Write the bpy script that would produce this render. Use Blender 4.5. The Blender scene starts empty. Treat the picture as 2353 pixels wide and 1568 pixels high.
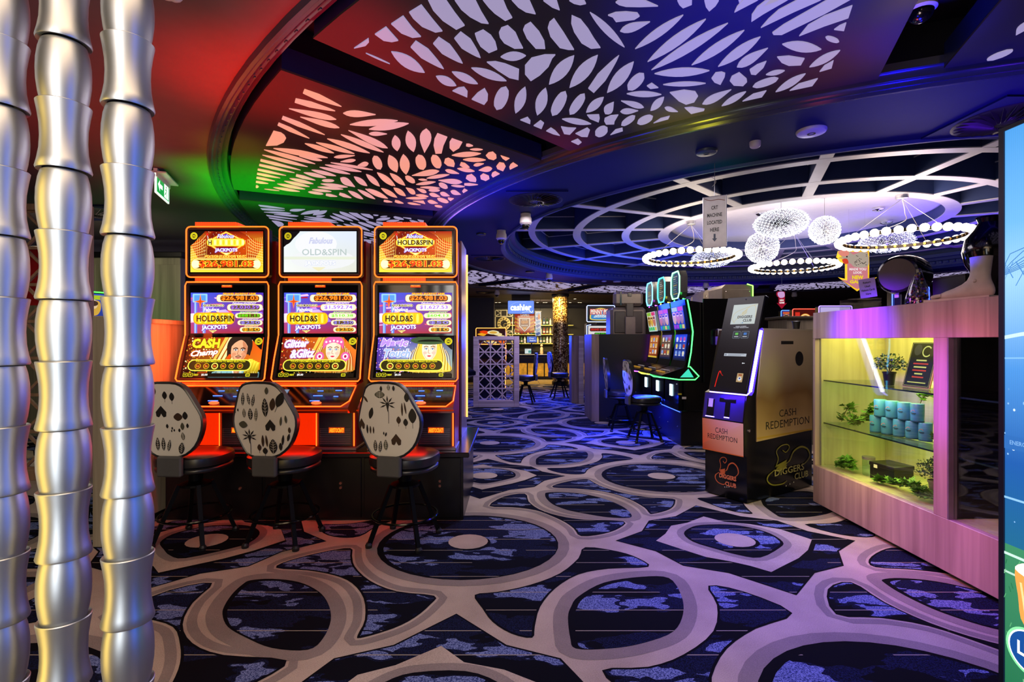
import bpy, bmesh, math, random
from mathutils import Vector, Matrix, noise
random.seed(7)
SC = bpy.context.scene
PI = math.pi
F = 1176.0; CX = 1176.5; CY = 784.0; EYE = 1.4      # photo pinhole, 18 mm on 36 mm
def sr(h, a=1.0):
    h = h.lstrip('#'); r = []
    for i in (0, 2, 4):
        c = int(h[i:i+2], 16)/255.0
        r.append(c/12.92 if c <= 0.04045 else ((c+0.055)/1.055)**2.4)
    return (r[0], r[1], r[2], a)
# ------------------------------------------------------------------ camera
cam = bpy.data.cameras.new('camera'); camo = bpy.data.objects.new('camera', cam)
SC.collection.objects.link(camo); SC.camera = camo
cam.lens = 18.0; cam.sensor_width = 36.0; cam.clip_start = 0.05; cam.clip_end = 100
camo.location = (0, 0, EYE); camo.rotation_euler = (PI/2, 0, 0)
# ------------------------------------------------------------------ view, world
SC.view_settings.view_transform = 'Standard'; SC.view_settings.look = 'None'
SC.view_settings.exposure = 0.0; SC.view_settings.gamma = 1.0; SC.view_settings.use_curve_mapping = False
w = bpy.data.worlds.new('world'); SC.world = w; w.use_nodes = True
w.node_tree.nodes['Background'].inputs[0].default_value = (0.30, 0.32, 0.45, 1)
w.node_tree.nodes['Background'].inputs[1].default_value = 0.15
try:
    SC.cycles.use_denoising = True
    SC.cycles.max_bounces = 6; SC.cycles.diffuse_bounces = 3; SC.cycles.glossy_bounces = 3
    SC.cycles.transmission_bounces = 5; SC.cycles.transparent_max_bounces = 8
    SC.cycles.sample_clamp_indirect = 4.0; SC.cycles.caustics_reflective = False; SC.cycles.caustics_refractive = False
except Exception: pass
# ------------------------------------------------------------------ lights
def lamp(name, kind, loc, col, power, size=0.3, target=None, spot=None, blend=0.6, sizey=None):
    l = bpy.data.lights.new(name, kind); l.color = sr(col)[:3]; l.energy = power
    if kind == 'AREA':
        l.shape = 'RECTANGLE' if sizey else 'SQUARE'; l.size = size
        if sizey: l.size_y = sizey
    else: l.shadow_soft_size = size
    if kind == 'SPOT': l.spot_size = math.radians(spot or 90); l.spot_blend = blend
    o = bpy.data.objects.new(name, l); SC.collection.objects.link(o); o.location = loc
    if target is not None:
        d = Vector(target)-Vector(loc); o.rotation_euler = d.to_track_quat('-Z', 'Y').to_euler()
    return o
DN = lambda x, y: (x, y, 0)
# general house light (warm white) over the foreground and along the aisle
lamp('house_light', 'AREA', (-0.6, 0.5, 2.85), '#ffdcb4', 36, 1.6, DN(-0.6, 0.5))
lamp('house_light', 'AREA', (-1.2, -1.2, 2.8), '#ffdcb8', 46, 2.2, (-0.8, 2.5, 0.6))
lamp('house_light', 'AREA', (0.6, 5.2, 2.86), '#f4e6f0', 46, 1.4, DN(0.6, 5.2))
lamp('house_light', 'AREA', (0.8, 9.5, 2.86), '#8f8cff', 26, 1.6, DN(0.8, 9.5))
lamp('house_light', 'AREA', (-4.6, 3.0, 2.85), '#fff0d8', 16, 1.6, DN(-4.6, 3.0))
# added floating spots without fittings, tinting the ceiling from below
def wash(col, x, y, z, p, cone=85): lamp(col+'_wash', 'SPOT', (x, y, z), {'red': '#ff0804', 'crimson': '#ff0420', 'green': '#10ff18', 'blue': '#0608ff', 'navy': '#0820ff', 'violet': '#6420ff', 'lilac': '#9a60ff', 'yellow': '#e8e030', 'orange': '#ff5a20', 'teal': '#10ff80', 'pink': '#ff5060'}[col], p, 0.12, (x, y, 2.9), cone, 1.0)
wash('red', -2.45, 3.6, 1.6, 50, 110); wash('crimson', -2.3, 2.4, 1.5, 12, 100); wash('red', -3.4, 4.0, 1.6, 24, 120); wash('pink', -1.9, 1.6, 1.4, 6, 120)
wash('green', -3.4, 6.4, 1.7, 8, 130); wash('green', -3.0, 7.2, 1.7, 12, 130)
wash('crimson', -0.85, 2.6, 2.05, 110, 72); wash('red', -1.5, 3.0, 1.9, 170, 75); wash('crimson', -0.45, 3.15, 2.0, 50, 70)
wash('green', -2.5, 5.0, 1.9, 380, 105); wash('yellow', -2.1, 4.0, 2.45, 10, 90); wash('orange', -1.2, 3.6, 2.45, 12, 100)
wash('violet', -1.0, 4.7, 2.0, 130, 95); wash('navy', -0.3, 4.9, 2.0, 150, 80); wash('lilac', -0.7, 5.7, 2.0, 150, 85)
wash('blue', 1.1, 2.3, 1.7, 260, 75); wash('blue', 1.0, 3.0, 2.0, 60, 60); wash('pink', 1.75, 2.75, 2.2, 14, 70); wash('yellow', 1.15, 3.45, 2.3, 26, 75); wash('teal', 1.85, 4.5, 2.3, 8, 75)
wash('blue', 2.6, 3.1, 1.8, 90, 100); wash('violet', 3.4, 3.3, 1.9, 30, 100); wash('navy', -0.1, 6.6, 1.5, 40, 100); wash('navy', -0.6, 8.5, 1.5, 50, 120); wash('navy', 1.0, 4.6, 1.9, 30, 110)
wash('crimson', 0.35, 3.9, 2.4, 10, 80); wash('navy', 1.0, 11.8, 1.5, 160, 130); wash('violet', 5.5, 14.0, 1.6, 220, 140); wash('violet', 10.0, 9.0, 1.6, 220, 140)
# dome: glow of the chandeliers on the white oculus and the beams
lamp('dome_light', 'POINT', (3.9, 7.0, 2.72), '#f8eef4', 22, 0.25)
lamp('dome_light', 'POINT', (4.8, 6.3, 2.66), '#ffe4d0', 85, 0.4)
lamp('dome_light', 'POINT', (2.7, 7.7, 2.66), '#ffe8d0', 45, 0.4)
lamp('dome_light', 'POINT', (4.9, 9.0, 2.66), '#e0e4ff', 22, 0.4)
lamp('dome_blue', 'AREA', (2.4, 10.6, 1.9), '#3858ff', 50, 1.0, (2.6, 10.4, 3.6))  # floating uplights without a fitting, tinting the dome blue
lamp('dome_blue', 'AREA', (6.5, 8.0, 1.9), '#6a50ff', 45, 1.0, (6.5, 8.0, 3.6))
# floor and furniture accents
lamp('blue_underglow', 'AREA', (2.12, 7.4, 0.62), '#1430ff', 170, 0.3, (1.7, 7.4, 0), None, 0.6, 2.2)
lamp('blue_underglow', 'AREA', (1.0, 12.6, 1.6), '#2040ff', 130, 1.2, DN(0.9, 12.0))  # added floating lamp tinting the far aisle floor
lamp('violet_spot', 'SPOT', (1.7, 3.0, 2.8), '#6030ff', 260, 0.1, DN(1.7, 3.1), 62, 0.9)
lamp('violet_spot', 'SPOT', (1.3, 1.9, 2.8), '#8060ff', 130, 0.1, DN(1.5, 2.3), 70, 0.9)
lamp('pink_case_fill', 'SPOT', (1.0, 2.7, 1.7), '#ff6a98', 150, 0.25, (2.6, 3.05, 0.7), 62, 0.7)  # added spot without a fitting, tints the cabinet front pink
lamp('violet_case_fill', 'SPOT', (1.2, 3.0, 1.3), '#9038ff', 130, 0.1, (2.6, 3.08, 1.1), 34, 0.9)  # added spot without a fitting, tints the cabinet post violet
lamp('divider_glow', 'AREA', (-2.60, 4.0, 1.35), '#ff5a18', 4.5, 0.25, (-2.8, 4.2, 1.3), None, 0.6, 0.7)
lamp('wall_green', 'SPOT', (-5.6, 6.2, 1.5), '#30ff50', 16, 0.2, (-5.5, 7.5, 1.7), 80, 1.0)
lamp('wall_fill', 'AREA', (-5.0, 5.6, 2.8), '#fff0d0', 26, 0.6, (-5.2, 7.5, 1.8))  # added area lamp brightening the panelled wall
lamp('kiosk_fill', 'SPOT', (0.9, 2.2, 2.7), '#ffe8cc', 130, 0.15, (2.35, 4.55, 0.9), 36, 0.8)  # added spot brightening the kiosk side and front
lamp('bank_fill', 'SPOT', (2.2, 5.6, 2.8), '#ffe4c8', 60, 0.15, (2.7, 8.5, 1.9), 45, 0.8)  # added spot brightening the grey machine backs
lamp('blue_wash', 'SPOT', (1.98, 2.55, 2.1), '#0810ff', 90, 0.1, (1.98, 2.45, 3.25), 50, 1.0)  # added spot filling the recess gap with blue
lamp('sign_fill', 'SPOT', (1.0, 2.6, 2.2), '#fff4ec', 26, 0.05, (1.7, 4.3, 2.4), 16, 0.6)  # added spot to lift the hanging paper sign out of the dark
lamp('camera_fill', 'POINT', (1.75, 2.25, 2.75), '#ffe0d8', 1.2, 0.05)  # added fill for the white camera housing at the top right
lamp('screen_light', 'SPOT', (0.6, 10.0, 2.6), '#d8c8ff', 170, 0.1, (-0.3, 10.9, 0.9), 60, 0.8)  # added spot brightening the lattice screen
lamp('violet_case_fill', 'SPOT', (1.7, 3.9, 1.9), '#6a14ff', 420, 0.08, (2.6, 3.8, 1.48), 46, 0.9)  # added spot standing in for kiosk LED spill on the fascia
lamp('red_underglow', 'AREA', (-1.6, 3.86, 0.84), '#ff1800', 9, 2.0, (-1.6, 3.5, 0.5), None, 0.6, 0.1)
# added area lamps without fittings, lighting the metal columns
lamp('column_yellow', 'AREA', (-1.62, 0.95, 1.1), '#ffd464', 9, 0.3, (-1.30, 1.3, 1.1), None, 0.6, 1.9)
lamp('column_white', 'AREA', (-1.0, 0.1, 1.5), '#f4fbff', 21, 0.45, (-1.15, 1.3, 1.4), None, 0.6, 2.2)
lamp('column_blue', 'AREA', (0.25, 0.7, 1.4), '#4070f0', 9, 0.3, (-0.95, 1.3, 1.3), None, 0.6, 2.0)
# bar
lamp('bar_light', 'AREA', (1.0, 17.5, 2.8), '#ffd890', 130, 1.5, DN(1.0, 17.5))
lamp('bar_light', 'SPOT', (1.2, 15.3, 2.7), '#ffd060', 420, 0.05, (1.55, 16.4, 2.4), 50, 0.8)
lamp('bar_light', 'AREA', (0.8, 18.2, 2.3), '#ffe8c0', 80, 1.2, (0.8, 19.6, 1.5))
# ================================================================== helpers
C = SC.collection
def _nodes(m):
    m.use_nodes = True; nt = m.node_tree
    return nt, nt.nodes['Principled BSDF']
MATS = {}
def mat(name, col='#808080', rough=0.5, metal=0.0, emit=None, es=1.0, var=0.08, scale=12.0, bump=0.0, spec=None, sample=True, trans=0.0, coat=0.0, alpha=1.0):
    """procedural principled: base colour broken up by noise, optional bump and emission"""
    if name in MATS: return MATS[name]
    m = bpy.data.materials.new(name); nt, b = _nodes(m)
    c = sr(col) if isinstance(col, str) else tuple(col)+((1,) if len(col) == 3 else ())
    tc = nt.nodes.new('ShaderNodeTexCoord'); nz = nt.nodes.new('ShaderNodeTexNoise')
    nz.inputs['Scale'].default_value = scale; nz.inputs['Detail'].default_value = 3
    nt.links.new(tc.outputs['Object'], nz.inputs['Vector'])
    rp = nt.nodes.new('ShaderNodeValToRGB')
    rp.color_ramp.elements[0].position = 0.3; rp.color_ramp.elements[1].position = 0.7
    rp.color_ramp.elements[0].color = (c[0]*(1-var), c[1]*(1-var), c[2]*(1-var), 1)
    rp.color_ramp.elements[1].color = (min(1, c[0]*(1+var)), min(1, c[1]*(1+var)), min(1, c[2]*(1+var)), 1)
    nt.links.new(nz.outputs['Fac'], rp.inputs['Fac']); nt.links.new(rp.outputs['Color'], b.inputs['Base Color'])
    b.inputs['Roughness'].default_value = rough; b.inputs['Metallic'].default_value = metal
    if spec is not None: b.inputs['Specular IOR Level'].default_value = spec
    if coat: b.inputs['Coat Weight'].default_value = coat; b.inputs['Coat Roughness'].default_value = 0.1
    if trans: b.inputs['Transmission Weight'].default_value = trans
    if alpha < 1: b.inputs['Alpha'].default_value = alpha
    if emit:
        b.inputs['Emission Color'].default_value = sr(emit) if isinstance(emit, str) else tuple(emit)+(1,)
        b.inputs['Emission Strength'].default_value = es
    if bump:
        bp = nt.nodes.new('ShaderNodeBump'); bp.inputs['Strength'].default_value = bump; bp.inputs['Distance'].default_value = 0.01
        nt.links.new(nz.outputs['Fac'], bp.inputs['Height']); nt.links.new(bp.outputs['Normal'], b.inputs['Normal'])
    if not sample: m.cycles.emission_sampling = 'NONE'
    MATS[name] = m; return m
def wood(name, c1, c2, axis='Z', rough=0.45, scale=1.0):
    if name in MATS: return MATS[name]
    m = bpy.data.materials.new(name); nt, b = _nodes(m)
    tc = nt.nodes.new('ShaderNodeTexCoord'); mp = nt.nodes.new('ShaderNodeMapping')
    s = [26*scale]*3; s['XYZ'.index(axis)] = 1.1*scale; mp.inputs['Scale'].default_value = s
    nt.links.new(tc.outputs['Object'], mp.inputs['Vector'])
    nz = nt.nodes.new('ShaderNodeTexNoise'); nz.inputs['Scale'].default_value = 1.0; nz.inputs['Detail'].default_value = 6; nz.inputs['Distortion'].default_value = 0.5
    nt.links.new(mp.outputs['Vector'], nz.inputs['Vector'])
    mp2 = nt.nodes.new('ShaderNodeMapping'); s2 = [5*scale]*3; s2['XYZ'.index(axis)] = 0.12; mp2.inputs['Scale'].default_value = s2
    nt.links.new(tc.outputs['Object'], mp2.inputs['Vector'])
    n2 = nt.nodes.new('ShaderNodeTexNoise'); n2.inputs['Scale'].default_value = 1.0; n2.inputs['Detail'].default_value = 1
    nt.links.new(mp2.outputs['Vector'], n2.inputs['Vector'])
    mx = nt.nodes.new('ShaderNodeMath'); mx.operation = 'MULTIPLY_ADD'; mx.inputs[1].default_value = 0.6
    nt.links.new(nz.outputs['Fac'], mx.inputs[0])
    m3 = nt.nodes.new('ShaderNodeMath'); m3.operation = 'MULTIPLY'; m3.inputs[1].default_value = 0.4
    nt.links.new(n2.outputs['Fac'], m3.inputs[0]); nt.links.new(m3.outputs[0], mx.inputs[2])
    rp = nt.nodes.new('ShaderNodeValToRGB'); rp.color_ramp.elements[0].position = 0.36; rp.color_ramp.elements[1].position = 0.62
    rp.color_ramp.elements[0].color = sr(c1); rp.color_ramp.elements[1].color = sr(c2)
    nt.links.new(mx.outputs[0], rp.inputs['Fac']); nt.links.new(rp.outputs['Color'], b.inputs['Base Color'])
    b.inputs['Roughness'].default_value = rough
    MATS[name] = m; return m
def attr_mat(name, emissive=True, es=1.0, rough=0.3):
    if name in MATS: return MATS[name]
    m = bpy.data.materials.new(name); nt, b = _nodes(m)
    a = nt.nodes.new('ShaderNodeAttribute'); a.attribute_name = 'Col'
    if emissive:
        nt.links.new(a.outputs['Color'], b.inputs['Emission Color']); b.inputs['Emission Strength'].default_value = es
        b.inputs['Base Color'].default_value = (0.005, 0.005, 0.005, 1); m.cycles.emission_sampling = 'NONE'
        b.inputs['Specular IOR Level'].default_value = 0.2
    else:
        nt.links.new(a.outputs['Color'], b.inputs['Base Color'])
    b.inputs['Roughness'].default_value = rough
    MATS[name] = m; return m
def glass(name, tint=(0.9, 1, 0.95), refl=0.12, op=0.06):
    """thin pane: mostly see-through with a real fresnel-like reflection"""
    if name in MATS: return MATS[name]
    m = bpy.data.materials.new(name); m.use_nodes = True; nt = m.node_tree; nt.nodes.clear()
    o = nt.nodes.new('ShaderNodeOutputMaterial'); t = nt.nodes.new('ShaderNodeBsdfTransparent'); g = nt.nodes.new('ShaderNodeBsdfGlossy')
    t.inputs[0].default_value = tint+(1,); g.inputs['Roughness'].default_value = 0.02
    fr = nt.nodes.new('ShaderNodeLayerWeight'); fr.inputs[0].default_value = 0.5
    pw = nt.nodes.new('ShaderNodeMath'); pw.operation = 'POWER'; pw.inputs[1].default_value = 4.0; nt.links.new(fr.outputs['Facing'], pw.inputs[0])
    ad = nt.nodes.new('ShaderNodeMath'); ad.operation = 'MULTIPLY_ADD'; ad.inputs[1].default_value = 0.8; ad.inputs[2].default_value = refl
    mx = nt.nodes.new('ShaderNodeMixShader')
    nt.links.new(pw.outputs[0], ad.inputs[0]); nt.links.new(ad.outputs[0], mx.inputs[0])
    nt.links.new(t.outputs[0], mx.inputs[1]); nt.links.new(g.outputs[0], mx.inputs[2]); nt.links.new(mx.outputs[0], o.inputs[0])
    MATS[name] = m; return m

class MB:
    def __init__(s): s.v = []; s.f = []; s.sm = False
    def add(s, vs, fs):
        n = len(s.v); s.v += [tuple(v) for v in vs]; s.f += [tuple(i+n for i in f) for f in fs]; return s
    def box(s, x0, x1, y0, y1, z0, z1, b=0.0, M=None):
        """box, chamfered on all edges when b > 0"""
        if b <= 0:
            vs = [(x, y, z) for x in (x0, x1) for y in (y0, y1) for z in (z0, z1)]
            fs = [(0, 1, 3, 2), (4, 6, 7, 5), (0, 4, 5, 1), (2, 3, 7, 6), (0, 2, 6, 4), (1, 5, 7, 3)]
        else:
            cx, cy, cz = (x0+x1)/2, (y0+y1)/2, (z0+z1)/2; hx, hy, hz = abs(x1-x0)/2, abs(y1-y0)/2, abs(z1-z0)/2
            b = min(b, hx*.9, hy*.9, hz*.9)
            vs = []; idx = {}
            for sx in (-1, 1):
                for sy in (-1, 1):
                    for sz in (-1, 1):
                        for k in range(3):
                            d = [hx-b, hy-b, hz-b]; d[k] = (hx, hy, hz)[k]
                            idx[(sx, sy, sz, k)] = len(vs); vs.append((cx+sx*d[0], cy+sy*d[1], cz+sz*d[2]))
            fs = []
            for k in range(3):
                for sg in (-1, 1):
                    o = [i for i in range(3) if i != k]; q = []
                    for a, c in ((-1, -1), (1, -1), (1, 1), (-1, 1)):
                        t = [0, 0, 0]; t[k] = sg; t[o[0]] = a; t[o[1]] = c; q.append(idx[(t[0], t[1], t[2], k)])
                    fs.append(tuple(q))
            for k in range(3):
                o = [i for i in range(3) if i != k]
                for a in (-1, 1):
                    for c in (-1, 1):
                        t0 = [0, 0, 0]; t0[k] = -1; t0[o[0]] = a; t0[o[1]] = c; t1 = list(t0); t1[k] = 1
                        fs.append((idx[tuple(t0)+(o[0],)], idx[tuple(t1)+(o[0],)], idx[tuple(t1)+(o[1],)], idx[tuple(t0)+(o[1],)]))
            for sx in (-1, 1):
                for sy in (-1, 1):
                    for sz in (-1, 1): fs.append(tuple(idx[(sx, sy, sz, k)] for k in range(3)))
        if M is not None: vs = [M @ Vector(v) for v in vs]
        return s.add(vs, fs)
    def bar(s, p, q, w, t, up=(0, 0, 1)):
        p = Vector(p); q = Vector(q); d = (q-p); L = d.length; d.normalize(); u = Vector(up)
        a = d.cross(u)
        if a.length < 1e-4: a = d.cross(Vector((1, 0, 0)))
        a.normalize(); c = a.cross(d).normalized(); vs = []
        for r in (p, q):
            for i, j in ((-1, -1), (1, -1), (1, 1), (-1, 1)): vs.append(r+a*(i*w/2)+c*(j*t/2))
        return s.add(vs, [(0, 1, 2, 3), (7, 6, 5, 4), (0, 4, 5, 1), (1, 5, 6, 2), (2, 6, 7, 3), (3, 7, 4, 0)])
    def tube(s, pts, r, n=8, closed=False, taper=None):
        pts = [Vector(p) for p in pts]; m = len(pts); rings = []; prev = None
        for i, p in enumerate(pts):
            if closed: d = pts[(i+1) % m]-pts[i-1]
            else: d = pts[min(i+1, m-1)]-pts[max(i-1, 0)]
            if d.length < 1e-9: d = Vector((0, 0, 1))
            d.normalize()
            if prev is None:
                u = d.cross(Vector((0, 0, 1)))
                if u.length < 1e-3: u = d.cross(Vector((0, 1, 0)))
            else:
                u = prev - d*prev.dot(d)
            u.normalize(); prev = u; v = d.cross(u); rr = r if taper is None else taper[i]
            rings.append([p+u*(rr*math.cos(2*PI*k/n))+v*(rr*math.sin(2*PI*k/n)) for k in range(n)])
        vs = [q for rg in rings for q in rg]; fs = []
        for i in range(m if closed else m-1):
            j = (i+1) % m
            for k in range(n): fs.append((i*n+k, i*n+(k+1) % n, j*n+(k+1) % n, j*n+k))
        if not closed: fs.append(tuple(range(n-1, -1, -1))); fs.append(tuple((m-1)*n+k for k in range(n)))
        return s.add(vs, fs)
    def lathe(s, prof, n=24, c=(0, 0, 0), a0=0.0, a1=2*PI, cap=True, M=None):
        full = abs(a1-a0-2*PI) < 1e-6; k = n if full else n+1; vs = []; m = len(prof)
        for i in range(k):
            a = a0+(a1-a0)*i/n
            for r, z in prof: vs.append((c[0]+r*math.cos(a), c[1]+r*math.sin(a), c[2]+z))
        fs = []
        for i in range(n):
            j = (i+1) % k
            for q in range(m-1): fs.append((i*m+q, j*m+q, j*m+q+1, i*m+q+1))
        if cap and full:
            if prof[0][0] > 1e-6: fs.append(tuple(i*m for i in range(k))[::-1])
            if prof[-1][0] > 1e-6: fs.append(tuple(i*m+m-1 for i in range(k)))
        if M is not None: vs = [M @ Vector(v) for v in vs]
        return s.add(vs, fs)
    def prism(s, poly, z0, z1, fn=None):
        """extrude a 2D polygon; fn maps (a, b, t) to 3D"""
        fn = fn or (lambda a, b, t: (a, b, t)); n = len(poly)
        vs = [fn(a, b, z0) for a, b in poly]+[fn(a, b, z1) for a, b in poly]
        fs = [tuple(range(n))[::-1], tuple(range(n, 2*n))]+[(i, (i+1) % n, n+(i+1) % n, n+i) for i in range(n)]
        return s.add(vs, fs)
    def ball(s, c, r, n=12, m=8, sc=(1, 1, 1)):
        prof = [(r*math.sin(PI*i/m), -r*math.cos(PI*i/m)) for i in range(m+1)]
        vs = []; fs = []
        for i in range(n):
            a = 2*PI*i/n
            for q in range(1, m): vs.append((c[0]+sc[0]*prof[q][0]*math.cos(a), c[1]+sc[1]*prof[q][0]*math.sin(a), c[2]+sc[2]*prof[q][1]))
        b = len(vs); vs += [(c[0], c[1], c[2]-r*sc[2]), (c[0], c[1], c[2]+r*sc[2])]; k = m-1
        for i in range(n):
            j = (i+1) % n
            for q in range(k-1): fs.append((i*k+q, j*k+q, j*k+q+1, i*k+q+1))
            fs.append((b, j*k, i*k)); fs.append((b+1, i*k+k-1, j*k+k-1))
        return s.add(vs, fs)
    def mesh(s, name, m, smooth=False):
        me = bpy.data.meshes.new(name); me.from_pydata([tuple(v) for v in s.v], [], s.f)
        bm = bmesh.new(); bm.from_mesh(me); bmesh.ops.recalc_face_normals(bm, faces=bm.faces); bm.to_mesh(me); bm.free()
        if m is not None: me.materials.append(m)
        if smooth:
            me.polygons.foreach_set('use_smooth', [True]*len(me.polygons))
            try: me.set_sharp_from_angle(angle=math.radians(40))
            except Exception: pass
        me.update(); return me
    def build(s, name, m, parent=None, smooth=False, kind=None, label=None):
        return put(name, s.mesh(name, m, smooth), parent, kind=kind, label=label)
def put(name, me, parent=None, loc=None, rot=None, kind=None, label=None):
    o = bpy.data.objects.new(name, me); C.objects.link(o)
    if parent is not None: o.parent = parent
    if loc: o.location = loc
    if rot: o.rotation_euler = rot
    if kind: o['kind'] = kind
    if label: o['label'] = label
    return o
def tag(o, label, cat, group=None, kind=None):
    o['label'] = label; o['category'] = cat
    if group: o['group'] = group
    if kind: o['kind'] = kind
    return o
def thing(name, label, cat, loc=(0, 0, 0), rz=0.0, group=None, rot=None):
    o = bpy.data.objects.new(name, None); C.objects.link(o); o.empty_display_size = 0.1
    o.location = loc; o.rotation_euler = rot or (0, 0, rz); return tag(o, label, cat, group)
KIDS = {}
def dup(root, loc, rz=None, label=None, group=None):
    def rec(o, par):
        c = o.copy(); C.objects.link(c)
        if par is not None: c.parent = par
        for ch in [k for k in list(o.children)]: rec(ch, c)
        return c
    r = rec(root, None); r.location = loc
    if rz is not None: r.rotation_euler = (0, 0, rz)
    if label: r['label'] = label
    if group: r['group'] = group
    return r
def struct(name, mb, m, parent=None, smooth=False): return mb.build(name, m, parent, smooth, kind='structure')
def spline(pts, k=6, closed=True):
    n = len(pts); out = []
    for i in range(n if closed else n-1):
        if closed: p0, p1, p2, p3 = pts[i-1], pts[i], pts[(i+1) % n], pts[(i+2) % n]
        else: p0, p1, p2, p3 = pts[max(i-1, 0)], pts[i], pts[i+1], pts[min(i+2, n-1)]
        for j in range(k):
            t = j/k; t2 = t*t; t3 = t2*t
            out.append(tuple(0.5*((2*b)+(-a+c)*t+(2*a-5*b+4*c-d)*t2+(-a+3*b-3*c+d)*t3) for a, b, c, d in zip(p0, p1, p2, p3)))
    if not closed: out.append(tuple(pts[-1]))
    return out
# ---------- writing: glyph outlines of the built-in font, filled, fitted into a box
_TC = {}
def glyphs(txt, off=0.0, shear=0.0):
    k = (txt, off, shear)
    if k in _TC: return _TC[k]
    cu = bpy.data.curves.new('g', 'FONT'); cu.body = txt; cu.offset = off; cu.shear = shear; cu.resolution_u = 2; cu.fill_mode = 'FRONT'
    ob = bpy.data.objects.new('g', cu); me = ob.to_mesh()
    vs = [(v.co.x, v.co.y) for v in me.vertices]; fs = [tuple(p.vertices) for p in me.polygons]
    ob.to_mesh_clear(); bpy.data.objects.remove(ob); bpy.data.curves.remove(cu)
    _TC[k] = (vs, fs); return vs, fs
class Art:
    """flat printed or lit artwork: coloured shapes on a W x H sheet, y down, later shapes lie on top"""
    EPS = 6e-5
    def __init__(s, W, H): s.W = W; s.H = H; s.v = []; s.c = []; s.f = []; s.l = 0
    def _add(s, pts, faces, col):
        s.l += 1; n = len(s.v); multi = isinstance(col, list)
        for i, (x, y) in enumerate(pts):
            s.v.append((min(max(x, 0), s.W), min(max(y, 0), s.H), s.l)); s.c.append(col[i] if multi else col)
        s.f += [tuple(n+i for i in f) for f in faces]
    def poly(s, pts, col): s._add(pts, [tuple(range(len(pts)))], sr(col) if isinstance(col, str) else [sr(c) for c in col]); return s
    def rect(s, x0, y0, x1, y1, col, r=0.0):
        if r <= 0: return s.poly([(x0, y0), (x1, y0), (x1, y1), (x0, y1)], col)
        r = min(r, (x1-x0)/2, (y1-y0)/2); p = []
        for cx, cy, a in ((x1-r, y0+r, -90), (x1-r, y1-r, 0), (x0+r, y1-r, 90), (x0+r, y0+r, 180)):
            for i in range(6): t = math.radians(a+i*18); p.append((cx+r*math.cos(t), cy+r*math.sin(t)))
        return s.poly(p, col)
    def grad(s, x0, y0, x1, y1, ctop, cbot, cols=None):
        return s.poly([(x0, y0), (x1, y0), (x1, y1), (x0, y1)], cols or [ctop, ctop, cbot, cbot])
    def ell(s, cx, cy, rx, ry, col, n=20, a0=0, a1=360):
        return s.poly([(cx+rx*math.cos(math.radians(a0+(a1-a0)*i/n)), cy+ry*math.sin(math.radians(a0+(a1-a0)*i/n))) for i in range(n + (0 if a1-a0 == 360 else 1))], col)
    def blob(s, pts, col, k=4): return s.poly(spline(pts, k), col)
    def ring(s, cx, cy, rx, ry, wd, col, n=24):
        p = [(cx+rx*math.cos(2*PI*i/n), cy+ry*math.sin(2*PI*i/n)) for i in range(n)]; return s.stroke(p, wd, col, closed=True)
    def stroke(s, pts, wd, col, closed=False, sm=0):
        if sm: pts = spline(pts, sm, closed)
        m = len(pts); L = []; R = []
        for i in range(m):
            a = pts[i-1] if (closed or i > 0) else pts[i]; b = pts[(i+1) % m] if (closed or i < m-1) else pts[i]
            dx, dy = b[0]-a[0], b[1]-a[1]; d = math.hypot(dx, dy) or 1; w_ = wd[i*len(wd)//m] if isinstance(wd, (list, tuple)) else wd
            L.append((pts[i][0]-dy/d*w_/2, pts[i][1]+dx/d*w_/2)); R.append((pts[i][0]+dy/d*w_/2, pts[i][1]-dx/d*w_/2))
        fs = [(i, (i+1) % m, m+(i+1) % m, m+i) for i in range(m if closed else m-1)]
        s._add(L+R, fs, sr(col)); return s
    def outline(s, x0, y0, x1, y1, wd, col, r=4):
        p = []
        r = min(r, (x1-x0)/2-.01, (y1-y0)/2-.01)
        for cx, cy, a in ((x1-r, y0+r, -90), (x1-r, y1-r, 0), (x0+r, y1-r, 90), (x0+r, y0+r, 180)):
            for i in range(5): t = math.radians(a+i*22.5); p.append((cx+r*math.cos(t), cy+r*math.sin(t)))
        return s.stroke(p, wd, col, closed=True)
    def text(s, t, x0, y0, x1, y1, col, off=0.0, shear=0.0, rot=0.0, out=None, ow=0.03):
        """fit the string's bounding box to the given box"""
        if out: s.text(t, x0-ow*(y1-y0), y0-ow*(y1-y0), x1+ow*(y1-y0), y1+ow*(y1-y0), out, off+ow, shear, rot)
        vs, fs = glyphs(t, off, shear)
        if not vs: return s
        ax = min(v[0] for v in vs); bx = max(v[0] for v in vs); ay = min(v[1] for v in vs); by = max(v[1] for v in vs)
        cx, cy = (x0+x1)/2, (y0+y1)/2; cr, sn = math.cos(math.radians(rot)), math.sin(math.radians(rot)); P = []
        for x, y in vs:
            X = x0+(x-ax)/(bx-ax)*(x1-x0)-cx; Y = y1-(y-ay)/(by-ay)*(y1-y0)-cy
            P.append((cx+X*cr-Y*sn, cy+X*sn+Y*cr))
        s._add(P, fs, sr(col)); return s
    def build(s, name, m, parent, O, U, V, lift=0.001, label=None, eps=None):
        O = Vector(O); U = Vector(U); V = Vector(V); N = V.cross(U).normalized(); e = eps or s.EPS
        vs = [O+U*(x/s.W)+V*(y/s.H)+N*(lift+l*e) for x, y, l in s.v]
        me = bpy.data.meshes.new(name); me.from_pydata([tuple(v) for v in vs], [], s.f)
        ca = me.color_attributes.new('Col', 'FLOAT_COLOR', 'POINT')
        ca.data.foreach_set('color', [q for c in s.c for q in c])
        me.materials.append(m); me.update(); return put(name, me, parent, label=label)
LIT = attr_mat('screen_light', True, 1.45); PRINT = attr_mat('printed_ink', False, rough=0.5); DIMLIT = attr_mat('screen_dim', True, 0.55)
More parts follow.
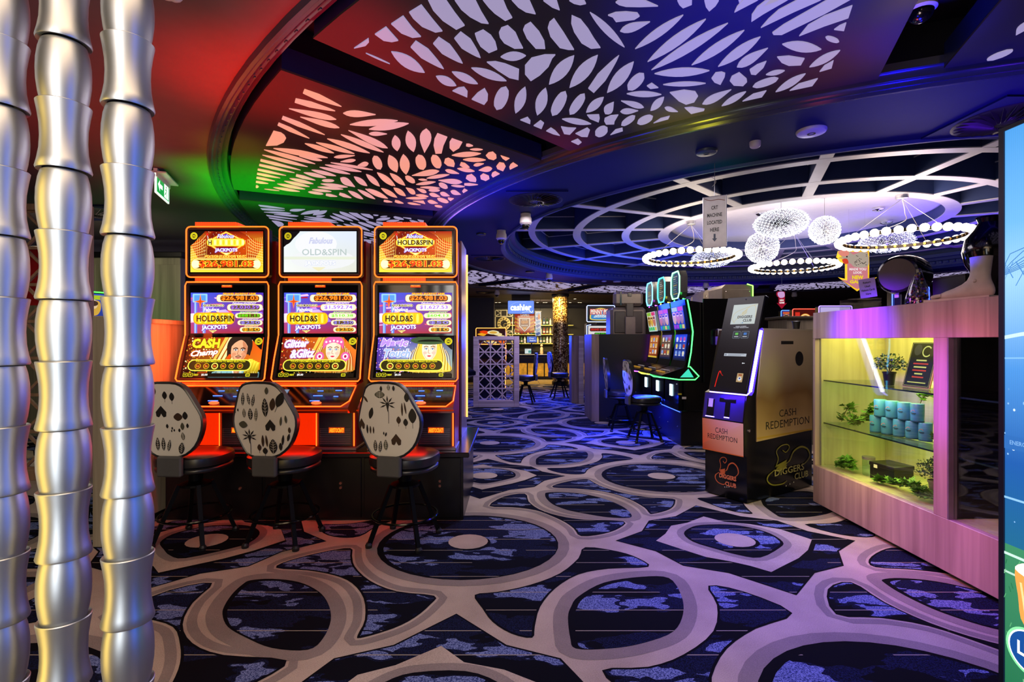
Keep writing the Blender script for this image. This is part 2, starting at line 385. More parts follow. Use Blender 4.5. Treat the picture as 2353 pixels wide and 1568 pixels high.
LIT2 = attr_mat('screen_light_soft', True, 0.85)
def px(x, y, Y): return Vector(((x-CX)/F*Y, Y, EYE-(y-CY)/F*Y))
def flo(x, y): Y = F*EYE/(y-CY); return ((x-CX)/F*Y, Y)
# ================================================================== floor and carpet
XW0, XW1, YW0, YW1 = -9.0, 14.0, -3.2, 21.0; ZC = 2.9
def carpet_mats():
    # light wool
    m = bpy.data.materials.new('carpet_taupe'); nt, b = _nodes(m); tc = nt.nodes.new('ShaderNodeTexCoord')
    n1 = nt.nodes.new('ShaderNodeTexNoise'); n1.inputs['Scale'].default_value = 260; n1.inputs['Detail'].default_value = 2
    n2 = nt.nodes.new('ShaderNodeTexNoise'); n2.inputs['Scale'].default_value = 3; n2.inputs['Detail'].default_value = 4
    nt.links.new(tc.outputs['Object'], n1.inputs['Vector']); nt.links.new(tc.outputs['Object'], n2.inputs['Vector'])
    mx = nt.nodes.new('ShaderNodeMath'); mx.operation = 'MULTIPLY_ADD'; mx.inputs[1].default_value = 0.55
    nt.links.new(n1.outputs['Fac'], mx.inputs[0]); m2 = nt.nodes.new('ShaderNodeMath'); m2.operation = 'MULTIPLY'; m2.inputs[1].default_value = 0.45
    nt.links.new(n2.outputs['Fac'], m2.inputs[0]); nt.links.new(m2.outputs[0], mx.inputs[2])
    rp = nt.nodes.new('ShaderNodeValToRGB'); rp.color_ramp.elements[0].position = 0.32; rp.color_ramp.elements[1].position = 0.66
    nt.links.new(mx.outputs[0], rp.inputs['Fac']); nt.links.new(rp.outputs['Color'], b.inputs['Base Color']); b.inputs['Roughness'].default_value = 1.0
    b.inputs['Specular IOR Level'].default_value = 0.1
    bp = nt.nodes.new('ShaderNodeBump'); bp.inputs['Strength'].default_value = 0.5; bp.inputs['Distance'].default_value = 0.004
    nt.links.new(n1.outputs['Fac'], bp.inputs['Height']); nt.links.new(bp.outputs['Normal'], b.inputs['Normal'])
    rp.color_ramp.elements[0].color = sr('#8f8074'); rp.color_ramp.elements[1].color = sr('#bfae9e')
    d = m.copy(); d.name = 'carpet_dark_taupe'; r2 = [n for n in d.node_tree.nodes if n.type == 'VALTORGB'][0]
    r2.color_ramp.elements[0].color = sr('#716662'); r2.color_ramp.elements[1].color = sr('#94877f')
    # navy field with mottled blue patches, fine weft lines
    k = bpy.data.materials.new('carpet_navy'); nt, b = _nodes(k); tc = nt.nodes.new('ShaderNodeTexCoord')
    mp = nt.nodes.new('ShaderNodeMapping'); mp.inputs['Scale'].default_value = (3.2, 7.5, 1); mp.inputs['Rotation'].default_value = (0, 0, 0.35)
    nt.links.new(tc.outputs['Object'], mp.inputs['Vector'])
    dn = nt.nodes.new('ShaderNodeTexNoise'); dn.inputs['Scale'].default_value = 1.6; dn.inputs['Detail'].default_value = 2
    nt.links.new(mp.outputs['Vector'], dn.inputs['Vector'])
    vm = nt.nodes.new('ShaderNodeVectorMath'); vm.operation = 'MULTIPLY_ADD'; vm.inputs[1].default_value = (1.4, 1.4, 0); nt.links.new(dn.outputs['Color'], vm.inputs[0]); nt.links.new(mp.outputs['Vector'], vm.inputs[2])
    vo = nt.nodes.new('ShaderNodeTexVoronoi'); vo.feature = 'DISTANCE_TO_EDGE'; vo.inputs['Scale'].default_value = 1.0; nt.links.new(vm.outputs[0], vo.inputs['Vector'])
    vc = nt.nodes.new('ShaderNodeTexVoronoi'); vc.feature = 'F1'; vc.inputs['Scale'].default_value = 1.0; nt.links.new(vm.outputs[0], vc.inputs['Vector'])
    st = nt.nodes.new('ShaderNodeMath'); st.operation = 'GREATER_THAN'; st.inputs[1].default_value = 0.085; nt.links.new(vo.outputs['Distance'], st.inputs[0])
    sp = nt.nodes.new('ShaderNodeSeparateColor'); nt.links.new(vc.outputs['Color'], sp.inputs[0])
    pk = nt.nodes.new('ShaderNodeMath'); pk.operation = 'GREATER_THAN'; pk.inputs[1].default_value = 0.60; nt.links.new(sp.outputs[0], pk.inputs[0])
    md = nt.nodes.new('ShaderNodeMath'); md.operation = 'GREATER_THAN'; md.inputs[1].default_value = 0.35; nt.links.new(sp.outputs[0], md.inputs[0])
    fn = nt.nodes.new('ShaderNodeTexNoise'); fn.inputs['Scale'].default_value = 170; fn.inputs['Detail'].default_value = 3; nt.links.new(tc.outputs['Object'], fn.inputs['Vector'])
    sr1 = nt.nodes.new('ShaderNodeMapRange'); sr1.inputs[1].default_value = 0.38; sr1.inputs[2].default_value = 0.62; nt.links.new(fn.outputs['Fac'], sr1.inputs[0])
    a1 = nt.nodes.new('ShaderNodeMath'); a1.operation = 'MULTIPLY'; nt.links.new(pk.outputs[0], a1.inputs[0]); nt.links.new(st.outputs[0], a1.inputs[1])
    mixb = nt.nodes.new('ShaderNodeMixRGB'); mixb.inputs[1].default_value = sr('#23305f'); mixb.inputs[2].default_value = sr('#7784b4'); nt.links.new(sr1.outputs[0], mixb.inputs[0])
    base = nt.nodes.new('ShaderNodeMixRGB'); base.inputs[1].default_value = sr('#04050d'); base.inputs[2].default_value = sr('#151b3c')
    a2 = nt.nodes.new('ShaderNodeMath'); a2.operation = 'MULTIPLY'; nt.links.new(md.outputs[0], a2.inputs[0]); nt.links.new(sr1.outputs[0], a2.inputs[1]); nt.links.new(a2.outputs[0], base.inputs[0])
    fin = nt.nodes.new('ShaderNodeMixRGB'); nt.links.new(a1.outputs[0], fin.inputs[0]); nt.links.new(base.outputs[0], fin.inputs[1]); nt.links.new(mixb.outputs[0], fin.inputs[2])
    # pale weft lines every 0.19 m
    sx = nt.nodes.new('ShaderNodeSeparateXYZ'); nt.links.new(tc.outputs['Object'], sx.inputs[0])
    pp = nt.nodes.new('ShaderNodeMath'); pp.operation = 'PINGPONG'; pp.inputs[1].default_value = 0.095; nt.links.new(sx.outputs['Y'], pp.inputs[0])
    lt = nt.nodes.new('ShaderNodeMath'); lt.operation = 'LESS_THAN'; lt.inputs[1].default_value = 0.0028; nt.links.new(pp.outputs[0], lt.inputs[0])
    n4 = nt.nodes.new('ShaderNodeTexNoise'); n4.inputs['Scale'].default_value = 1.7; nt.links.new(tc.outputs['Object'], n4.inputs['Vector'])
    g4 = nt.nodes.new('ShaderNodeMath'); g4.operation = 'GREATER_THAN'; g4.inputs[1].default_value = 0.40; nt.links.new(n4.outputs['Fac'], g4.inputs[0])
    l2 = nt.nodes.new('ShaderNodeMath'); l2.operation = 'MULTIPLY'; nt.links.new(lt.outputs[0], l2.inputs[0]); nt.links.new(g4.outputs[0], l2.inputs[1])
    fl = nt.nodes.new('ShaderNodeMixRGB'); fl.inputs[2].default_value = sr('#9a9080'); nt.links.new(l2.outputs[0], fl.inputs[0]); nt.links.new(fin.outputs[0], fl.inputs[1])
    nt.links.new(fl.outputs[0], b.inputs['Base Color']); b.inputs['Roughness'].default_value = 1.0; b.inputs['Specular IOR Level'].default_value = 0.1
    return m, d, k
TAUPE, TAUPE_D, NAVY = carpet_mats()
CBLACK = mat('carpet_black', '#05050b', 1.0, spec=0.1)
fm = MB().box(XW0, XW1, YW0, YW1, -0.05, 0)
floor = struct('floor', fm, TAUPE)
def c1(x, y): return flo(340+x/2.451, 1180+y/2.451)
def c2(x, y): return flo(1100+x/1.878, 1100+y/1.878)
def c3(x, y): return flo(1060+x/3.361, 900+y/3.361)
LA = (1.85, 1.73); LB = (0.0, 3.45)
D0 = (-0.30, 3.55)
holes = []   # (outline, convex?) in floor metres
disc = [(D0[0]+0.62*math.cos(t*PI/18), D0[1]+0.555*math.sin(t*PI/18)) for t in range(36)]
holes.append((disc, 1))
holes.append((spline([c1(*p) for p in [(420, 570), (435, 515), (480, 450), (535, 400), (580, 378), (700, 370), (850, 388), (960, 440), (1015, 510), (1030, 600), (985, 705), (900, 770), (700, 760), (550, 700), (450, 640)]], 4), 1))
holes.append((spline([c2(*p) for p in [(385, 600), (398, 555), (430, 510), (540, 450), (700, 425), (820, 430), (868, 500), (875, 580), (830, 660), (700, 710), (560, 735), (420, 735), (395, 690)]], 4), 1))
holes.append((spline([c1(*p) for p in [(722, 308), (800, 265), (1000, 215), (1140, 197), (1150, 240), (1165, 300), (1250, 380), (1400, 440), (1612, 465), (1590, 515), (1500, 590), (1380, 650), (1200, 703), (1182, 685), (1222, 600), (1215, 480), (1150, 395), (1050, 350), (900, 322)]], 3), 0))
holes.append((spline([c2(*p) for p in [(-17, 503), (15, 560), (60, 620), (140, 670), (230, 688), (242, 640), (265, 555), (330, 475), (430, 415), (560, 390), (732, 382), (690, 345), (600, 315), (460, 297), (430, 345), (350, 410), (220, 460), (80, 490)]], 3), 0))
holes.append((spline([c3(*p) for p in [(217, 885), (330, 812), (490, 790), (520, 850), (600, 910), (750, 960), (950, 990), (1250, 1003), (1222, 1055), (1100, 1100), (925, 1118), (870, 1060), (800, 1010), (700, 963), (570, 917), (400, 895)]], 3), 0))
holes.append((spline([c3(*p) for p in [(1087, 478), (1200, 487), (1328, 520), (1180, 542), (1060, 568), (980, 602), (948, 636), (850, 640), (740, 625), (660, 594), (800, 590), (920, 575), (1040, 545), (1088, 508)]], 3), 0))
E0 = (1.565, 3.586)
q = [(0.84, 0), (0.61, 0.18), (0.50, 0.40), (0.26, 0.50), (0.0, 0.77)]
eye = q+[(-x, y) for x, y in q[:-1][::-1]]+[(-x, -y) for x, y in q[1:]]+[(x, -y) for x, y in q[1:-1][::-1]]
field = [(E0[0]+x, E0[1]+y) for x, y in eye]
island = [c2(*p) for p in [(765, 270), (805, 240), (830, 205), (900, 192), (970, 165), (1060, 188), (1170, 198), (1300, 220), (1437, 265), (1420, 310), (1380, 345), (1320, 375), (1262, 405), (1170, 378), (1080, 358), (980, 340), (880, 308)]]
eyein = spline([c2(*p) for p in [(885, 240), (910, 215), (960, 202), (1080, 200), (1180, 215), (1260, 240), (1312, 275), (1300, 300), (1215, 343), (1120, 332), (1020, 305), (925, 275)]], 3)
discdot = [(D0[0]-0.005+0.138*math.cos(t*PI/10), D0[1]+0.015+0.13*math.sin(t*PI/10)) for t in range(20)]
ec = c2(1105, 267); eyedot = [(ec[0]+0.135*math.cos(t*PI/10), ec[1]+0.125*math.sin(t*PI/10)) for t in range(20)]
def grow(poly, d):
    n = len(poly); A = sum(poly[i][0]*poly[(i+1) % n][1]-poly[(i+1) % n][0]*poly[i][1] for i in range(n)); sg = 1 if A > 0 else -1; out = []
    for i in range(n):
        a = poly[i-1]; b = poly[(i+1) % n]; dx, dy = b[0]-a[0], b[1]-a[1]; L = math.hypot(dx, dy) or 1
        out.append((poly[i][0]+sg*dy/L*d, poly[i][1]-sg*dx/L*d))
    return out
def flat(mb, poly, z): n = len(mb.v); mb.v += [(x, y, z) for x, y in poly]; mb.f.append(tuple(range(n, n+len(poly))))
def strip(mb, p, qq, z):
    n = len(mb.v); m = len(p); mb.v += [(x, y, z) for x, y in p]+[(x, y, z) for x, y in qq]
    mb.f += [(n+i, n+(i+1) % m, n+m+(i+1) % m, n+m+i) for i in range(m)]
nv, bk, td, tp = MB(), MB(), MB(), MB()
for i in range(-6, 9):
    for j in range(-7, 9):
        ox, oy = i*LA[0], i*LA[1]+j*LB[1]
        if not (YW0-2 < oy+3 < YW1+1 and XW0-2 < ox < XW1+1): continue
        S = lambda poly: [(min(max(x+ox, XW0), XW1), min(max(y+oy, YW0), YW1)) for x, y in poly]
        if D0[1]+oy < YW0+1 or D0[1]+oy > YW1-1.2 or D0[0]+ox < XW0+1 or D0[0]+ox > XW1-2.4: continue
        for hN, (h, cv) in enumerate(holes):
            if cv:
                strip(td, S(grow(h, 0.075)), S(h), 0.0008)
                flat(bk, S(h), 0.0012); cxx = sum(p[0] for p in h)/len(h); cyy = sum(p[1] for p in h)/len(h)
                flat(nv, S([(cxx+(x-cxx)*0.955+0.018, cyy+(y-cyy)*0.955-0.012) for x, y in h]), 0.0016)
            else:
                flat(bk, S(h), 0.0012); flat(nv, S(grow(h, -0.012)), 0.0016)
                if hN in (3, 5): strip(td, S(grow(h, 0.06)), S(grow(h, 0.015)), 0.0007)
        flat(bk, S(field), 0.0012); flat(nv, S(grow(field, -0.012)), 0.0016)
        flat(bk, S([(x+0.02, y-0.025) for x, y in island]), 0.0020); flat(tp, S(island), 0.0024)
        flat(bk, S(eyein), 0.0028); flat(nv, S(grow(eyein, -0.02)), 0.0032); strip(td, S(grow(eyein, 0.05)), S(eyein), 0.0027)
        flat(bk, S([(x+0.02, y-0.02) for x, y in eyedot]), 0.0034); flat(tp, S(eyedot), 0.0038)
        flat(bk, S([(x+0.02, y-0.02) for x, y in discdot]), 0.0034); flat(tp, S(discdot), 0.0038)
for nm, mb, mm in (('carpet_field', nv, NAVY), ('carpet_outline', bk, CBLACK), ('carpet_dark_band', td, TAUPE_D), ('carpet_island', tp, TAUPE)):  # the dark taupe band is a tone of the carpet pattern
    me = bpy.data.meshes.new(nm); me.from_pydata(mb.v, [], mb.f); me.materials.append(mm); me.update()
    o = put(nm, me, floor, kind='stuff')
# bar area tiles
TILE = mat('bar_tile', '#8d7a52', 0.35, var=0.2, scale=3)
tl = MB()
tm = MB().box(-0.293, 0.293, -0.293, 0.293, 0, 0.012, 0.006).mesh('tile', TILE)
for i in range(-4, 9):
    for j in range(0, 5): put('tile', tm, floor, (i*0.6, 16.75+j*0.6, 0.0))
# ================================================================== walls
WALLD = mat('wall_dark', '#2b2733', 0.7); WOODW = wood('wall_wood', '#6d6a58', '#8d8a74', 'Z', 0.5, 0.6)
struct('wall_left', MB().box(XW0-0.1, XW0, YW0, YW1, 0, ZC), WOODW)
struct('wall_right', MB().box(XW1, XW1+0.1, YW0, YW1, 0, ZC), WALLD)
struct('wall_back', MB().box(XW0, XW1, YW0-0.1, YW0, 0, ZC), mat('wall_cream', '#b0a898', 0.7))
struct('wall_far', MB().box(XW0, XW1, YW1, YW1+0.1, 0, ZC), WALLD)
wl = struct('wall_left_panelled', MB().box(-7.4, -4.86, 7.5, 7.62, 0, 2.62, 0.004), WOODW)
for k in range(4): put('panel', MB().box(-0.29, 0.29, -0.012, 0, 0, 2.4, 0.004).mesh('panel', WOODW), wl, (-7.0+k*0.62, 7.5, 0.12))
struct('trim_1', MB().box(-7.4, -4.8, 7.44, 7.66, 2.62, 2.70, 0.01), mat('black_trim', '#0a0a0c', 0.4))
# ================================================================== ceiling
CC = (4.5, 8.25); R1, R2, R3 = 4.66, 5.68, 8.06; ZR = 3.25; ZD = 3.78
CWH = mat('ceiling_paint', '#584d50', 0.55, var=0.05); CNV = mat('ceiling_navy', '#141b48', 0.6, var=0.08, scale=2, spec=0.15); CNV2 = mat('dome_navy', '#2a3a6c', 0.5, var=0.06)
CDK = mat('recess_dark', '#1c1c26', 0.5); WHT = mat('beam_white', '#c9c6d4', 0.45, var=0.04); MOLD = mat('moulding_gloss', '#3c3e50', 0.22, var=0.04)
def ann(mb, ra, rb, z, n=180, flip=False):
    vs = []; 
    for i in range(n):
        a = 2*PI*i/n
        for r in (ra, rb): vs.append((CC[0]+r*math.cos(a), CC[1]+r*math.sin(a), z))
    mb.add(vs, [(2*i, 2*((i+1) % n), 2*((i+1) % n)+1, 2*i+1) for i in range(n)])
def cyl(mb, r, z0, z1, n=180): mb.lathe([(r, z0), (r, z1)], n, (CC[0], CC[1], 0), cap=False)
o_ = MB(); n = 180; vs = []
for i in range(n):
    a = 2*PI*i/n; c, s_ = math.cos(a), math.sin(a); t = 1e9
    if c > 1e-9: t = min(t, (XW1-CC[0])/c)
    if c < -1e-9: t = min(t, (XW0-CC[0])/c)
    if s_ > 1e-9: t = min(t, (YW1-CC[1])/s_)
    if s_ < -1e-9: t = min(t, (YW0-CC[1])/s_)
    vs += [(CC[0]+R3*c, CC[1]+R3*s_, ZC), (CC[0]+t*c, CC[1]+t*s_, ZC)]
o_.add(vs, [(2*i, 2*((i+1) % n), 2*((i+1) % n)+1, 2*i+1) for i in range(n)])
corners = []
for cx_, cy_ in ((XW1, YW1), (XW0, YW1), (XW0, YW0), (XW1, YW0)):
    a = math.atan2(cy_-CC[1], cx_-CC[0]) % (2*PI); i = int(a/(2*PI)*n); p, q2 = vs[2*i+1], vs[2*((i+1) % n)+1]
    o_.add([p, (cx_, cy_, ZC), q2], [(0, 1, 2)])
ceil = struct('ceiling', o_, CWH)
rc = MB(); ann(rc, R2-0.02, R3+0.02, ZR); cyl(rc, R3+0.01, ZC, ZR); cyl(rc, R2-0.01, ZC, ZR)
struct('ceiling_recess', rc, CDK, ceil)
sf = MB(); ann(sf, R1, R2, ZC); struct('ceiling_soffit', sf, CNV, ceil)
dm = MB(); ann(dm, 0.0, R1+0.02, ZD); cyl(dm, R1+0.01, ZC, ZD); struct('dome_ceiling', dm, CNV2, ceil)
# cornices, stepped mouldings running round the three edges
def cornice(name, prof, m, n=200):
    mb = MB().lathe([(r, z) for r, z in prof], n, (CC[0], CC[1], 0), cap=False); return mb.build(name, m, ceil, True, kind='structure')
def steps(r, sgn, z):
    return [(r, z-0.028), (r-sgn*0.02, z-0.028), (r-sgn*0.035, z-0.012), (r-sgn*0.05, z-0.012), (r-sgn*0.06, z+0.004), (r-sgn*0.075, z+0.012), (r-sgn*0.09, z+0.012),
            (r-sgn*0.10, z+0.035), (r-sgn*0.12, z+0.05), (r-sgn*0.135, z+0.05), (r-sgn*0.145, z+0.09)]
cornice('cornice', [(R3+0.03, ZC-0.001)]+steps(R3+0.02, 1, ZC), MOLD)
cornice('cornice', [(R2-0.03, ZC-0.001)]+steps(R2-0.02, -1, ZC), MOLD)
cornice('cornice', [(R1+0.03, ZC-0.001), (R1+0.02, ZC-0.025), (R1, ZC-0.025), (R1-0.02, ZC), (R1-0.035, ZC+0.015), (R1-0.05, ZC+0.02), (R1-0.06, ZC+0.05), (R1-0.07, ZC+0.11), (R1-0.11, ZC+0.12), (R1-0.13, ZC+0.17), (R1-0.20, ZC+0.18), (R1-0.21, ZC+0.24)], CNV2)
cornice('cornice_line', [(R2-0.045, ZC-0.004), (R2-0.06, ZC-0.006), (R2-0.07, ZC-0.004)], WHT)
dn = MB()
for i in range(260):
    a = 2*PI*i/260; M = Matrix.Translation((CC[0], CC[1], 0)) @ Matrix.Rotation(a, 4, 'Z'); dn.box(R1-0.105, R1-0.06, -0.028, 0.028, ZC+0.055, ZC+0.11, 0.008, M)
dn.build('dentil_row', CNV2, ceil, kind='stuff')
bd = MB()
for i in range(420):
    a = 2*PI*i/420; M = Matrix.Translation((CC[0], CC[1], 0)) @ Matrix.Rotation(a, 4, 'Z'); bd.box(R3-0.052, R3-0.044, -0.012, 0.012, ZC-0.016, ZC-0.008, 0.0, M)
bd.build('bead_row', MOLD, ceil, kind='stuff')
# dome coffers: ring beams and spokes, navy boxes with a white face strip underneath
ZB = 3.20
def ringbeam(r, wd, z0, z1, m1, m2):
    b_ = MB().lathe([(r-wd/2, z0+0.012), (r-wd/2, z1), (r+wd/2, z1), (r+wd/2, z0+0.012), (r-wd/2, z0+0.012)], 160, (CC[0], CC[1], 0), cap=False).build('ring_beam', m1, ceil, kind='structure')
    MB().lathe([(r-wd/2, z0), (r-wd/2, z0+0.012), (r+wd/2, z0+0.012), (r+wd/2, z0), (r-wd/2, z0)], 160, (CC[0], CC[1], 0), cap=False).build('beam_face', m2, b_)
    MB().lathe([(r-wd/2-0.012, z0+0.20), (r-wd/2-0.012, z0+0.215), (r-wd/2, z0+0.215)], 160, (CC[0], CC[1], 0), cap=False).build('beam_line', m2, b_)
for r, wd in ((4.18, 0.11), (3.43, 0.13), (2.61, 0.13), (1.98, 0.17)): ringbeam(r, wd, ZB, ZD, CNV2, WHT)
sb = MB().box(2.0, R1, -0.06, 0.06, ZB+0.012, ZD-0.002).mesh('spoke_beam', CNV2); sfm = MB().box(2.0, R1, -0.06, 0.06, ZB+0.001, ZB+0.012).mesh('beam_face', WHT)
sl = MB().box(2.0, R1, -0.068, 0.068, ZB+0.2, ZB+0.212).mesh('beam_line', WHT)
for k in range(16):
    a = math.radians(223.8+22.5*k); o = put('spoke_beam', sb, ceil, (CC[0], CC[1], 0), (0, 0, a), kind='structure'); put('beam_face', sfm, o); put('beam_line', sl, o)
oc = MB().lathe([(1.9, 3.42), (1.9, 3.37), (1.86, 3.36), (0.0, 3.36)], 96, (CC[0], CC[1], 0), cap=False); struct('oculus_ceiling', oc, mat('oculus_white', '#d8d4da', 0.5, var=0.03), ceil)
# ================================================================== leaf panels in the recess
RP0, RP1 = 5.835, 7.92; DA = math.radians(9.75); ZP = ZC
PANEL = mat('leaf_panel_paint', '#383335', 0.6, var=0.05, scale=2, spec=0.15); PSIDE = mat('panel_side_navy', '#101c50', 0.4); LEAFM = mat('leaf_light', '#3a3638', 0.6, emit='#aea2cc', es=0.80, var=0.02)
def leafglow(name, c1_, c2_, sc):   # leaf emission with the machines' orange light put in, two mixed tones
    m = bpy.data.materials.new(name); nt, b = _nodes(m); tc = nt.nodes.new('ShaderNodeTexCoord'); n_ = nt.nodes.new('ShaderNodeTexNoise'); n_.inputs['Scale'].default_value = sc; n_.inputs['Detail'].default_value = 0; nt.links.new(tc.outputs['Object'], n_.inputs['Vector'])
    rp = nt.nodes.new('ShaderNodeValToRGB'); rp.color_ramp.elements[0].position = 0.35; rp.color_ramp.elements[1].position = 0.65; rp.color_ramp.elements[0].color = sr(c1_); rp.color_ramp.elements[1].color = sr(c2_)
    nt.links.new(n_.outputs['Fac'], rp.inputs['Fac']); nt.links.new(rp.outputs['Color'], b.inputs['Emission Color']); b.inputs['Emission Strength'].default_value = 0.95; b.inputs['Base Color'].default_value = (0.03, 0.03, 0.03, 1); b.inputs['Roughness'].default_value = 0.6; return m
LEAFO = leafglow('leaf_orange_spill', '#f2a2a8', '#ffa184', 1.1); LEAFW = mat('leaf_light_white', '#3a3638', 0.6, emit='#c8c4e0', es=0.95, var=0.02)
def lens(A, B, wd, kind):
    ax, ay = A; bx, by = B; dx, dy = bx-ax, by-ay; L = math.hypot(dx, dy); nx, ny = -dy/L, dx/L; N = 8; up = []; dnn = []
    for i in range(N+1):
        t = i/N
        if kind == 'l': p = math.sin(PI*t)**0.85
        elif kind == 't': p = (math.sin(PI*min(1, t**1.35)))**0.7 if t < 1 else 0.0
        elif kind == 'c': p = min(1.0, (t/0.62)**0.75)*(1 if t < 0.62 else 1-0.28*((t-0.62)/0.38))
        else: p = math.sqrt(max(0, 4*t*(1-t)))
        if kind == 't': t = t**0.9
        p *= wd/2; up.append((ax+dx*t+nx*p, ay+dy*t+ny*p)); dnn.append((ax+dx*t-nx*p, ay+dy*t-ny*p))
    if kind == 'c': return [up[0]]+up[1:]+dnn[:0:-1]
    return up+dnn[-2:0:-1]
def crop(ox, oy, s): return lambda p: (ox+p[0]/s, oy+p[1]/s)
LA_ = """1175 335 722 150 88 c|1100 388 620 262 82 c|545 360 1112 490 80 t|680 460 1150 590 75 t|975 675 465 468 66 c|790 718 415 545 58 c|1010 952 358 838 75 l|860 1025 245 855 55 l|770 1060 225 918 45 l|685 1100 203 980 42 c|612 1132 188 1037 38 c|510 1165 170 1092 34 c|440 1196 162 1142 34 c|378 1232 155 1190 34 c|298 1262 148 1240 32 c|182 1300 147 1298 42 c|250 1328 430 1348 8 l|668 932 942 985 38 t|1085 895 735 780 60 l|1330 902 870 768 62 l|1003 722 1515 895 75 l|1168 672 1680 885 70 l|1258 622 1730 835 88 t|1585 432 1195 415 90 t|1335 925 1085 945 44 t|1162 1000 1345 980 44 t|1370 1045 1500 1020 66 t|1045 1010 1550 1098 32 l|978 1036 1415 1120 48 l|912 1065 1280 1148 45 l|815 1098 1110 1170 48 l|990 1190 722 1130 48 l|862 1222 630 1162 44 c|552 1200 838 1265 44 l|487 1232 793 1300 42 l|403 1265 740 1330 42 l|357 1308 675 1358 36 l|940 1225 1088 1228 38 r|1250 1305 925 1265 44 l|888 1303 1195 1330 36 l|822 1335 1055 1358 32 l|775 1362 958 1388 34 r|1125 1418 988 1395 36 c|1338 1302 1160 1195 98 t|1325 1180 1485 1290 74 l|1470 1150 1635 1295 76 l|1602 1132 1790 1290 64 l|1295 1435 1150 1385 46 c|1255 1350 1435 1448 60 l|1370 1335 1580 1448 52 l|1500 1325 1730 1440 52 l|1645 1090 1565 930 125 r"""
LB_ = """-382 175 368 113 100 l|540 158 -82 248 108 l|200 322 -82 318 60 t|325 345 362 588 150 l|527 275 618 602 170 l|787 618 815 240 195 t|1548 508 1440 495 48 c|1500 565 1700 567 32 l|1215 657 1672 630 78 l|1390 725 1748 730 64 l|232 655 355 922 165 l|455 642 500 958 168 l|690 650 770 883 168 r|915 655 1028 857 150 r|1495 848 1350 790 76 c|1718 788 1555 815 50 t|1635 892 1848 865 84 t|1300 865 1572 908 62 l|1330 945 1112 890 60 t|590 975 1018 905 92 t|820 1018 1178 960 52 l|692 1036 830 1045 28 l|655 1115 962 1075 48 l|721 1158 1028 1172 36 l|1005 1050 1378 1080 80 t|1010 1100 1152 1170 78 r|1205 1133 1418 1150 34 l|1625 1118 1410 1113 42 c|245 940 485 1130 90 l|45 928 330 1138 88 l|485 988 640 1085 84 r|850 1205 1030 1208 45 r|665 1180 820 1240 56 t|495 1165 645 1262 78 t|302 1168 495 1295 80 l|108 1175 360 1320 72 l|-140 1185 215 1335 74 l|650 1280 850 1305 44 l|1032 1305 862 1262 60 t|1182 1295 1030 1248 66 t|1357 1272 1195 1220 72 t|495 1330 822 1332 38 l|985 1335 1165 1395 64 r|998 1410 835 1375 58 t|285 1392 150 1372 34 c|460 1412 325 1375 42 c|728 1435 522 1405 30 t|1068 1468 945 1448 34 r"""
LBP = """1145 370 990 312 945 400 930 500 960 628 1055 625 1085 500|1380 450 1218 392 1180 450 1180 540 1238 598 1330 540|1858 602 1910 650 1915 700 1870 730 1790 710 1748 660 1790 615|1980 660 2118 705 2062 740 2010 705|1960 768 2030 780 2058 830 2018 905 1930 870 1912 830|2175 770 2250 820 2125 880 2115 840 2135 800|1160 697 1240 735 1262 790 1250 838 1150 820 1095 775 1110 715|1525 952 1590 1010 1600 1045 1590 1075 1500 1065 1435 1020 1450 975|1708 942 1795 980 1805 1025 1745 1057 1670 1030 1660 980|1895 908 1965 948 1858 1003 1835 970 1850 930|1410 1180 1463 1208 1395 1248 1378 1220|1155 1320 1248 1335 1195 1372 1155 1345|605 1375 770 1370 800 1420"""
LC_ = """240 712 565 857 14 l|583 692 1035 975 160 l|1293 925 880 588 160 c|1548 850 1187 538 170 c|1790 775 1478 467 180 c|1188 1025 1462 1152 112 l|1403 965 1753 1128 105 l|1665 912 2140 1088 112 l"""
LCP = """277 510 282 560 235 610 80 645|513 355 678 540 590 558 480 540 362 455|745 207 870 370 985 487 870 500 720 440 582 315|990 57 1140 250 1275 412 1180 428 1000 350 880 240 825 158|1040 -120 1085 0 1150 130 1280 270 1462 390 1575 335 1440 160 1330 0 1230 -150|1400 -130 1445 0 1530 120 1650 220 1800 300 1898 312 1800 150 1725 0 1640 -150|1770 -100 1828 0 1900 90 1980 170 2123 270 2218 230 2150 120 2100 0 2040 -140|1825 397 1930 470 1990 560 2015 660 1903 707 1790 620 1740 530 1713 447|1875 833 1990 825 2120 855 2310 932 2303 1073 2180 1045 2030 950|1410 1223 1490 1180 1568 1170 1615 1230 1610 1310|1670 1337 1750 1250 1845 1188 1890 1270 1885 1350 1838 1410"""
LD_ = """1178 125 1545 495 82 l|1815 225 1498 325 92 t|232 598 500 585 95 l|1012 585 745 890 140 l|1262 580 962 925 140 l|1487 582 1190 955 110 c|1643 650 1360 978 130 l|1750 775 1580 948 118 r|290 915 190 1160 140 r|493 917 390 1197 115 l|710 928 620 1218 125 l|920 965 780 1222 120 r|1122 990 965 1210 100 r|1325 1027 1138 1188 92 l|1432 1077 1340 1203 100 t|883 1258 1192 1310 60 l|1658 1225 1510 1325 68 r|1235 1430 1365 1350 105 r|1508 1065 1750 1135 60 t|1690 1170 1500 1180 60 t"""
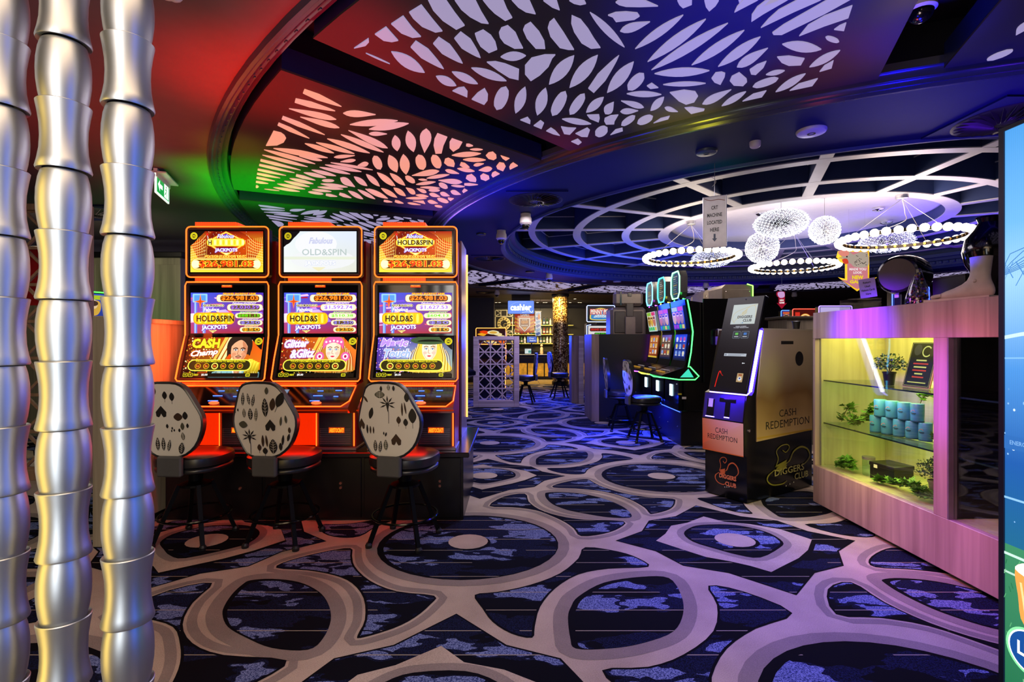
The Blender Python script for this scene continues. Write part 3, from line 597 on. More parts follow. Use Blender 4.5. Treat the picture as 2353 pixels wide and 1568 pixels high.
LDP = """215 340 240 290 308 265 390 340 430 430 470 505 380 508 270 450 225 390|550 230 640 330 695 430 705 510 605 508 510 400 470 310 490 265|798 190 900 340 1010 520 950 520 860 500 760 380 732 290 750 230|985 158 1080 200 1160 300 1220 400 1290 500 1190 508 1090 450 1010 330 980 240|1370 155 1450 125 1560 118 1680 130 1705 165 1650 200 1455 225 1420 175|1450 18 1500 -20 1700 -30 1900 58 1700 65 1560 62 1490 45|960 0 1000 -40 1100 -40 1137 32 1075 45 1010 30|685 0 700 -60 810 -60 858 100 780 70|320 -60 355 0 420 70 500 120 603 142 540 0 520 -60|812 575 780 610 740 700 650 790 552 853 490 780 490 690 560 610 700 575|440 1268 518 1237 548 1275 545 1310|582 1328 655 1272 692 1300 665 1363|715 1385 765 1350 810 1380 860 1435 790 1418|872 1338 950 1350 1032 1353 965 1423 905 1415|1025 1412 1150 1350 1178 1375 1153 1447 1090 1445|980 1497 1050 1468 1090 1505 1055 1532|1148 1215 1275 1210 1282 1250 1270 1292 1180 1255|1335 1250 1400 1220 1480 1213 1440 1280 1435 1312 1350 1315 1330 1280|1395 1427 1450 1370 1523 1352 1527 1385"""
LE_ = """40 475 513 142 95 l|162 602 735 182 118 l|200 683 952 222 108 l|595 635 1113 292 108 l|855 650 1272 357 108 l|1345 468 1040 655 105 t|1485 430 1870 480 120 l|2055 490 1752 655 85 l|1910 360 2045 405 56 r|230 720 770 690 98 l|315 828 733 815 50 l|1325 730 1510 690 50 l|1195 850 1448 765 78 r|1715 720 1420 900 78 l|-43 918 298 925 64 l|325 950 190 1085 84 l|985 877 700 1020 84 t|1130 897 890 1038 66 l|460 1095 330 1055 50 t|60 1210 215 1140 88 r"""
LEP = """1330 597 1300 660 1225 730 1180 725 1165 680 1240 630|1435 555 1550 545 1705 570 1668 635 1550 640 1480 610|1990 590 1970 665 1852 700 1900 640|2115 218 2092 297 1995 285 2050 245|2175 48 2135 170 1900 250 1652 348 1740 240 1900 150|2170 -20 1900 130 1480 335 1400 335 1388 315 1500 235 1950 -20|1850 0 1600 110 1275 267 1350 180 1450 90 1620 0 1700 -60 1950 -60|1525 0 1300 130 1182 207 1185 140 1240 60 1320 0 1450 -60 1620 -60|1235 0 1120 60 1015 115 1040 60 1090 0 1180 -70 1330 -70|720 0 720 -60 862 -60 862 0 830 50 768 103 735 60|455 0 450 -50 600 -50 597 38 510 72 475 40|203 812 268 858 190 868 155 840|925 715 920 750 878 828 820 805 790 765 830 710 890 702|1063 708 1135 770 1140 800 1100 840 1010 835 970 790 990 745|1835 767 1780 840 1558 887 1650 820|1330 887 1285 950 1095 992 1200 920|380 905 520 880 630 895 658 940 620 1000 540 1023 470 990|525 1055 600 1048 722 1068 715 1085 590 1115|380 1137 365 1167 220 1207 290 1160"""
LAP = """360 628 268 806 400 800 480 765 510 715 490 680 450 650"""
def parse(sA, sP, cf, wk=1.0):
    out = []
    for r in (sA.split('|') if sA else []):
        t = r.split(); out.append([cf(p) for p in lens((float(t[0]), float(t[1])), (float(t[2]), float(t[3])), float(t[4])*wk, t[5])])
    for r in (sP.split('|') if sP else []):
        t = [float(x) for x in r.split()]; out.append([cf((t[i], t[i+1])) for i in range(0, len(t), 2)])
    return out
ACEN = [math.radians(213.4+22.5*k) for k in range(16)]      # panel centre angles; index 0 = the small panel over the machines
def local(poly, ac):   # photo outline on the panel plane -> (radius, angle from the panel's axis)
    out = []
    for x, y in poly:
        Y = F*(ZP-EYE)/(CY-y); X = (x-CX)/F*Y; dx, dy = X-CC[0], Y-CC[1]; a = (math.atan2(dy, dx)-ac+PI) % (2*PI)-PI
        out.append((math.hypot(dx, dy), a))
    return out
g2 = [local(p, ACEN[0]) for p in parse(LA_, LAP, crop(560, 180, 5.2265), 0.80)+parse(LB_, LBP, crop(860, 260, 6.8176), 0.93)]
g1 = [local(p, ACEN[1]) for p in parse(LC_, LCP, crop(800, 0, 5.8825), 0.95)+parse(LD_, LDP, crop(1100, 0, 4.6125), 0.95)+parse(LE_, LEP, crop(1450, 0, 4.2782), 0.84)]
def ok(p): return all(RP0-0.0 < r < RP1-0.02 and abs(a) < DA-0.004 for r, a in p)
g2 = [p for p in g2 if ok(p)]
def offscreen(p, ac):
    r = sum(q[0] for q in p)/len(p); a = sum(q[1] for q in p)/len(p)+ac; X = CC[0]+r*math.cos(a); Y = CC[1]+r*math.sin(a)
    return Y <= 0.05 or CY-(ZP-EYE)/Y*F < -34
g1 = [p for p in g1 if ok(p)]
g1 += [p for p in g2 if offscreen(p, ACEN[1])]
def leafmesh(mb, p, ac=0.0, t=0.006):
    mb.prism([(r*math.cos(a+ac), r*math.sin(a+ac)) for r, a in p], -t, 0.004)
wedge = []
NA = 10
for i in range(NA+1): a = -DA+2*DA*i/NA; wedge.append((RP1*math.cos(a), RP1*math.sin(a)))
for i in range(NA+1): a = DA-2*DA*i/NA; wedge.append((RP0*math.cos(a), RP0*math.sin(a)))
board = MB().prism(wedge, 0.0, 0.012).mesh('panel_board', PANEL); side = MB().prism([(x*0.9995, y*0.998) for x, y in wedge], 0.012, 0.14).mesh('panel_frame', PSIDE)
hang = MB().prism([(CCx*0.97+0.2, y*0.9) for CCx, y in wedge], 0.14, ZR-ZP).mesh('panel_hanger', CDK)
allm = MB(); [leafmesh(allm, p) for p in g2]; allmesh = allm.mesh('leaf', LEAFM)
indm = []
for p in g2: mb = MB(); leafmesh(mb, p); indm.append(mb.mesh('leaf', LEAFM))
where = {0: 'salmon leaves, over the three orange machines', 1: 'lilac leaves, the largest one at the top', 2: 'cut off at the top right corner', 15: 'a green sliver just above the middle orange machine'}
FARW = {14: 'far left, low over the lattice screen', 13: 'over the cashier sign', 12: 'far one right of the cashier sign', 11: 'far one behind the hexagonal topper screens', 10: 'far one left of the hanging chicken sign', 9: 'far one right of the hanging chicken sign', 8: 'far right one above the foot ornament'}
for k in range(16):
    if k in (5, 6, 7): pass
    lab = 'leaf-pattern ceiling light panel, '+(where.get(k) or FARW.get(k) or ('beyond the tall blue screen, %s one round the ring' % ['third', 'fourth', 'fifth', 'sixth', 'seventh'][(k-3) % 5]))
    t = thing('leaf_light_panel', lab, 'ceiling light panel', (CC[0], CC[1], ZP), ACEN[k], 'leaf-pattern light panels in the ceiling ring')
    put('panel_board', board, t); put('panel_frame', side, t); put('panel_hanger', hang, t)
    if k == 1:
        for p in g1: mb = MB(); leafmesh(mb, p); put('leaf', mb.mesh('leaf', LEAFM), t)
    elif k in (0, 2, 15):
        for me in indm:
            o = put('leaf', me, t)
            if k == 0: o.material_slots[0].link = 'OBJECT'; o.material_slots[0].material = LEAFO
    else: put('leaf_pattern', allmesh, t, kind='stuff')
# ================================================================== ceiling fittings
def cpos(x, y, z=ZC): Y = F*(z-EYE)/(CY-y); return ((x-CX)/F*Y, Y)
VM = mat('vent_dark', '#241c22', 0.4); WPL = mat('white_plastic', '#d8cfcc', 0.35, var=0.03); BLK = mat('gloss_black', '#060608', 0.12, spec=0.6); CHR = mat('chrome', '#e8e8ee', 0.08, 1.0, var=0.01)
def vent(x, y, lab, s=0.62):
    X, Y = cpos(x, y); t = thing('swirl_vent', lab, 'air vent', (X, Y, ZC), 0.0, 'swirl air vents in the ceiling')
    MB().prism([(-s/2, -s/2), (s/2, -s/2), (s/2, s/2), (-s/2, s/2)], -0.012, 0.0).build('cover_plate', CNV, t)
    MB().lathe([(s*0.44, -0.016), (s*0.46, -0.013), (s*0.46, 0)], 32, cap=True).build('recess_disc', mat('vent_black', '#0c0a10', 0.5), t)
    fins = MB()
    blade = MB()
    for k in range(28):
        a = 2*PI*k/28; M = Matrix.Rotation(a, 4, 'Z') @ Matrix.Translation((s*0.27, 0, -0.024)) @ Matrix.Rotation(0.6, 4, 'X') @ Matrix.Rotation(0.25, 4, 'Z')
        put('fin', MB().box(-s*0.16, s*0.16, -0.012, 0.012, -0.002, 0.002, 0, M).mesh('fin', VM), t)
    MB().lathe([(0.0, -0.03), (0.04, -0.028), (0.06, -0.016)], 20, cap=False).build('hub', VM, t)
vent(1231, 458, 'swirl air vent right of the salmon leaf-pattern panel')
vent(2318, 272, 'large swirl air vent at the top right above the tall blue screen', 0.66)
vent(1125, 593, 'swirl air vent just right of the third orange machine')
vent(1118, 672, 'far swirl air vent above the lattice screen')
vent(229, 489, 'swirl air vent in the red ceiling between the metal columns', 0.7)
def disc(name, x, y, r, m, lab, cat, ring=True, grp=None, h=0.025):
    X, Y = cpos(x, y); t = thing(name, lab, cat, (X, Y, ZC), 0, grp)
    MB().lathe([(0, -h), (r*0.7, -h), (r*0.93, -h*0.8), (r, -h*0.35), (r, 0)], 32, cap=False).build('cover', m, t, True)
    if ring: MB().lathe([(r*0.16, -h-0.002), (r*0.28, -h-0.002), (r*0.28, -h), (r*0.16, -h)], 24, cap=False).build('centre_ring', CDK, t)
disc('ceiling_speaker', 1864, 300, 0.098, WPL, 'round white ceiling speaker plate lit pink, near the large leaf panel', 'speaker')
disc('smoke_detector', 1735, 326, 0.04, WPL, 'small white smoke detector between two round ceiling plates', 'smoke detector', False, None, 0.045)
disc('ceiling_speaker', 1623, 347, 0.082, mat('navy_plastic', '#33405c', 0.4), 'dark blue round ceiling speaker above the hanging paper sign', 'speaker')
disc('ceiling_disc', 1106, 537, 0.07, mat('dark_plastic', '#10131f', 0.4), 'small dark ceiling disc right of the third orange machine top', 'ceiling fitting', False)
disc('ceiling_disc', 1218, 624, 0.1, mat('dark_plastic', '#10131f', 0.4), 'small dark ceiling disc above the cashier sign side', 'ceiling fitting', False)
disc('downlight_fitting', 1388, 646, 0.06, WPL, 'small pink downlight fitting below the dome edge, left one', 'ceiling fitting', False)
disc('downlight_fitting', 1418, 647, 0.1, WPL, 'small pink downlight fitting below the dome edge, right one', 'ceiling fitting', False)
def dome_cam(x, y, lab, s=1.0, ytop=None):
    X, Y = cpos(x, y); t = thing('dome_camera', lab, 'security camera', (X, Y, ZC), 0, 'dome cameras on the ceiling')
    MB().lathe([(0.055*s, 0), (0.055*s, -0.03*s), (0.062*s, -0.05*s), (0.066*s, -0.10*s), (0.05*s, -0.118*s), (0.0, -0.12*s)], 24, cap=False).build('housing', WPL, t, True)
    MB().ball((0, 0, -0.125*s), 0.042*s, 20, 12).build('lens_dome', BLK, t, True)
    MB().lathe([(0.018*s, -0.168*s), (0.022*s, -0.163*s)], 16, cap=True).build('lens', CHR, t)
    MB().ball((0.03*s, 0.02*s, -0.055*s), 0.035*s, 12, 8).build('mount', WPL, t, True)
dome_cam(1208, 492, 'white dome camera left of the dome, upper of the pair beside the third orange machine', 1.1)
dome_cam(1152, 530, 'white dome camera left of the dome, lower of the pair beside the third orange machine', 1.1)
dome_cam(1262, 628, 'white dome camera under the dome edge right of the swirl vent', 1.2)
dome_cam(1142, 667, 'far white dome camera above the lattice screen', 1.2)
dome_cam(1622, 650, 'white dome camera behind the hexagonal topper screens', 1.2)
dome_cam(1825, 672, 'far white dome camera left of the hanging chicken sign', 1.2)
# the big camera top right and the partly seen one top left
t = thing('dome_camera', 'large white dome camera with a chrome eye at the top right', 'security camera', (1.955, 2.45, 3.07), 0.5)
MB().lathe([(0.05, 0.18), (0.055, 0), (0.062, -0.05), (0.066, -0.085), (0.056, -0.095), (0, -0.095)], 28, cap=False).build('housing', WPL, t, True)
MB().ball((0, 0, -0.092), 0.054, 24, 14).build('lens_dome', BLK, t, True)
MB().tube([(0.02, 0.0, -0.03), (0.07, 0.02, -0.06), (0.09, 0.03, -0.085)], 0.028, 14).build('side_arm', WPL, t, True)
t = thing('dome_camera', 'white dome camera cut off by the top edge beside the dark blue column', 'security camera', (-1.40, 2.07, ZC+0.0), 0.3)
MB().lathe([(0.06, 0), (0.06, -0.05), (0.055, -0.08), (0.04, -0.10), (0.0, -0.104)], 20, cap=False).build('housing', WPL, t, True)
MB().ball((0.03, 0, -0.085), 0.035, 14, 8).build('lens_dome', WPL, t, True)
# exit sign
t = thing('exit_sign', 'green running man exit sign hung from the red ceiling', 'exit sign', (0, 0, 0))
pa, pb = Vector((-3.08, 4.42, 0)), Vector((-3.22, 4.80, 0)); dv = (pb-pa)
MB().bar((pa.x, pa.y, 2.865), (pb.x, pb.y, 2.865), 0.16, 0.012).build('mounting_plate', WPL, t)
MB().bar((pa.x, pa.y, 2.77), (pb.x, pb.y, 2.77), 0.012, 0.17).build('sign_blade', mat('exit_white', '#e8fff0', 0.3, emit='#e8fff4', es=0.9), t)
MB().bar((pa.x, pa.y, 2.86), (pb.x, pb.y, 2.86), 0.03, 0.07).build('hanger', WPL, t)
a = Art(100, 42); a.rect(5, 3, 95, 38, '#128a3c'); a.poly([(12, 20), (26, 8), (26, 16), (46, 16), (46, 25), (26, 25), (26, 33)], '#f2fff6'); a.rect(58, 6, 90, 36, '#f2fff6')
a.ell(74, 11, 3, 3, '#128a3c'); a.stroke([(74, 15), (72, 23), (78, 28), (76, 34)], 3, '#128a3c'); a.stroke([(72, 22), (66, 28), (62, 30)], 3, '#128a3c'); a.stroke([(66, 19), (73, 16), (80, 20)], 2.5, '#128a3c')
a.build('sign_face', LIT, t, (pa.x+0.008, pa.y, 2.853), dv, (0, 0, -0.17))
# ================================================================== metal columns at the left
BRUSH = mat('brushed_silver', '#a9acb0', 0.42, 1.0, var=0.05, scale=6)
def column(X, Y, lab, flare_first, zoff):
    t = thing('bead_column', lab, 'column', (X, Y, 0), 0, 'stacked metal columns'); seg = 0.1625; r0 = 0.0535
    fl = MB().lathe([(r0*0.80, 0.004), (r0*1.03, 0.0), (r0*1.065, 0.005), (r0*0.985, 0.025), (r0*0.91, 0.052), (r0*0.885, 0.083), (r0*0.905, 0.114), (r0*0.975, 0.143), (r0*1.055, seg+0.006), (r0*1.02, seg+0.008), (r0*0.80, seg+0.0)], 40, cap=False).mesh('flared_segment', BRUSH, True)
    ba = MB().lathe([(r0*0.78, -0.002), (r0*0.85, 0.0), (r0*0.955, 0.03), (r0*1.02, 0.06), (r0*1.035, 0.085), (r0*1.02, 0.112), (r0*0.955, 0.14), (r0*0.865, seg-0.003), (r0*0.78, seg)], 40, cap=False).mesh('barrel_segment', BRUSH, True)
    z = zoff-seg*20; k = 0
    while z < ZC:
        fl_now = (k % 2 == 0) == flare_first
        if z+seg > 0.02: put('flared_segment' if fl_now else 'barrel_segment', fl if fl_now else ba, t, (0, 0, max(z, 0.0)), (0, 0, k*0.7))
        z += seg; k += 1
    MB().lathe([(0.025, 0.01), (0.025, ZC-0.005)], 16).build('core_rod', CHR, t)
# y of one segment joint (photo) fixes the phase
zj = lambda y, Y: EYE-(y-CY)/F*Y
YC = 1.30
column((295-CX)/F*YC, YC, 'segmented metal column, rightmost of three, shaded blue in front of the floral chair', True, (zj(545, YC)) % (0.1625*2))
column((148-CX)/F*YC, YC, 'segmented metal column, middle of three, pale silver with violet edge', True, (zj(690, YC)) % (0.1625*2))
column((2-CX)/F*YC, YC, 'segmented metal column, leftmost of three, lit warm yellow and cut by the photo edge', True, (zj(545, YC)) % (0.1625*2))
# ================================================================== plinth under the three machines
BLKL = mat('black_laminate', '#0c0a0d', 0.28, var=0.15); BLKT = mat('black_top', '#17141a', 0.22)
t = thing('machine_plinth', 'long black plinth carrying the three orange machines', 'plinth', (-1.55, 4.5, 0))
MB().box(-1.16, 1.17, -0.50, 0.53, 0.0, 0.50, 0.004).build('body', BLKL, t)
MB().box(-1.18, 1.22, -0.56, 0.60, 0.50, 0.54, 0.006).build('top_board', BLKT, t)
for i in range(3):
    MB().box(-1.15+i*0.774, -0.40+i*0.774, -0.512, -0.50, 0.02, 0.49, 0.003).build('door', BLKL, t)
for xx, yy in ((552, 1123), (783, 1111), (783, 1121), (1011, 1106), (1011, 1117)):
    p = px(xx, yy, 3.986); lk = MB().lathe([(0, -0.008), (0.010, -0.008), (0.012, -0.002), (0.012, 0.004)], 14, cap=False, M=Matrix.Translation((p.x+1.55, p.y-4.5, p.z)) @ Matrix.Rotation(PI/2, 4, 'X') @ Matrix.Scale(-1, 4, (0, 0, 1)))
    lk.build('door_lock', mat('lock_copper', '#b08070', 0.25, 0.8), t)
# wooden divider beside the first machine
WD = wood('divider_wood', '#8d7f66', '#b3a588', 'Z', 0.45)
t = thing('divider_panel', 'waist-high wooden divider panel at the left end of the machine row, glowing orange', 'divider', (-2.80, 3.49, 0))
MB().box(-0.022, 0.022, 0.02, 1.62, 0.01, 1.55, 0.002).build('panel', WD, t); MB().box(-0.045, 0.045, -0.02, 0.05, 0, 1.57, 0.004).build('end_post', WD, t)
MB().box(-0.045, 0.045, 0.05, 1.64, 1.535, 1.57, 0.004).build('top_rail', WD, t); MB().box(-0.03, 0.03, 0.05, 1.6, 0.0, 0.06, 0.002).build('kick_board', BLKL, t)
# ================================================================== orange machines
BODY = mat('cabinet_body', '#8a1a12', 0.3, spec=0.5); BEZ = mat('bezel_bronze', '#4c403e', 0.3, 0.6); GLB = mat('glass_black', '#040406', 0.08, spec=0.6)
NEON = mat('neon_orange', '#ff5020', 0.4, emit=(1.0, 0.115, 0.01), es=3.0); NEONY = mat('neon_amber', '#ffb020', 0.4, emit=(1.0, 0.42, 0.05), es=5.0)
RIB = mat('ribbed_orange', '#ff4420', 0.4, emit=(1.0, 0.09, 0.01), es=0.8, sample=False); REDL = mat('red_lit_plastic', '#e01808', 0.4, emit=(1.0, 0.03, 0.0), es=0.7, sample=False)
SIL = mat('cabinet_silver', '#8c8088', 0.3, 0.5); GRY = mat('panel_grey', '#4a4246', 0.4, 0.4); BLUL = mat('button_blue_light', '#3060ff', 0.3, emit=(0.08, 0.2, 1.0), es=2.2); REDB = mat('button_red_light', '#ff3010', 0.3, emit=(1.0, 0.08, 0.02), es=3)
def rr(x0, x1, z0, z1, r, Y):
    p = []
    for cx, cz, a in ((x1-r, z1-r, 0), (x0+r, z1-r, 90), (x0+r, z0+r, 180), (x1-r, z0+r, 270)):
        for i in range(5): q_ = math.radians(a+i*22.5); p.append((cx+r*math.cos(q_), Y, cz+r*math.sin(q_)))
    return p
def frame(mb, x0, x1, z0, z1, w_, y0, y1):   # rectangular picture-frame solid
    mb.box(x0, x1, y0, y1, z1-w_, z1, 0.003); mb.box(x0, x1, y0, y1, z0, z0+w_, 0.003); mb.box(x0, x0+w_, y0, y1, z0+w_, z1-w_, 0.003); mb.box(x1-w_, x1, y0, y1, z0+w_, z1-w_, 0.003)
def face_art(a, cx, cy, s, skin, hair, lips, hat=None, male=False, jewel=None):
    """a generic portrait, s = face height"""
    if not male:
        a.blob([(cx-s*.55, cy-s*.2), (cx-s*.35, cy-s*.75), (cx+s*.35, cy-s*.75), (cx+s*.6, cy-s*.1), (cx+s*.8, cy+s*.5), (cx+s*.95, cy+s*.95), (cx-s*.95, cy+s*.95), (cx-s*.75, cy+s*.4)], hair)
        for k in range(7): a.stroke([(cx-s*(.45+.05*k), cy-s*.3+k*s*.05), (cx-s*(.6+.05*k), cy+s*.3), (cx-s*(.5+.07*k), cy+s*.9)], s*.02, '#ffe9b0' if k % 2 else '#7a3c10', sm=4)
        for k in range(7): a.stroke([(cx+s*(.45+.05*k), cy-s*.3+k*s*.05), (cx+s*(.6+.05*k), cy+s*.3), (cx+s*(.55+.07*k), cy+s*.9)], s*.02, '#ffe9b0' if k % 2 else '#7a3c10', sm=4)
    else:
        a.blob([(cx-s*.42, cy+s*.1), (cx-s*.5, cy-s*.35), (cx-s*.25, cy-s*.72), (cx+s*.3, cy-s*.72), (cx+s*.5, cy-s*.35), (cx+s*.42, cy+s*.1), (cx, cy)], hair)
    a.poly([(cx-s*.16, cy+s*.3), (cx+s*.16, cy+s*.3), (cx+s*.2, cy+s*.75), (cx-s*.2, cy+s*.75)], '#b98062' if male else '#e9b48f')
    if male:
        a.poly([(cx-s*.2, cy+s*.55), (cx-s*.95, cy+s*.85), (cx-s*1.1, cy+s*1.5), (cx+s*1.1, cy+s*1.5), (cx+s*.95, cy+s*.85), (cx+s*.2, cy+s*.55), (cx, cy+s*.9)], '#7fb0b8')
        a.poly([(cx-s*.2, cy+s*.55), (cx+s*.2, cy+s*.55), (cx+s*.05, cy+s*1.5), (cx-s*.05, cy+s*1.5)], '#c58a68'); a.stroke([(cx-s*.2, cy+s*.5), (cx-s*.1, cy+s*1.0), (cx, cy+s*1.4)], s*.05, '#dce8ea', sm=3); a.stroke([(cx+s*.2, cy+s*.5), (cx+s*.15, cy+s*1.0), (cx+s*.1, cy+s*1.4)], s*.05, '#dce8ea', sm=3)
    a.blob([(cx-s*.33, cy-s*.15), (cx-s*.26, cy-s*.48), (cx, cy-s*.58), (cx+s*.26, cy-s*.48), (cx+s*.33, cy-s*.15), (cx+s*.27, cy+s*.22), (cx, cy+s*.48), (cx-s*.27, cy+s*.22)], skin)
    a.blob([(cx+s*.1, cy-s*.45), (cx+s*.33, cy-s*.15), (cx+s*.25, cy+s*.22), (cx+s*.05, cy+s*.45), (cx+s*.18, cy+s*.1)], '#c07a55' if male else '#f6c8a6')
    a.stroke([(cx-s*.24, cy+s*.16), (cx-s*.14, cy+s*.34), (cx, cy+s*.44)], s*.03, '#b87850' if male else '#eeb892', sm=3)
    for e in (-1, 1):
        a.ell(cx+e*s*.19, cy+s*.10, s*.09, s*.07, '#d08a64' if male else '#fbb8a4'); a.ell(cx+e*s*.14, cy-s*.085, s*.088, s*.045, '#5a3020' if male else '#6a4880'); a.ell(cx+e*s*.14, cy-s*.08, s*.07, s*.032, '#ffffff'); a.ell(cx+e*s*.14, cy-s*.08, s*.03, s*.032, '#20303c' if male else '#2a70b0')
        a.stroke([(cx+e*s*.05, cy-s*.13-(.0 if male else .04)*s), (cx+e*s*.15, cy-s*.17-(.0 if male else .04)*s), (cx+e*s*.25, cy-s*.12-(.0 if male else .04)*s)], s*.035, '#1c100a' if male else '#6a3c18', sm=3)
        a.stroke([(cx+e*s*.07, cy-s*.10), (cx+e*s*.14, cy-s*.125), (cx+e*s*.22, cy-s*.09)], s*.018, '#201008', sm=3)
    a.stroke([(cx-s*.02, cy-s*.05), (cx-s*.05, cy+s*.10), (cx+s*.04, cy+s*.12)], s*.02, '#9a5a3c', sm=3)
    a.blob([(cx-s*.1, cy+s*.24), (cx-s*.03, cy+s*.215), (cx+s*.03, cy+s*.215), (cx+s*.1, cy+s*.24), (cx, cy+s*.29)], lips)
    if male:
        a.blob([(cx-s*.35, cy-s*.22), (cx-s*.32, cy-s*.6), (cx, cy-s*.74), (cx+s*.32, cy-s*.6), (cx+s*.35, cy-s*.22), (cx+s*.2, cy-s*.40), (cx+s*.02, cy-s*.50), (cx-s*.2, cy-s*.38)], hair); a.stroke([(cx-s*.12, cy+s*.22), (cx, cy+s*.17), (cx+s*.12, cy+s*.22)], s*.03, '#241610', sm=3); a.blob([(cx-s*.08, cy+s*.36), (cx, cy+s*.33), (cx+s*.08, cy+s*.36), (cx, cy+s*.48)], '#241610')
        a.blob([(cx-s*.02, cy-s*.62), (cx-s*.16, cy-s*.50), (cx-s*.30, cy-s*.30), (cx-s*.36, cy+s*.05), (cx-s*.46, cy+s*.18), (cx-s*.46, cy-s*.3), (cx-s*.25, cy-s*.66)], hair); a.blob([(cx+s*.02, cy-s*.62), (cx+s*.18, cy-s*.48), (cx+s*.31, cy-s*.28), (cx+s*.35, cy+s*.02), (cx+s*.46, cy+s*.15), (cx+s*.46, cy-s*.3), (cx+s*.25, cy-s*.68)], hair)
    if hat:
        a.ell(cx, cy-s*.48, s*.85, s*.20, hat); a.rect(cx-s*.42, cy-s*.95, cx+s*.42, cy-s*.45, hat, s*.08); a.ell(cx, cy-s*.42, s*.55, s*.10, '#0c140c', 16, 180, 360)
    if jewel:
        a.blob([(cx-s*.45, cy-s*.1), (cx-s*.42, cy-s*.55), (cx, cy-s*.8), (cx+s*.42, cy-s*.55), (cx+s*.45, cy-s*.1), (cx+s*.3, cy-s*.3), (cx, cy-s*.42), (cx-s*.3, cy-s*.3)], jewel)
        for e in (-1, 1): a.ell(cx+e*s*.58, cy+s*.25, s*.2, s*.22, jewel); a.ell(cx+e*s*.58, cy+s*.25, s*.12, s*.13, '#ffd8e8'); a.ell(cx+e*s*.58, cy+s*.25, s*.06, s*.07, '#b01848')
        for k in range(5): a.ell(cx-s*.34+k*s*.17, cy-s*.5-abs(2-k)*-s*.03, s*.05, s*.05, '#ffe0ee')
def chip(a, x0, y0, x1, y1, txt, col, bg='#2a1808', rim='#fff6c0'):
    a.rect(x0, y0, x1, y1, '#c88a10', 20); a.rect(x0+2, y0+2, x1-2, y1-2, rim, 20); h = (y1-y0)
    a.rect(x0+h*.45, y0+h*.16, x1-h*.45, y1-h*.16, bg, h*.3); a.text(txt, x0+h*.55, y0+h*.2, x1-h*.55, y1-h*.2, col, 0.02)
def lamp_badge(a, cx, cy, r): a.ell(cx, cy, r, r, '#f4e020'); a.ell(cx, cy, r*.82, r*.82, '#20180c'); a.ring(cx, cy, r*.62, r*.62, r*.16, '#f4e020'); a.text('HG', cx-r*.35, cy-r*.25, cx+r*.35, cy+r*.25, '#f4e020', 0.03)
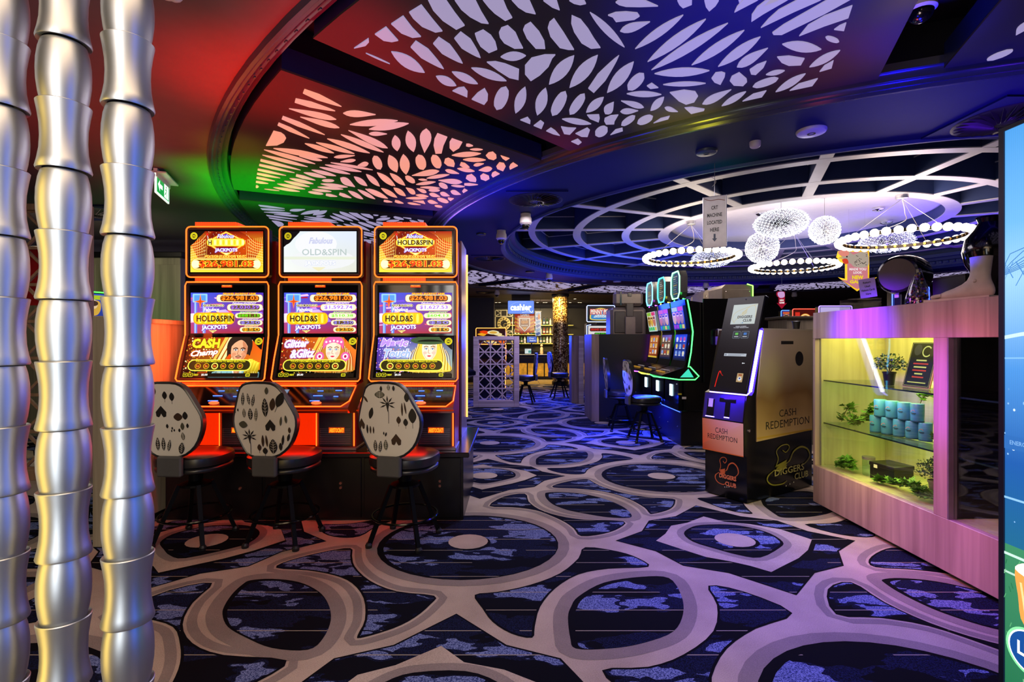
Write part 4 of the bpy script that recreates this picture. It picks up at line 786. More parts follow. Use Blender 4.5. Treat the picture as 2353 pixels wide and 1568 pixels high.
def top_art(kind):
    a = Art(520, 290); R = random.Random(3)
    if kind == 2:
        a.poly([(0, 0), (520, 0), (520, 290), (0, 290)], ['#e8f2f8', '#dfe9fb', '#e4e6d8', '#f4f6f2']); a.ell(280, 200, 230, 70, '#eef0f2'); a.ell(230, 90, 150, 90, '#f3f4f8')
        a.text('Fabulous', 180, 45, 350, 88, '#c8ccea', 0.02, 0.3, out='#e4e6f6', ow=0.04); a.text('OLD&SPIN', 130, 125, 448, 170, '#b9c8c6', 0.01); a.text('JACKPOTS', 150, 210, 370, 248, '#ffffff', 0.03, out='#cfd6ee', ow=0.06)
        a.poly([(200, 255), (300, 255), (250, 285)], '#efe9c0'); a.rect(0, 180, 520, 200, '#e6ecd8')
        a.blob([(-5, -5), (110, -5), (95, 25), (70, 50), (45, 80), (20, 95), (-5, 105)], '#100c10'); lamp_badge(a, 30, 34, 25)
        return a
    a.poly([(0, 0), (520, 0), (520, 290), (0, 290)], ['#8a1404', '#a01c08', '#ffcf30', '#ffd840'])
    a.poly([(0, 90), (170, 0), (350, 0), (520, 90), (430, 260), (90, 260)], ['#d84c08', '#6a0c04', '#6a0c04', '#d84c08', '#5a1404', '#5a1404'])
    for k in range(9):
        for e in (0, 1):
            x = lambda v: (520-v) if e else v
            a.stroke([(x(0), 95+k*18), (x(60), 80+k*18), (x(110), 30+k*26)], 2.2, '#ffe890', sm=4); a.stroke([(x(6+k*15), 40+k*3), (x(14+k*13), 120), (x(6+k*14), 200)], 1.8, '#ffd860', sm=4)
    for i in range(80): a.ell(R.uniform(90, 430), R.uniform(0, 180), R.uniform(.8, 2.4), R.uniform(.8, 2.4), R.choice(['#ffe070', '#ff8830', '#ffffff']))
    for wd, c in ((15, '#ff7a10'), (7, '#ffe860')): a.stroke([(258, 8), (385, 70), (385, 92), (262, 170), (135, 92), (135, 70)], wd, c, closed=True)
    a.poly([(258, 22), (370, 72), (262, 152), (150, 72)], '#7a1008'); a.poly([(225, 38), (258, 18), (292, 38)], '#4838d0')
    a.text('Fabulous', 195, 22, 315, 50, '#f0e8ff', 0.02, 0.25, out='#4838b0', ow=0.07)
    a.rect(120, 52, 395, 108, '#ffb010', 26); a.rect(124, 56, 391, 104, '#ffe058', 24)
    for k in range(13): a.ell(140+k*20, 80, 8, 20, '#ffc820' if k % 2 else '#fff0a0')
    if kind == 1: a.text('H', 133, 64, 156, 98, '#282018', 0.03)
    else: a.text('HOLD&SPIN', 133, 62, 385, 98, '#302418', 0.03)
    a.stroke([(126, 30), (133, 70)], 4, '#d8d8d8'); a.ell(125, 24, 8, 8, '#e02020')
    a.text('JACKPOTS', 180, 122, 340, 152, '#fff8ff', 0.03, out='#6a3cc0', ow=0.10); a.poly([(240, 154), (282, 154), (261, 168)], '#fff6a0')
    a.text('GRAND JACKPOT LINK', 105, 172, 410, 192, '#d83008', 0.02, out='#ffe050', ow=0.12)
    a.rect(8, 192, 512, 276, '#ff9a10', 42); a.rect(12, 196, 508, 272, '#fff8a0', 38); a.rect(18, 201, 502, 267, '#e8a818', 33); a.rect(22, 205, 498, 263, '#5a2c08', 29)
    for e in (45, 475): a.ell(e, 234, 30, 28, '#fff4b8')
    a.text('$26,981.03', 66, 208, 458, 262, '#e83c10', 0.03, out='#ffc828', ow=0.05)
    a.blob([(-5, -5), (105, -5), (88, 25), (62, 48), (40, 75), (20, 92), (-5, 100)], '#100804'); lamp_badge(a, 30, 34, 25)
    return a
def mid_art(kind, sums):
    a = Art(518, 292); R = random.Random(10+kind)
    a.poly([(0, 0), (518, 0), (518, 292), (0, 292)], ['#3a50d0', '#4a30a8', '#8c1c30', '#b03848'])
    for i in range(26): x = R.uniform(0, 518); y = R.uniform(20, 230); a.poly([(x-40, y), (x+50, y-R.uniform(4, 16)), (x+60, y+3), (x-30, y+R.uniform(4, 10))], R.choice(['#8a68f0', '#c088ff', '#e0b0ff', '#a81830', '#d85070', '#7048d8']))
    a.poly([(0, 150), (250, 120), (300, 160), (250, 200), (0, 215)], ['#e0d0ff', '#c0a8f8', '#b060c0', '#c04070', '#f0b0c0'])
    for x in (25, 85): a.rect(x, 10, x+22, 290, '#5878d8'); a.rect(x+4, 10, x+12, 290, '#a0c0ff')
    a.rect(15, 8, 120, 70, '#88c0ff', 6); a.rect(26, 18, 108, 60, '#5090e0', 4)
    a.poly([(70, 5), (77, 55), (118, 62), (78, 72), (68, 115), (60, 72), (22, 64), (62, 54)], '#ff7a20'); a.poly([(70, 25), (74, 58), (98, 62), (74, 68), (69, 92), (64, 68), (42, 63), (66, 58)], '#ff3c18')
    for k, ch in enumerate('WELCOME'): x = 100+k*21.5; a.ell(x, 92, 11, 10, '#f8e8a0'); a.ell(x, 92, 9, 8, '#201828'); a.text(ch, x-5, 87, x+5, 97, '#fff0b0', 0.03)
    a.poly([(110, 155), (165, 118), (225, 155)], '#ffe050'); a.poly([(125, 150), (165, 124), (208, 150)], '#4838c0'); a.text('Fabulous', 95, 108, 205, 134, '#ffffff', 0.02, 0.25, out='#8068d0', ow=0.08)
    a.ell(22, 180, 20, 30, '#d8d8e4'); a.rect(20, 142, 315, 228, '#ff9010', 34); a.rect(26, 148, 312, 222, '#ffc818', 30)
    for k in range(13): a.ell(48+k*20.5, 185, 9, 34, '#ffe860' if k % 2 else '#ffb010')
    if kind == 1: a.text('HOLD&SPIN', 44, 163, 312, 208, '#2c2018', 0.03)
    else: a.text('HOLD&S', 44, 163, 240, 208, '#2c2018', 0.03)
    a.text('JACKPOTS', 80, 232, 262, 270, '#fff8ff', 0.035, rot=-2, out='#5a34a8', ow=0.10); a.poly([(130, 270), (190, 268), (160, 288)], '#fff090'); a.text('LINK', 140, 270, 180, 280, '#803010', 0.02)
    a.text('GRAND JACKPOT LINK', 232, 2, 470, 16, '#ffd820', 0.02, out='#c04010', ow=0.12)
    chip(a, 186, 14, 516, 68, '', '#fff', '#ffe880'); a.rect(214, 20, 490, 62, '#4a1c08', 18); a.text('$26,981.03', 220, 22, 484, 60, '#ff8418', 0.03, out='#7a2008', ow=0.04)
    a.text('Fabulous JACKPOT', 300, 70, 470, 84, '#f0e8ff', 0.015, 0.25, out='#7a5cc8', ow=0.1)
    chip(a, 262, 82, 516, 130, sums[0], '#9a60e8', '#f4f0ff' if kind > 1 else '#5c4a30')
    for k, (x0, s_, cc, tc_) in enumerate(((318, sums[1], '#68d818', '#60d010'), (336, sums[2], '#8a80e0', '#8a7ae8'), (352, sums[3], '#ff9a20', '#f0a010'))):
        y = 136+k*50; a.text('JACKPOT', x0+30, y, 490, y+10, cc, 0.03, 0.2, out='#fff8d0', ow=0.05); chip(a, x0, y+10, 516, y+48, s_, tc_, '#f4f4c0' if k == 0 and kind > 1 else '#584418')
    return a
def low_art(kind):
    a = Art(520, 290); R = random.Random(20+kind)
    bg = {1: ['#5a1808', '#e84c10', '#c87818', '#301008'], 2: ['#8a2008', '#f08020', '#c05028', '#381010'], 3: ['#4a28a8', '#38186a', '#b0d0c0', '#3a1c60']}[kind]
    a.poly([(0, 0), (520, 0), (520, 290), (0, 290)], bg)
    if kind < 3:
        for k in range(7): x = 190+k*30; a.poly([(x, 160), (x+60, 0), (x+85, 0), (x+14, 170)], R.choice(['#ff7a18', '#ffb848', '#f04810', '#ffe098']))
    for i in range(150): x = R.uniform(0, 200 if kind == 1 else 230); y = R.uniform(0, 275); r = R.uniform(1.5, 6); a.ell(x, y, r, r, R.choice(['#ffd040', '#ff8020', '#fff0b0', '#ff5020'] if kind < 3 else ['#c8a0ff', '#8860ff', '#ffb0f0', '#ff9040', '#e8e0ff']), 8)
    if kind == 1:
        face_art(a, 365, 108, 172, '#e0a27a', '#2c1c14', '#a85c48', male=True)
        for k in range(4): a.poly([(410+k*22, 290), (440+k*20, 160+k*8), (470+k*16, 160+k*8), (446+k*22, 290)], ['#8a7010', '#ffe848', '#d8b820', '#6a5408'])
        a.text('CASH', 35, 12, 225, 82, '#ffe028', 0.05, out='#7a4c08', ow=0.05); a.text('Champ', 35, 92, 222, 148, '#fff6e4', 0.04, 0.3, rot=-6, out='#a02810', ow=0.08)
    elif kind == 2:
        face_art(a, 362, 104, 152, '#fad4bc', '#c07a28', '#d02848', jewel='#d85a98')
        a.text('Glitter', 22, 18, 190, 78, '#f4f0ff', 0.04, 0.25, rot=-3, out='#a060b0', ow=0.06); a.text('&Glitz', 70, 88, 240, 152, '#f4f0ff', 0.04, 0.25, rot=-3, out='#a060b0', ow=0.06)
    else:
        face_art(a, 362, 100, 156, '#ffe0c4', '#f0c440', '#d04050', hat='#3c5434')
        a.text('Magic', 22, 14, 215, 84, '#b088e8', 0.04, 0.25, out='#f0e0ff', ow=0.05); a.text('Touch', 48, 88, 232, 150, '#9ab0f4', 0.04, 0.25, out='#f4e8ff', ow=0.05)
    a.blob([(430, -5), (525, -5), (525, 90), (490, 70), (460, 35)], '#0c0808'); lamp_badge(a, 492, 32, 26)
    a.rect(28, 164, 462, 246, '#fff860', 40); a.rect(34, 170, 456, 240, '#30280c', 34); a.outline(34, 170, 456, 240, 3, '#c8c010', 34)
    a.text('TOUCH DENOMINATION TO MAKE SELECTION', 78, 172, 418, 184, '#f0e020', 0.01)
    for k, s_ in enumerate(('1c', '2c', '5c', '10c', '20c', '$1')):
        x = 98+k*58; on = {1: 2, 2: 5, 3: 0}[kind] == k; a.ell(x, 211, 23 if on else 20, 23 if on else 20, '#fff860' if on else '#f0c818'); a.ell(x, 211, 17, 17, '#581c08'); a.text(s_, x-10, 203, x+10, 219, '#ff8a30', 0.04)
    for k in range(40): x = R.uniform(110, 520); a.stroke([(x, 290), (x+R.uniform(-8, 8), 250)], 1.6, R.choice(['#5a4828', '#e8d080', '#2c2010']))
    a.rect(0, 262, 520, 290, '#181008'); 
    for x in (10, 46): a.outline(x, 262, x+28, 286, 2.5, '#f0e820', 4); a.stroke([(x+8, 274), (x+20, 274)], 5, '#f0e820')
    a.text('CREDIT', 80, 268, 114, 280, '#f0e820', 0.02); a.text('$0.00', 134, 266, 176, 282, '#f8f8f0', 0.02); a.outline(436, 266, 462, 284, 3, '#f0e820', 3); a.stroke([(438, 275), (460, 275)], 2.5, '#f0e820')
    return a
INFO = {1: ('orange lit slot machine with a bearded man on its lower screen', ('$2,030.59', '$881.15', '$250', '$50')),
        2: ('orange lit slot machine with a washed-out white top screen', ('$1,592.74', '$510.38', '$1,250', '$250')),
        3: ('orange lit slot machine with a hatted blonde woman on its lower screen', ('$1,627.53', '$604.13', '$50', '$10'))}
ZB0 = 0.54
def orange_machine(kind, X):
    t = thing('slot_machine', INFO[kind][0], 'slot machine', (X, 4.20, ZB0), 0, 'orange lit slot machines in a row'); z = lambda v: v-ZB0
    # body: stepped side profile (y, z)
    prof = [(0.02, z(0.92)), (0.08, z(1.08)), (0.16, z(1.44)), (0.16, z(2.25)), (0.50, z(2.25)), (0.72, z(1.95)), (0.72, 0.0), (-0.12, 0.0), (-0.12, z(0.86))]
    MB().prism(prof, -0.33, 0.33, lambda a, b, c: (c, a, b)).build('cabinet', BODY, t)
    # side skin at the rear with an amber light line
    for s_ in (-1, 1):
        sp = MB().prism([(0.30, z(0.60)), (0.30, z(2.28)), (0.74, z(2.28)), (0.80, z(2.2)), (0.80, z(0.62)), (0.86, z(0.54)), (0.30, z(0.54))], 0.335 if s_ > 0 else -0.348, 0.348 if s_ > 0 else -0.335, lambda a, b, c: (c, a, b)).build('side_panel', SIL, t)
        MB().tube([(s_*0.352, 0.80, z(0.66)), (s_*0.352, 0.80, z(2.24))], 0.007, 6).build('light_line', NEONY, sp)
    # ---- top box
    tb = MB(); tb.box(-0.335, 0.335, 0.012, 0.10, z(1.925), z(2.34), 0.02); o = tb.build('top_box', mat('box_dark', '#191012', 0.3), t)
    MB().tube(rr(-0.338, 0.338, z(1.925), z(2.340), 0.035, 0.008), 0.0058, 8, True).build('light_frame', NEON, o, True)
    f_ = MB(); frame(f_, -0.322, 0.322, z(1.941), z(2.324), 0.014, -0.004, 0.02); f_.build('bezel', BEZ, o)
    MB().box(-0.308, 0.308, 0.0, 0.013, z(1.953), z(2.312)).build('screen_glass', GLB, o)
    top_art(kind).build('screen', attr_mat('screen_white', True, 1.08) if kind == 2 else LIT, o, (-0.298, 0.0, z(2.300)), (0.596, 0, 0), (0, 0, -0.335))
    rb = MB(); 
    for zz in (z(2.345), z(1.890)):
        for k in range(22): rb.box(-0.27+k*0.0155, -0.27+k*0.0155+0.009, 0.015, 0.10, zz, zz+0.035, 0.0)
        rb.box(-0.275, 0.075, 0.03, 0.16, zz, zz+0.034)
    rb.build('ribbed_light_bar', RIB, t)
    MB().box(-0.30, 0.30, 0.05, 0.14, z(1.885), z(1.93)).build('neck', mat('box_dark', '#191012', 0.3), t)
    # ---- main curved screen frame
    zt, zk, zb = z(1.884), z(1.445), z(1.078); yb = -0.10
    P = [(-0.33, 0.0, zt), (-0.342, 0.0, zt-0.03), (-0.342, 0.0, zk), (-0.352, yb*0.55, (zk+zb)/2), (-0.356, yb, zb+0.02), (-0.34, yb-0.004, zb), (0.34, yb-0.004, zb), (0.356, yb, zb+0.02), (0.352, yb*0.55, (zk+zb)/2), (0.342, 0.0, zk), (0.342, 0.0, zt-0.03), (0.33, 0.0, zt)]
    mf = MB().prism([(0.012, zt), (0.012, zk), (yb+0.012, zb), (yb+0.05, zb-0.0), (0.14, zk), (0.14, zt)], -0.34, 0.34, lambda a, b, c: (c, a, b)).build('main_screen_housing', mat('box_dark', '#191012', 0.3), t)
    MB().tube(P, 0.006, 8, True).build('light_frame', NEON, mf, True)
    bz = MB()
    for e in (-1, 1): bz.bar((e*0.322, 0.004, zt-0.02), (e*0.322, 0.004, zk), 0.016, 0.02, (1, 0, 0)); bz.bar((e*0.326, 0.004, zk), (e*0.334, yb+0.006, zb+0.02), 0.016, 0.02, (1, 0, 0))
    bz.bar((-0.325, 0.004, zt-0.018), (0.325, 0.004, zt-0.018), 0.02, 0.014); bz.bar((-0.335, yb+0.004, zb+0.02), (0.335, yb+0.004, zb+0.02), 0.02, 0.014); bz.build('bezel', BEZ, mf)
    MB().add([(-0.314, 0.006, zt-0.025), (0.314, 0.006, zt-0.025), (0.314, 0.006, zk), (-0.314, 0.006, zk), (-0.322, yb+0.008, zb+0.026), (0.322, yb+0.008, zb+0.026)], [(0, 1, 2, 3), (3, 2, 5, 4)]).build('screen_glass', GLB, mf)
    b = Art(70, 24); b.rect(0, 0, 70, 24, '#e83c08'); b.text('ARISTOCRAT', 4, 6, 66, 18, '#ffb040', 0.02)
    b.build('badge', LIT, mf, (-0.042, 0.0, z(1.872)), (0.084, 0, 0), (0, 0, -0.032))
    mid_art(kind, INFO[kind][1]).build('upper_screen', LIT, mf, (-0.298, 0.004, z(1.797)), (0.596, 0, 0), (0, 0, -0.335))
    d = Vector((0, yb, zb-zk)).normalized(); o0 = Vector((-0.306, 0.004, zk))+d*0.016
    low_art(kind).build('lower_screen', LIT, mf, o0, (0.612, 0, 0), d*0.335, lift=0.002)
    # ---- button deck
    y0, y1 = -0.16, -0.40; z0, z1 = z(1.035), z(0.885)
    dk = MB().prism([(0.02, z(1.07)), (y0, z(1.05)), (y1, z1+0.02), (y1, z1-0.02), (-0.1, z1-0.06), (0.02, z1-0.06)], -0.355, 0.355, lambda a, b, c: (c, a, b)).build('button_deck', BODY, t)
    r2 = MB()
    for k in range(42): r2.box(-0.33+k*0.0158, -0.33+k*0.0158+0.010, y0-0.005, y0+0.06, z(1.040), z(1.066))
    r2.build('ribbed_light_bar', RIB, dk)
    n_ = Vector((0, z1+0.02-z(1.05), -(y1-y0))).normalized()
    g = lambda x, s_, h=0.004: (x, y0+(y1-y0)*s_-h*0.5, z(1.05)+(z1+0.02-z(1.05))*s_+h)
    MB().add([g(-0.335, 0.10), g(0.335, 0.10), g(0.335, 0.72), g(0.29, 0.93), g(-0.29, 0.93), g(-0.335, 0.72)], [(5, 4, 3, 2, 1, 0)]).build('deck_glass', GLB, dk)
    MB().tube([g(-0.348, 0.05, 0.006), g(0.348, 0.05, 0.006), g(0.348, 0.74, 0.006), g(0.30, 0.98, 0.006), g(-0.30, 0.98, 0.006), g(-0.348, 0.74, 0.006)], 0.005, 6, True).build('light_frame', NEON, dk)
    MB().tube([(-0.36, y1-0.01, z1), (0.36, y1-0.01, z1)], 0.006, 6).build('chrome_rail', mat('red_rail', '#c02010', 0.2, 0.7, emit=(1, 0.05, 0.0), es=0.3, sample=False), dk)
    sc_ = Art(100, 70); sc_.grad(0, 0, 100, 70, '#a8c4e8', '#7088b0'); 
    for k in range(5): sc_.rect(10, 10+k*10, 70+((k*37) % 20), 14+k*10, '#e8f0ff')
    sc_.rect(64, 44, 92, 62, '#303848')
    Ud = Vector((0.085, 0, 0)); Vd = (Vector(g(0, 0.62))-Vector(g(0, 0.22)))
    sc_.build('deck_screen', DIMLIT, dk, g(-0.24, 0.24, 0.006), Ud, Vd, lift=0.002)
    for (xa, s_, w_) in ((0.09, 0.30, 0.045), (0.09, 0.52, 0.072), (0.085, 0.74, 0.075), (0.23, 0.28, 0.05), (0.23, 0.55, 0.035)):
        p = Vector(g(xa, s_, 0.006)); put('blue_button', MB().box(-w_/2, w_/2, -0.005, 0.005, -0.002, 0.004, 0.0015).mesh('blue_button', BLUL), dk, p)
    p = g(0.11, 0.86, 0.012); MB().ball(p, 0.035, 16, 8, (1.1, 0.7, 0.35)).build('play_button', REDB, dk, True)
    # ---- base
    bs = MB().box(-0.335, 0.335, -0.14, 0.10, 0.0, z(0.87), 0.006).build('base', BODY, t)
    MB().box(-0.35, 0.35, -0.18, 0.10, 0.0, 0.022, 0.004).build('foot_trim', SIL, bs)
    rl = MB()
    for k in range(30): rl.box(-0.31+k*0.0108, -0.31+k*0.0108+0.007, -0.150, -0.138, 0.04, z(0.845))
    rl.box(-0.315, 0.015, -0.145, -0.13, 0.035, z(0.85)); rl.build('red_ribbed_panel', REDL, bs)
    MB().box(0.045, 0.315, -0.158, -0.13, 0.03, z(0.85), 0.004).build('front_panel', GRY, bs)
    for k in range(9): put('louvre', MB().box(0.06, 0.30, -0.168, -0.156, -0.004, 0.004, 0.002).mesh('louvre', SIL), bs, (0, 0, 0.05+k*0.0145))
    ab = Art(100, 30); ab.rect(0, 0, 100, 30, '#a03008'); ab.text('ARISTOCRAT!', 4, 3, 96, 27, '#ff9a20', 0.05, out='#ff4008', ow=0.05)
    ab.build('maker_badge', LIT, bs, (0.13, -0.168, z(0.72)), (0.125, 0, 0), (0, 0, -0.045), lift=0.003)
    MB().box(0.07, 0.24, -0.20, -0.15, z(0.845), z(0.875), 0.008).build('bill_slot', GLB, bs)
    for x in (0.028, 0.325, -0.325): MB().tube([(x, -0.155, 0.03), (x, -0.155, z(0.86))], 0.005, 6).build('light_line', NEON, bs)
    return t
for k, xx in ((1, 521.5), (2, 736.0), (3, 955.0)): orange_machine(k, (xx-CX)/F*4.2)
# ================================================================== floral stools
VINYL = mat('black_vinyl', '#1a1a1c', 0.32, var=0.1, spec=0.6); STRAPM = mat('grey_strap', '#4a4946', 0.6); LEGM = mat('black_leg', '#040405', 0.5, spec=0.15); FAB = mat('cream_fabric', '#dcd4c0', 0.85, var=0.06, bump=0.2); CAPM = mat('foot_cap', '#101012', 0.5)
BO = [(650, 80), (700, 47), (790, 42), (880, 47), (935, 78), (970, 125), (1010, 195), (1052, 275), (1056, 345), (1035, 420), (995, 495), (925, 555), (850, 578), (790, 582), (735, 576), (675, 550), (630, 470), (598, 390), (586, 320), (598, 250), (622, 165)]
BO = spline([((x-820)*0.45/475, (312-y)*0.45/475) for x, y in BO], 2)
def leafshape(a, x, y, h, w_, rot, kind, col):
    R = math.radians(rot); T = lambda u, v: (x+u*math.cos(R)-v*math.sin(R), y+u*math.sin(R)+v*math.cos(R))
    if kind == 'heart': pts = [(0, -h/2), (w_*.5, 0), (w_*.45, h*.35), (w_*.22, h*.42), (w_*.1, h*.3), (0, h*.12), (-w_*.1, h*.3), (-w_*.22, h*.42), (-w_*.45, h*.35), (-w_*.5, 0)]; a.poly([T(*p) for p in pts], col); return
    if kind == 'flower':
        for k in range(7): q_ = math.radians(-90+(k-3)*38); a.poly([T(0, 0), T(math.cos(q_-.17)*w_*.32, math.sin(q_-.17)*w_*.32), T(math.cos(q_)*w_*.55, math.sin(q_)*w_*.55), T(math.cos(q_+.17)*w_*.32, math.sin(q_+.17)*w_*.32)], col)
        a.ell(x, y, w_*.12, w_*.12, col); a.poly([T(-w_*.1, 0), T(w_*.12, 0), T(w_*.04, h*.35), T(0.0, h*.45)], col); a.stroke([T(0, 0), T(w_*.06, h*.5), T(w_*.04, h*1.1)], 4, col); return
    a.blob([T(0, -h/2), T(w_*.42, -h*.12), T(w_*.38, h*.22), T(0, h/2), T(-w_*.38, h*.22), T(-w_*.42, -h*.12)], col, 3)
    if kind == 'vein':
        a.stroke([T(0, -h*.42), T(0, h*.48)], 2.5, '#d4ccb8')
        for k in range(4): v = -h*.25+k*h*.17; a.stroke([T(0, v), T(w_*.3, v-h*.1)], 2, '#d4ccb8'); a.stroke([T(0, v), T(-w_*.3, v-h*.1)], 2, '#d4ccb8')
    if kind == 'stem': a.stroke([T(0, h*.4), T(0, h*.85)], 3, col)
def floral(kind):
    a = Art(500, 560); a.poly([(250+(x_)*1120, 280-(y_)*1120) for x_, y_ in [(p[0]*.93, p[1]*.93) for p in BO]], '#dcd4c0'); K, B_, G = '#1c1814', '#3c2818', '#4c4a38'
    # positions read off the backs in sheet units (500 wide, 560 high)
    S = {2: [(90, 120, 100, 30, 5, 'vein', K), (135, 120, 90, 26, -8, 'vein', K), (172, 130, 95, 28, 12, 'vein', K), (95, 225, 70, 30, 0, 'vein', G), (145, 232, 90, 42, 0, 'vein', K), (190, 235, 100, 28, 5, 'vein', G), (265, 180, 140, 56, 0, 'vein', K), (325, 155, 95, 50, 10, 'leaf', B_), (385, 120, 120, 70, 25, 'stem', K), (85, 310, 55, 75, 10, 'leaf', G), (300, 315, 95, 80, 0, 'heart', K), (130, 400, 120, 110, 0, 'flower', K), (235, 430, 90, 24, 0, 'leaf', B_), (265, 430, 90, 20, -5, 'leaf', B_), (205, 480, 50, 36, 0, 'stem', B_), (250, 505, 50, 44, 0, 'stem', K), (315, 470, 110, 72, 0, 'vein', K), (385, 280, 70, 20, 8, 'leaf', G), (425, 265, 60, 22, -5, 'leaf', G), (395, 420, 80, 22, 8, 'leaf', K), (440, 400, 60, 24, 15, 'leaf', K), (375, 470, 60, 30, 0, 'leaf', K), (285, 55, 55, 32, 5, 'leaf', G), (190, 20, 30, 20, 0, 'leaf', K), (215, 20, 30, 20, 0, 'leaf', K), (240, 18, 26, 18, 0, 'leaf', K), (50, 200, 22, 12, 0, 'leaf', K), (28, 215, 20, 10, 0, 'leaf', K), (450, 345, 46, 24, 0, 'leaf', B_)],
         3: [(185, 85, 55, 90, 0, 'vein', G), (70, 120, 60, 20, -35, 'leaf', B_), (110, 225, 90, 40, 15, 'leaf', K), (245, 155, 130, 120, 0, 'flower', K), (360, 190, 100, 18, 0, 'leaf', B_), (385, 180, 90, 16, -8, 'leaf', B_), (330, 270, 56, 40, 0, 'stem', B_), (385, 285, 56, 42, 0, 'stem', K), (440, 235, 110, 70, 0, 'stem', K), (400, 100, 70, 44, 0, 'leaf', K), (30, 310, 90, 50, 0, 'heart', B_), (75, 345, 70, 18, 0, 'leaf', K), (100, 350, 60, 16, 0, 'leaf', B_), (125, 352, 55, 14, 0, 'leaf', B_), (305, 420, 95, 80, 0, 'heart', B_), (135, 470, 90, 34, 0, 'vein', K), (175, 475, 90, 32, 8, 'vein', K), (220, 460, 80, 38, 0, 'vein', G), (225, 380, 34, 16, 20, 'leaf', K), (208, 372, 24, 12, 0, 'leaf', K), (425, 450, 50, 62, 0, 'leaf', B_), (345, 515, 30, 22, 0, 'leaf', B_), (390, 510, 18, 12, 0, 'leaf', K), (200, 40, 40, 22, 0, 'leaf', K), (260, 30, 45, 26, 0, 'vein', G), (300, 35, 40, 22, 0, 'leaf', K), (75, 480, 36, 22, 0, 'leaf', B_), (105, 490, 34, 18, 0, 'leaf', K), (175, 530, 30, 20, 0, 'leaf', B_)],
         1: [(225, 90, 60, 42, 0, 'stem', K), (280, 100, 64, 44, 0, 'stem', K), (150, 60, 50, 20, 0, 'leaf', K), (190, 215, 95, 84, 0, 'heart', K), (100, 225, 80, 36, -5, 'vein', G), (60, 250, 90, 40, 0, 'vein', K), (320, 250, 60, 76, 0, 'leaf', B_), (375, 240, 60, 46, 0, 'leaf', K), (232, 320, 34, 22, 0, 'leaf', K), (270, 335, 22, 14, 0, 'leaf', K), (285, 350, 20, 14, 0, 'leaf', K), (265, 355, 20, 12, 0, 'leaf', K), (350, 320, 56, 34, 0, 'leaf', G), (325, 350, 28, 20, 0, 'leaf', K), (390, 315, 36, 22, 0, 'leaf', K), (350, 395, 60, 34, -5, 'vein', G), (60, 370, 70, 24, 12, 'leaf', K), (95, 375, 66, 24, 12, 'leaf', K), (150, 455, 100, 36, 0, 'vein', K), (195, 455, 100, 34, 0, 'vein', K), (240, 465, 90, 30, 12, 'vein', K), (335, 485, 90, 50, 10, 'vein', K), (150, 535, 40, 34, 0, 'leaf', K), (210, 535, 44, 32, 0, 'leaf', K), (265, 530, 40, 30, 0, 'leaf', K), (60, 510, 22, 14, 0, 'leaf', K), (95, 520, 26, 16, 0, 'leaf', K)]}[kind]
    for x, y, h, w_, r, k_, c in S:
        if (x-250)**2/238**2+(y-275)**2/262**2 < 0.93: leafshape(a, x, y, h, w_, r, k_, c)
    return a
def stool(lab, x, y, rz, kind, group):
    t = thing('floral_stool', lab, 'stool', (x, y, 0), rz, group)
    # local: sitter faces +Y, the back rest stands at -Y
    sq = [(0.235*(abs(math.cos(a))**0.8)*(1 if math.cos(a) >= 0 else -1), 0.225*(abs(math.sin(a))**0.8)*(1 if math.sin(a) >= 0 else -1)) for a in [2*PI*i/36 for i in range(36)]]
    def cushion(z0, z1, s_):
        mb = MB(); rows = [(0.90, z0), (0.985, z0+0.008), (1.0, (z0+z1)/2), (0.985, z1-0.012), (0.90, z1), (0.5, z1+0.010), (0.0, z1+0.012)]; n = len(sq); vs = []
        for k_, z_ in rows: vs += [(px_*k_*s_, py_*k_*s_, z_) for px_, py_ in sq]
        fs = [(r*n+i, r*n+(i+1) % n, (r+1)*n+(i+1) % n, (r+1)*n+i) for r in range(len(rows)-1) for i in range(n)]; fs.append(tuple(range(n))[::-1]); return mb.add(vs, fs)
    s = cushion(0.545, 0.62, 1.0).build('seat_cushion', VINYL, t, True); cushion(0.505, 0.548, 0.97).build('seat_base', VINYL, t, True)
    bk_ = thing_part('backrest', t, (0, -0.215, 0.878), (math.radians(5), 0, 0), MB().prism(BO, -0.028, 0.010, lambda a, b, c: (a, c, b)).mesh('backrest', VINYL, True))
    inner = [(a*0.955, b*0.955) for a, b in BO]
    MB().prism(inner, -0.034, -0.026, lambda a, b, c: (a, c, b)).build('back_fabric', FAB, bk_)
    MB().tube([(a*0.985, -0.028, b*0.985) for a, b in BO], 0.009, 6, True).build('piping', VINYL, bk_, True)
    floral(kind).build('leaf_print', PRINT, bk_, (-0.222, -0.0345, 0.25), (0.444, 0, 0), (0, 0, -0.50), lift=0.0005)
    MB().box(-0.085, 0.085, -0.262, -0.225, 0.505, 0.64, 0.01).build('back_strap', STRAPM, t)
    MB().lathe([(0.15, 0.505), (0.15, 0.495), (0.05, 0.47), (0.045, 0.42), (0.10, 0.40), (0.10, 0.385)], 20).build('swivel', LEGM, t)
    for a in (45, 135, 225, 315):
        c, s_ = math.cos(math.radians(a)), math.sin(math.radians(a)); lg = MB().bar((c*0.10, s_*0.10, 0.40), (c*0.255, s_*0.255, 0.015), 0.026, 0.026).build('leg', LEGM, t)
        MB().lathe([(0.022, 0.0), (0.024, 0.02), (0.016, 0.035)], 10, (c*0.256, s_*0.256, 0)).build('foot', CAPM, lg)
    MB().tube([(0.225*math.cos(2*PI*i/28), 0.225*math.sin(2*PI*i/28), 0.185) for i in range(28)], 0.008, 6, True).build('foot_ring', mat('ring_chrome', '#30302e', 0.15, 0.9), t, True)
    return t
def thing_part(name, par, loc, rot, me): return put(name, me, par, loc, rot)
GS = 'floral-backed swivel stools'
stool('floral-backed black swivel stool in front of the leftmost orange machine, half behind a metal column', -2.235, 3.615, math.radians(-4), 1, GS)
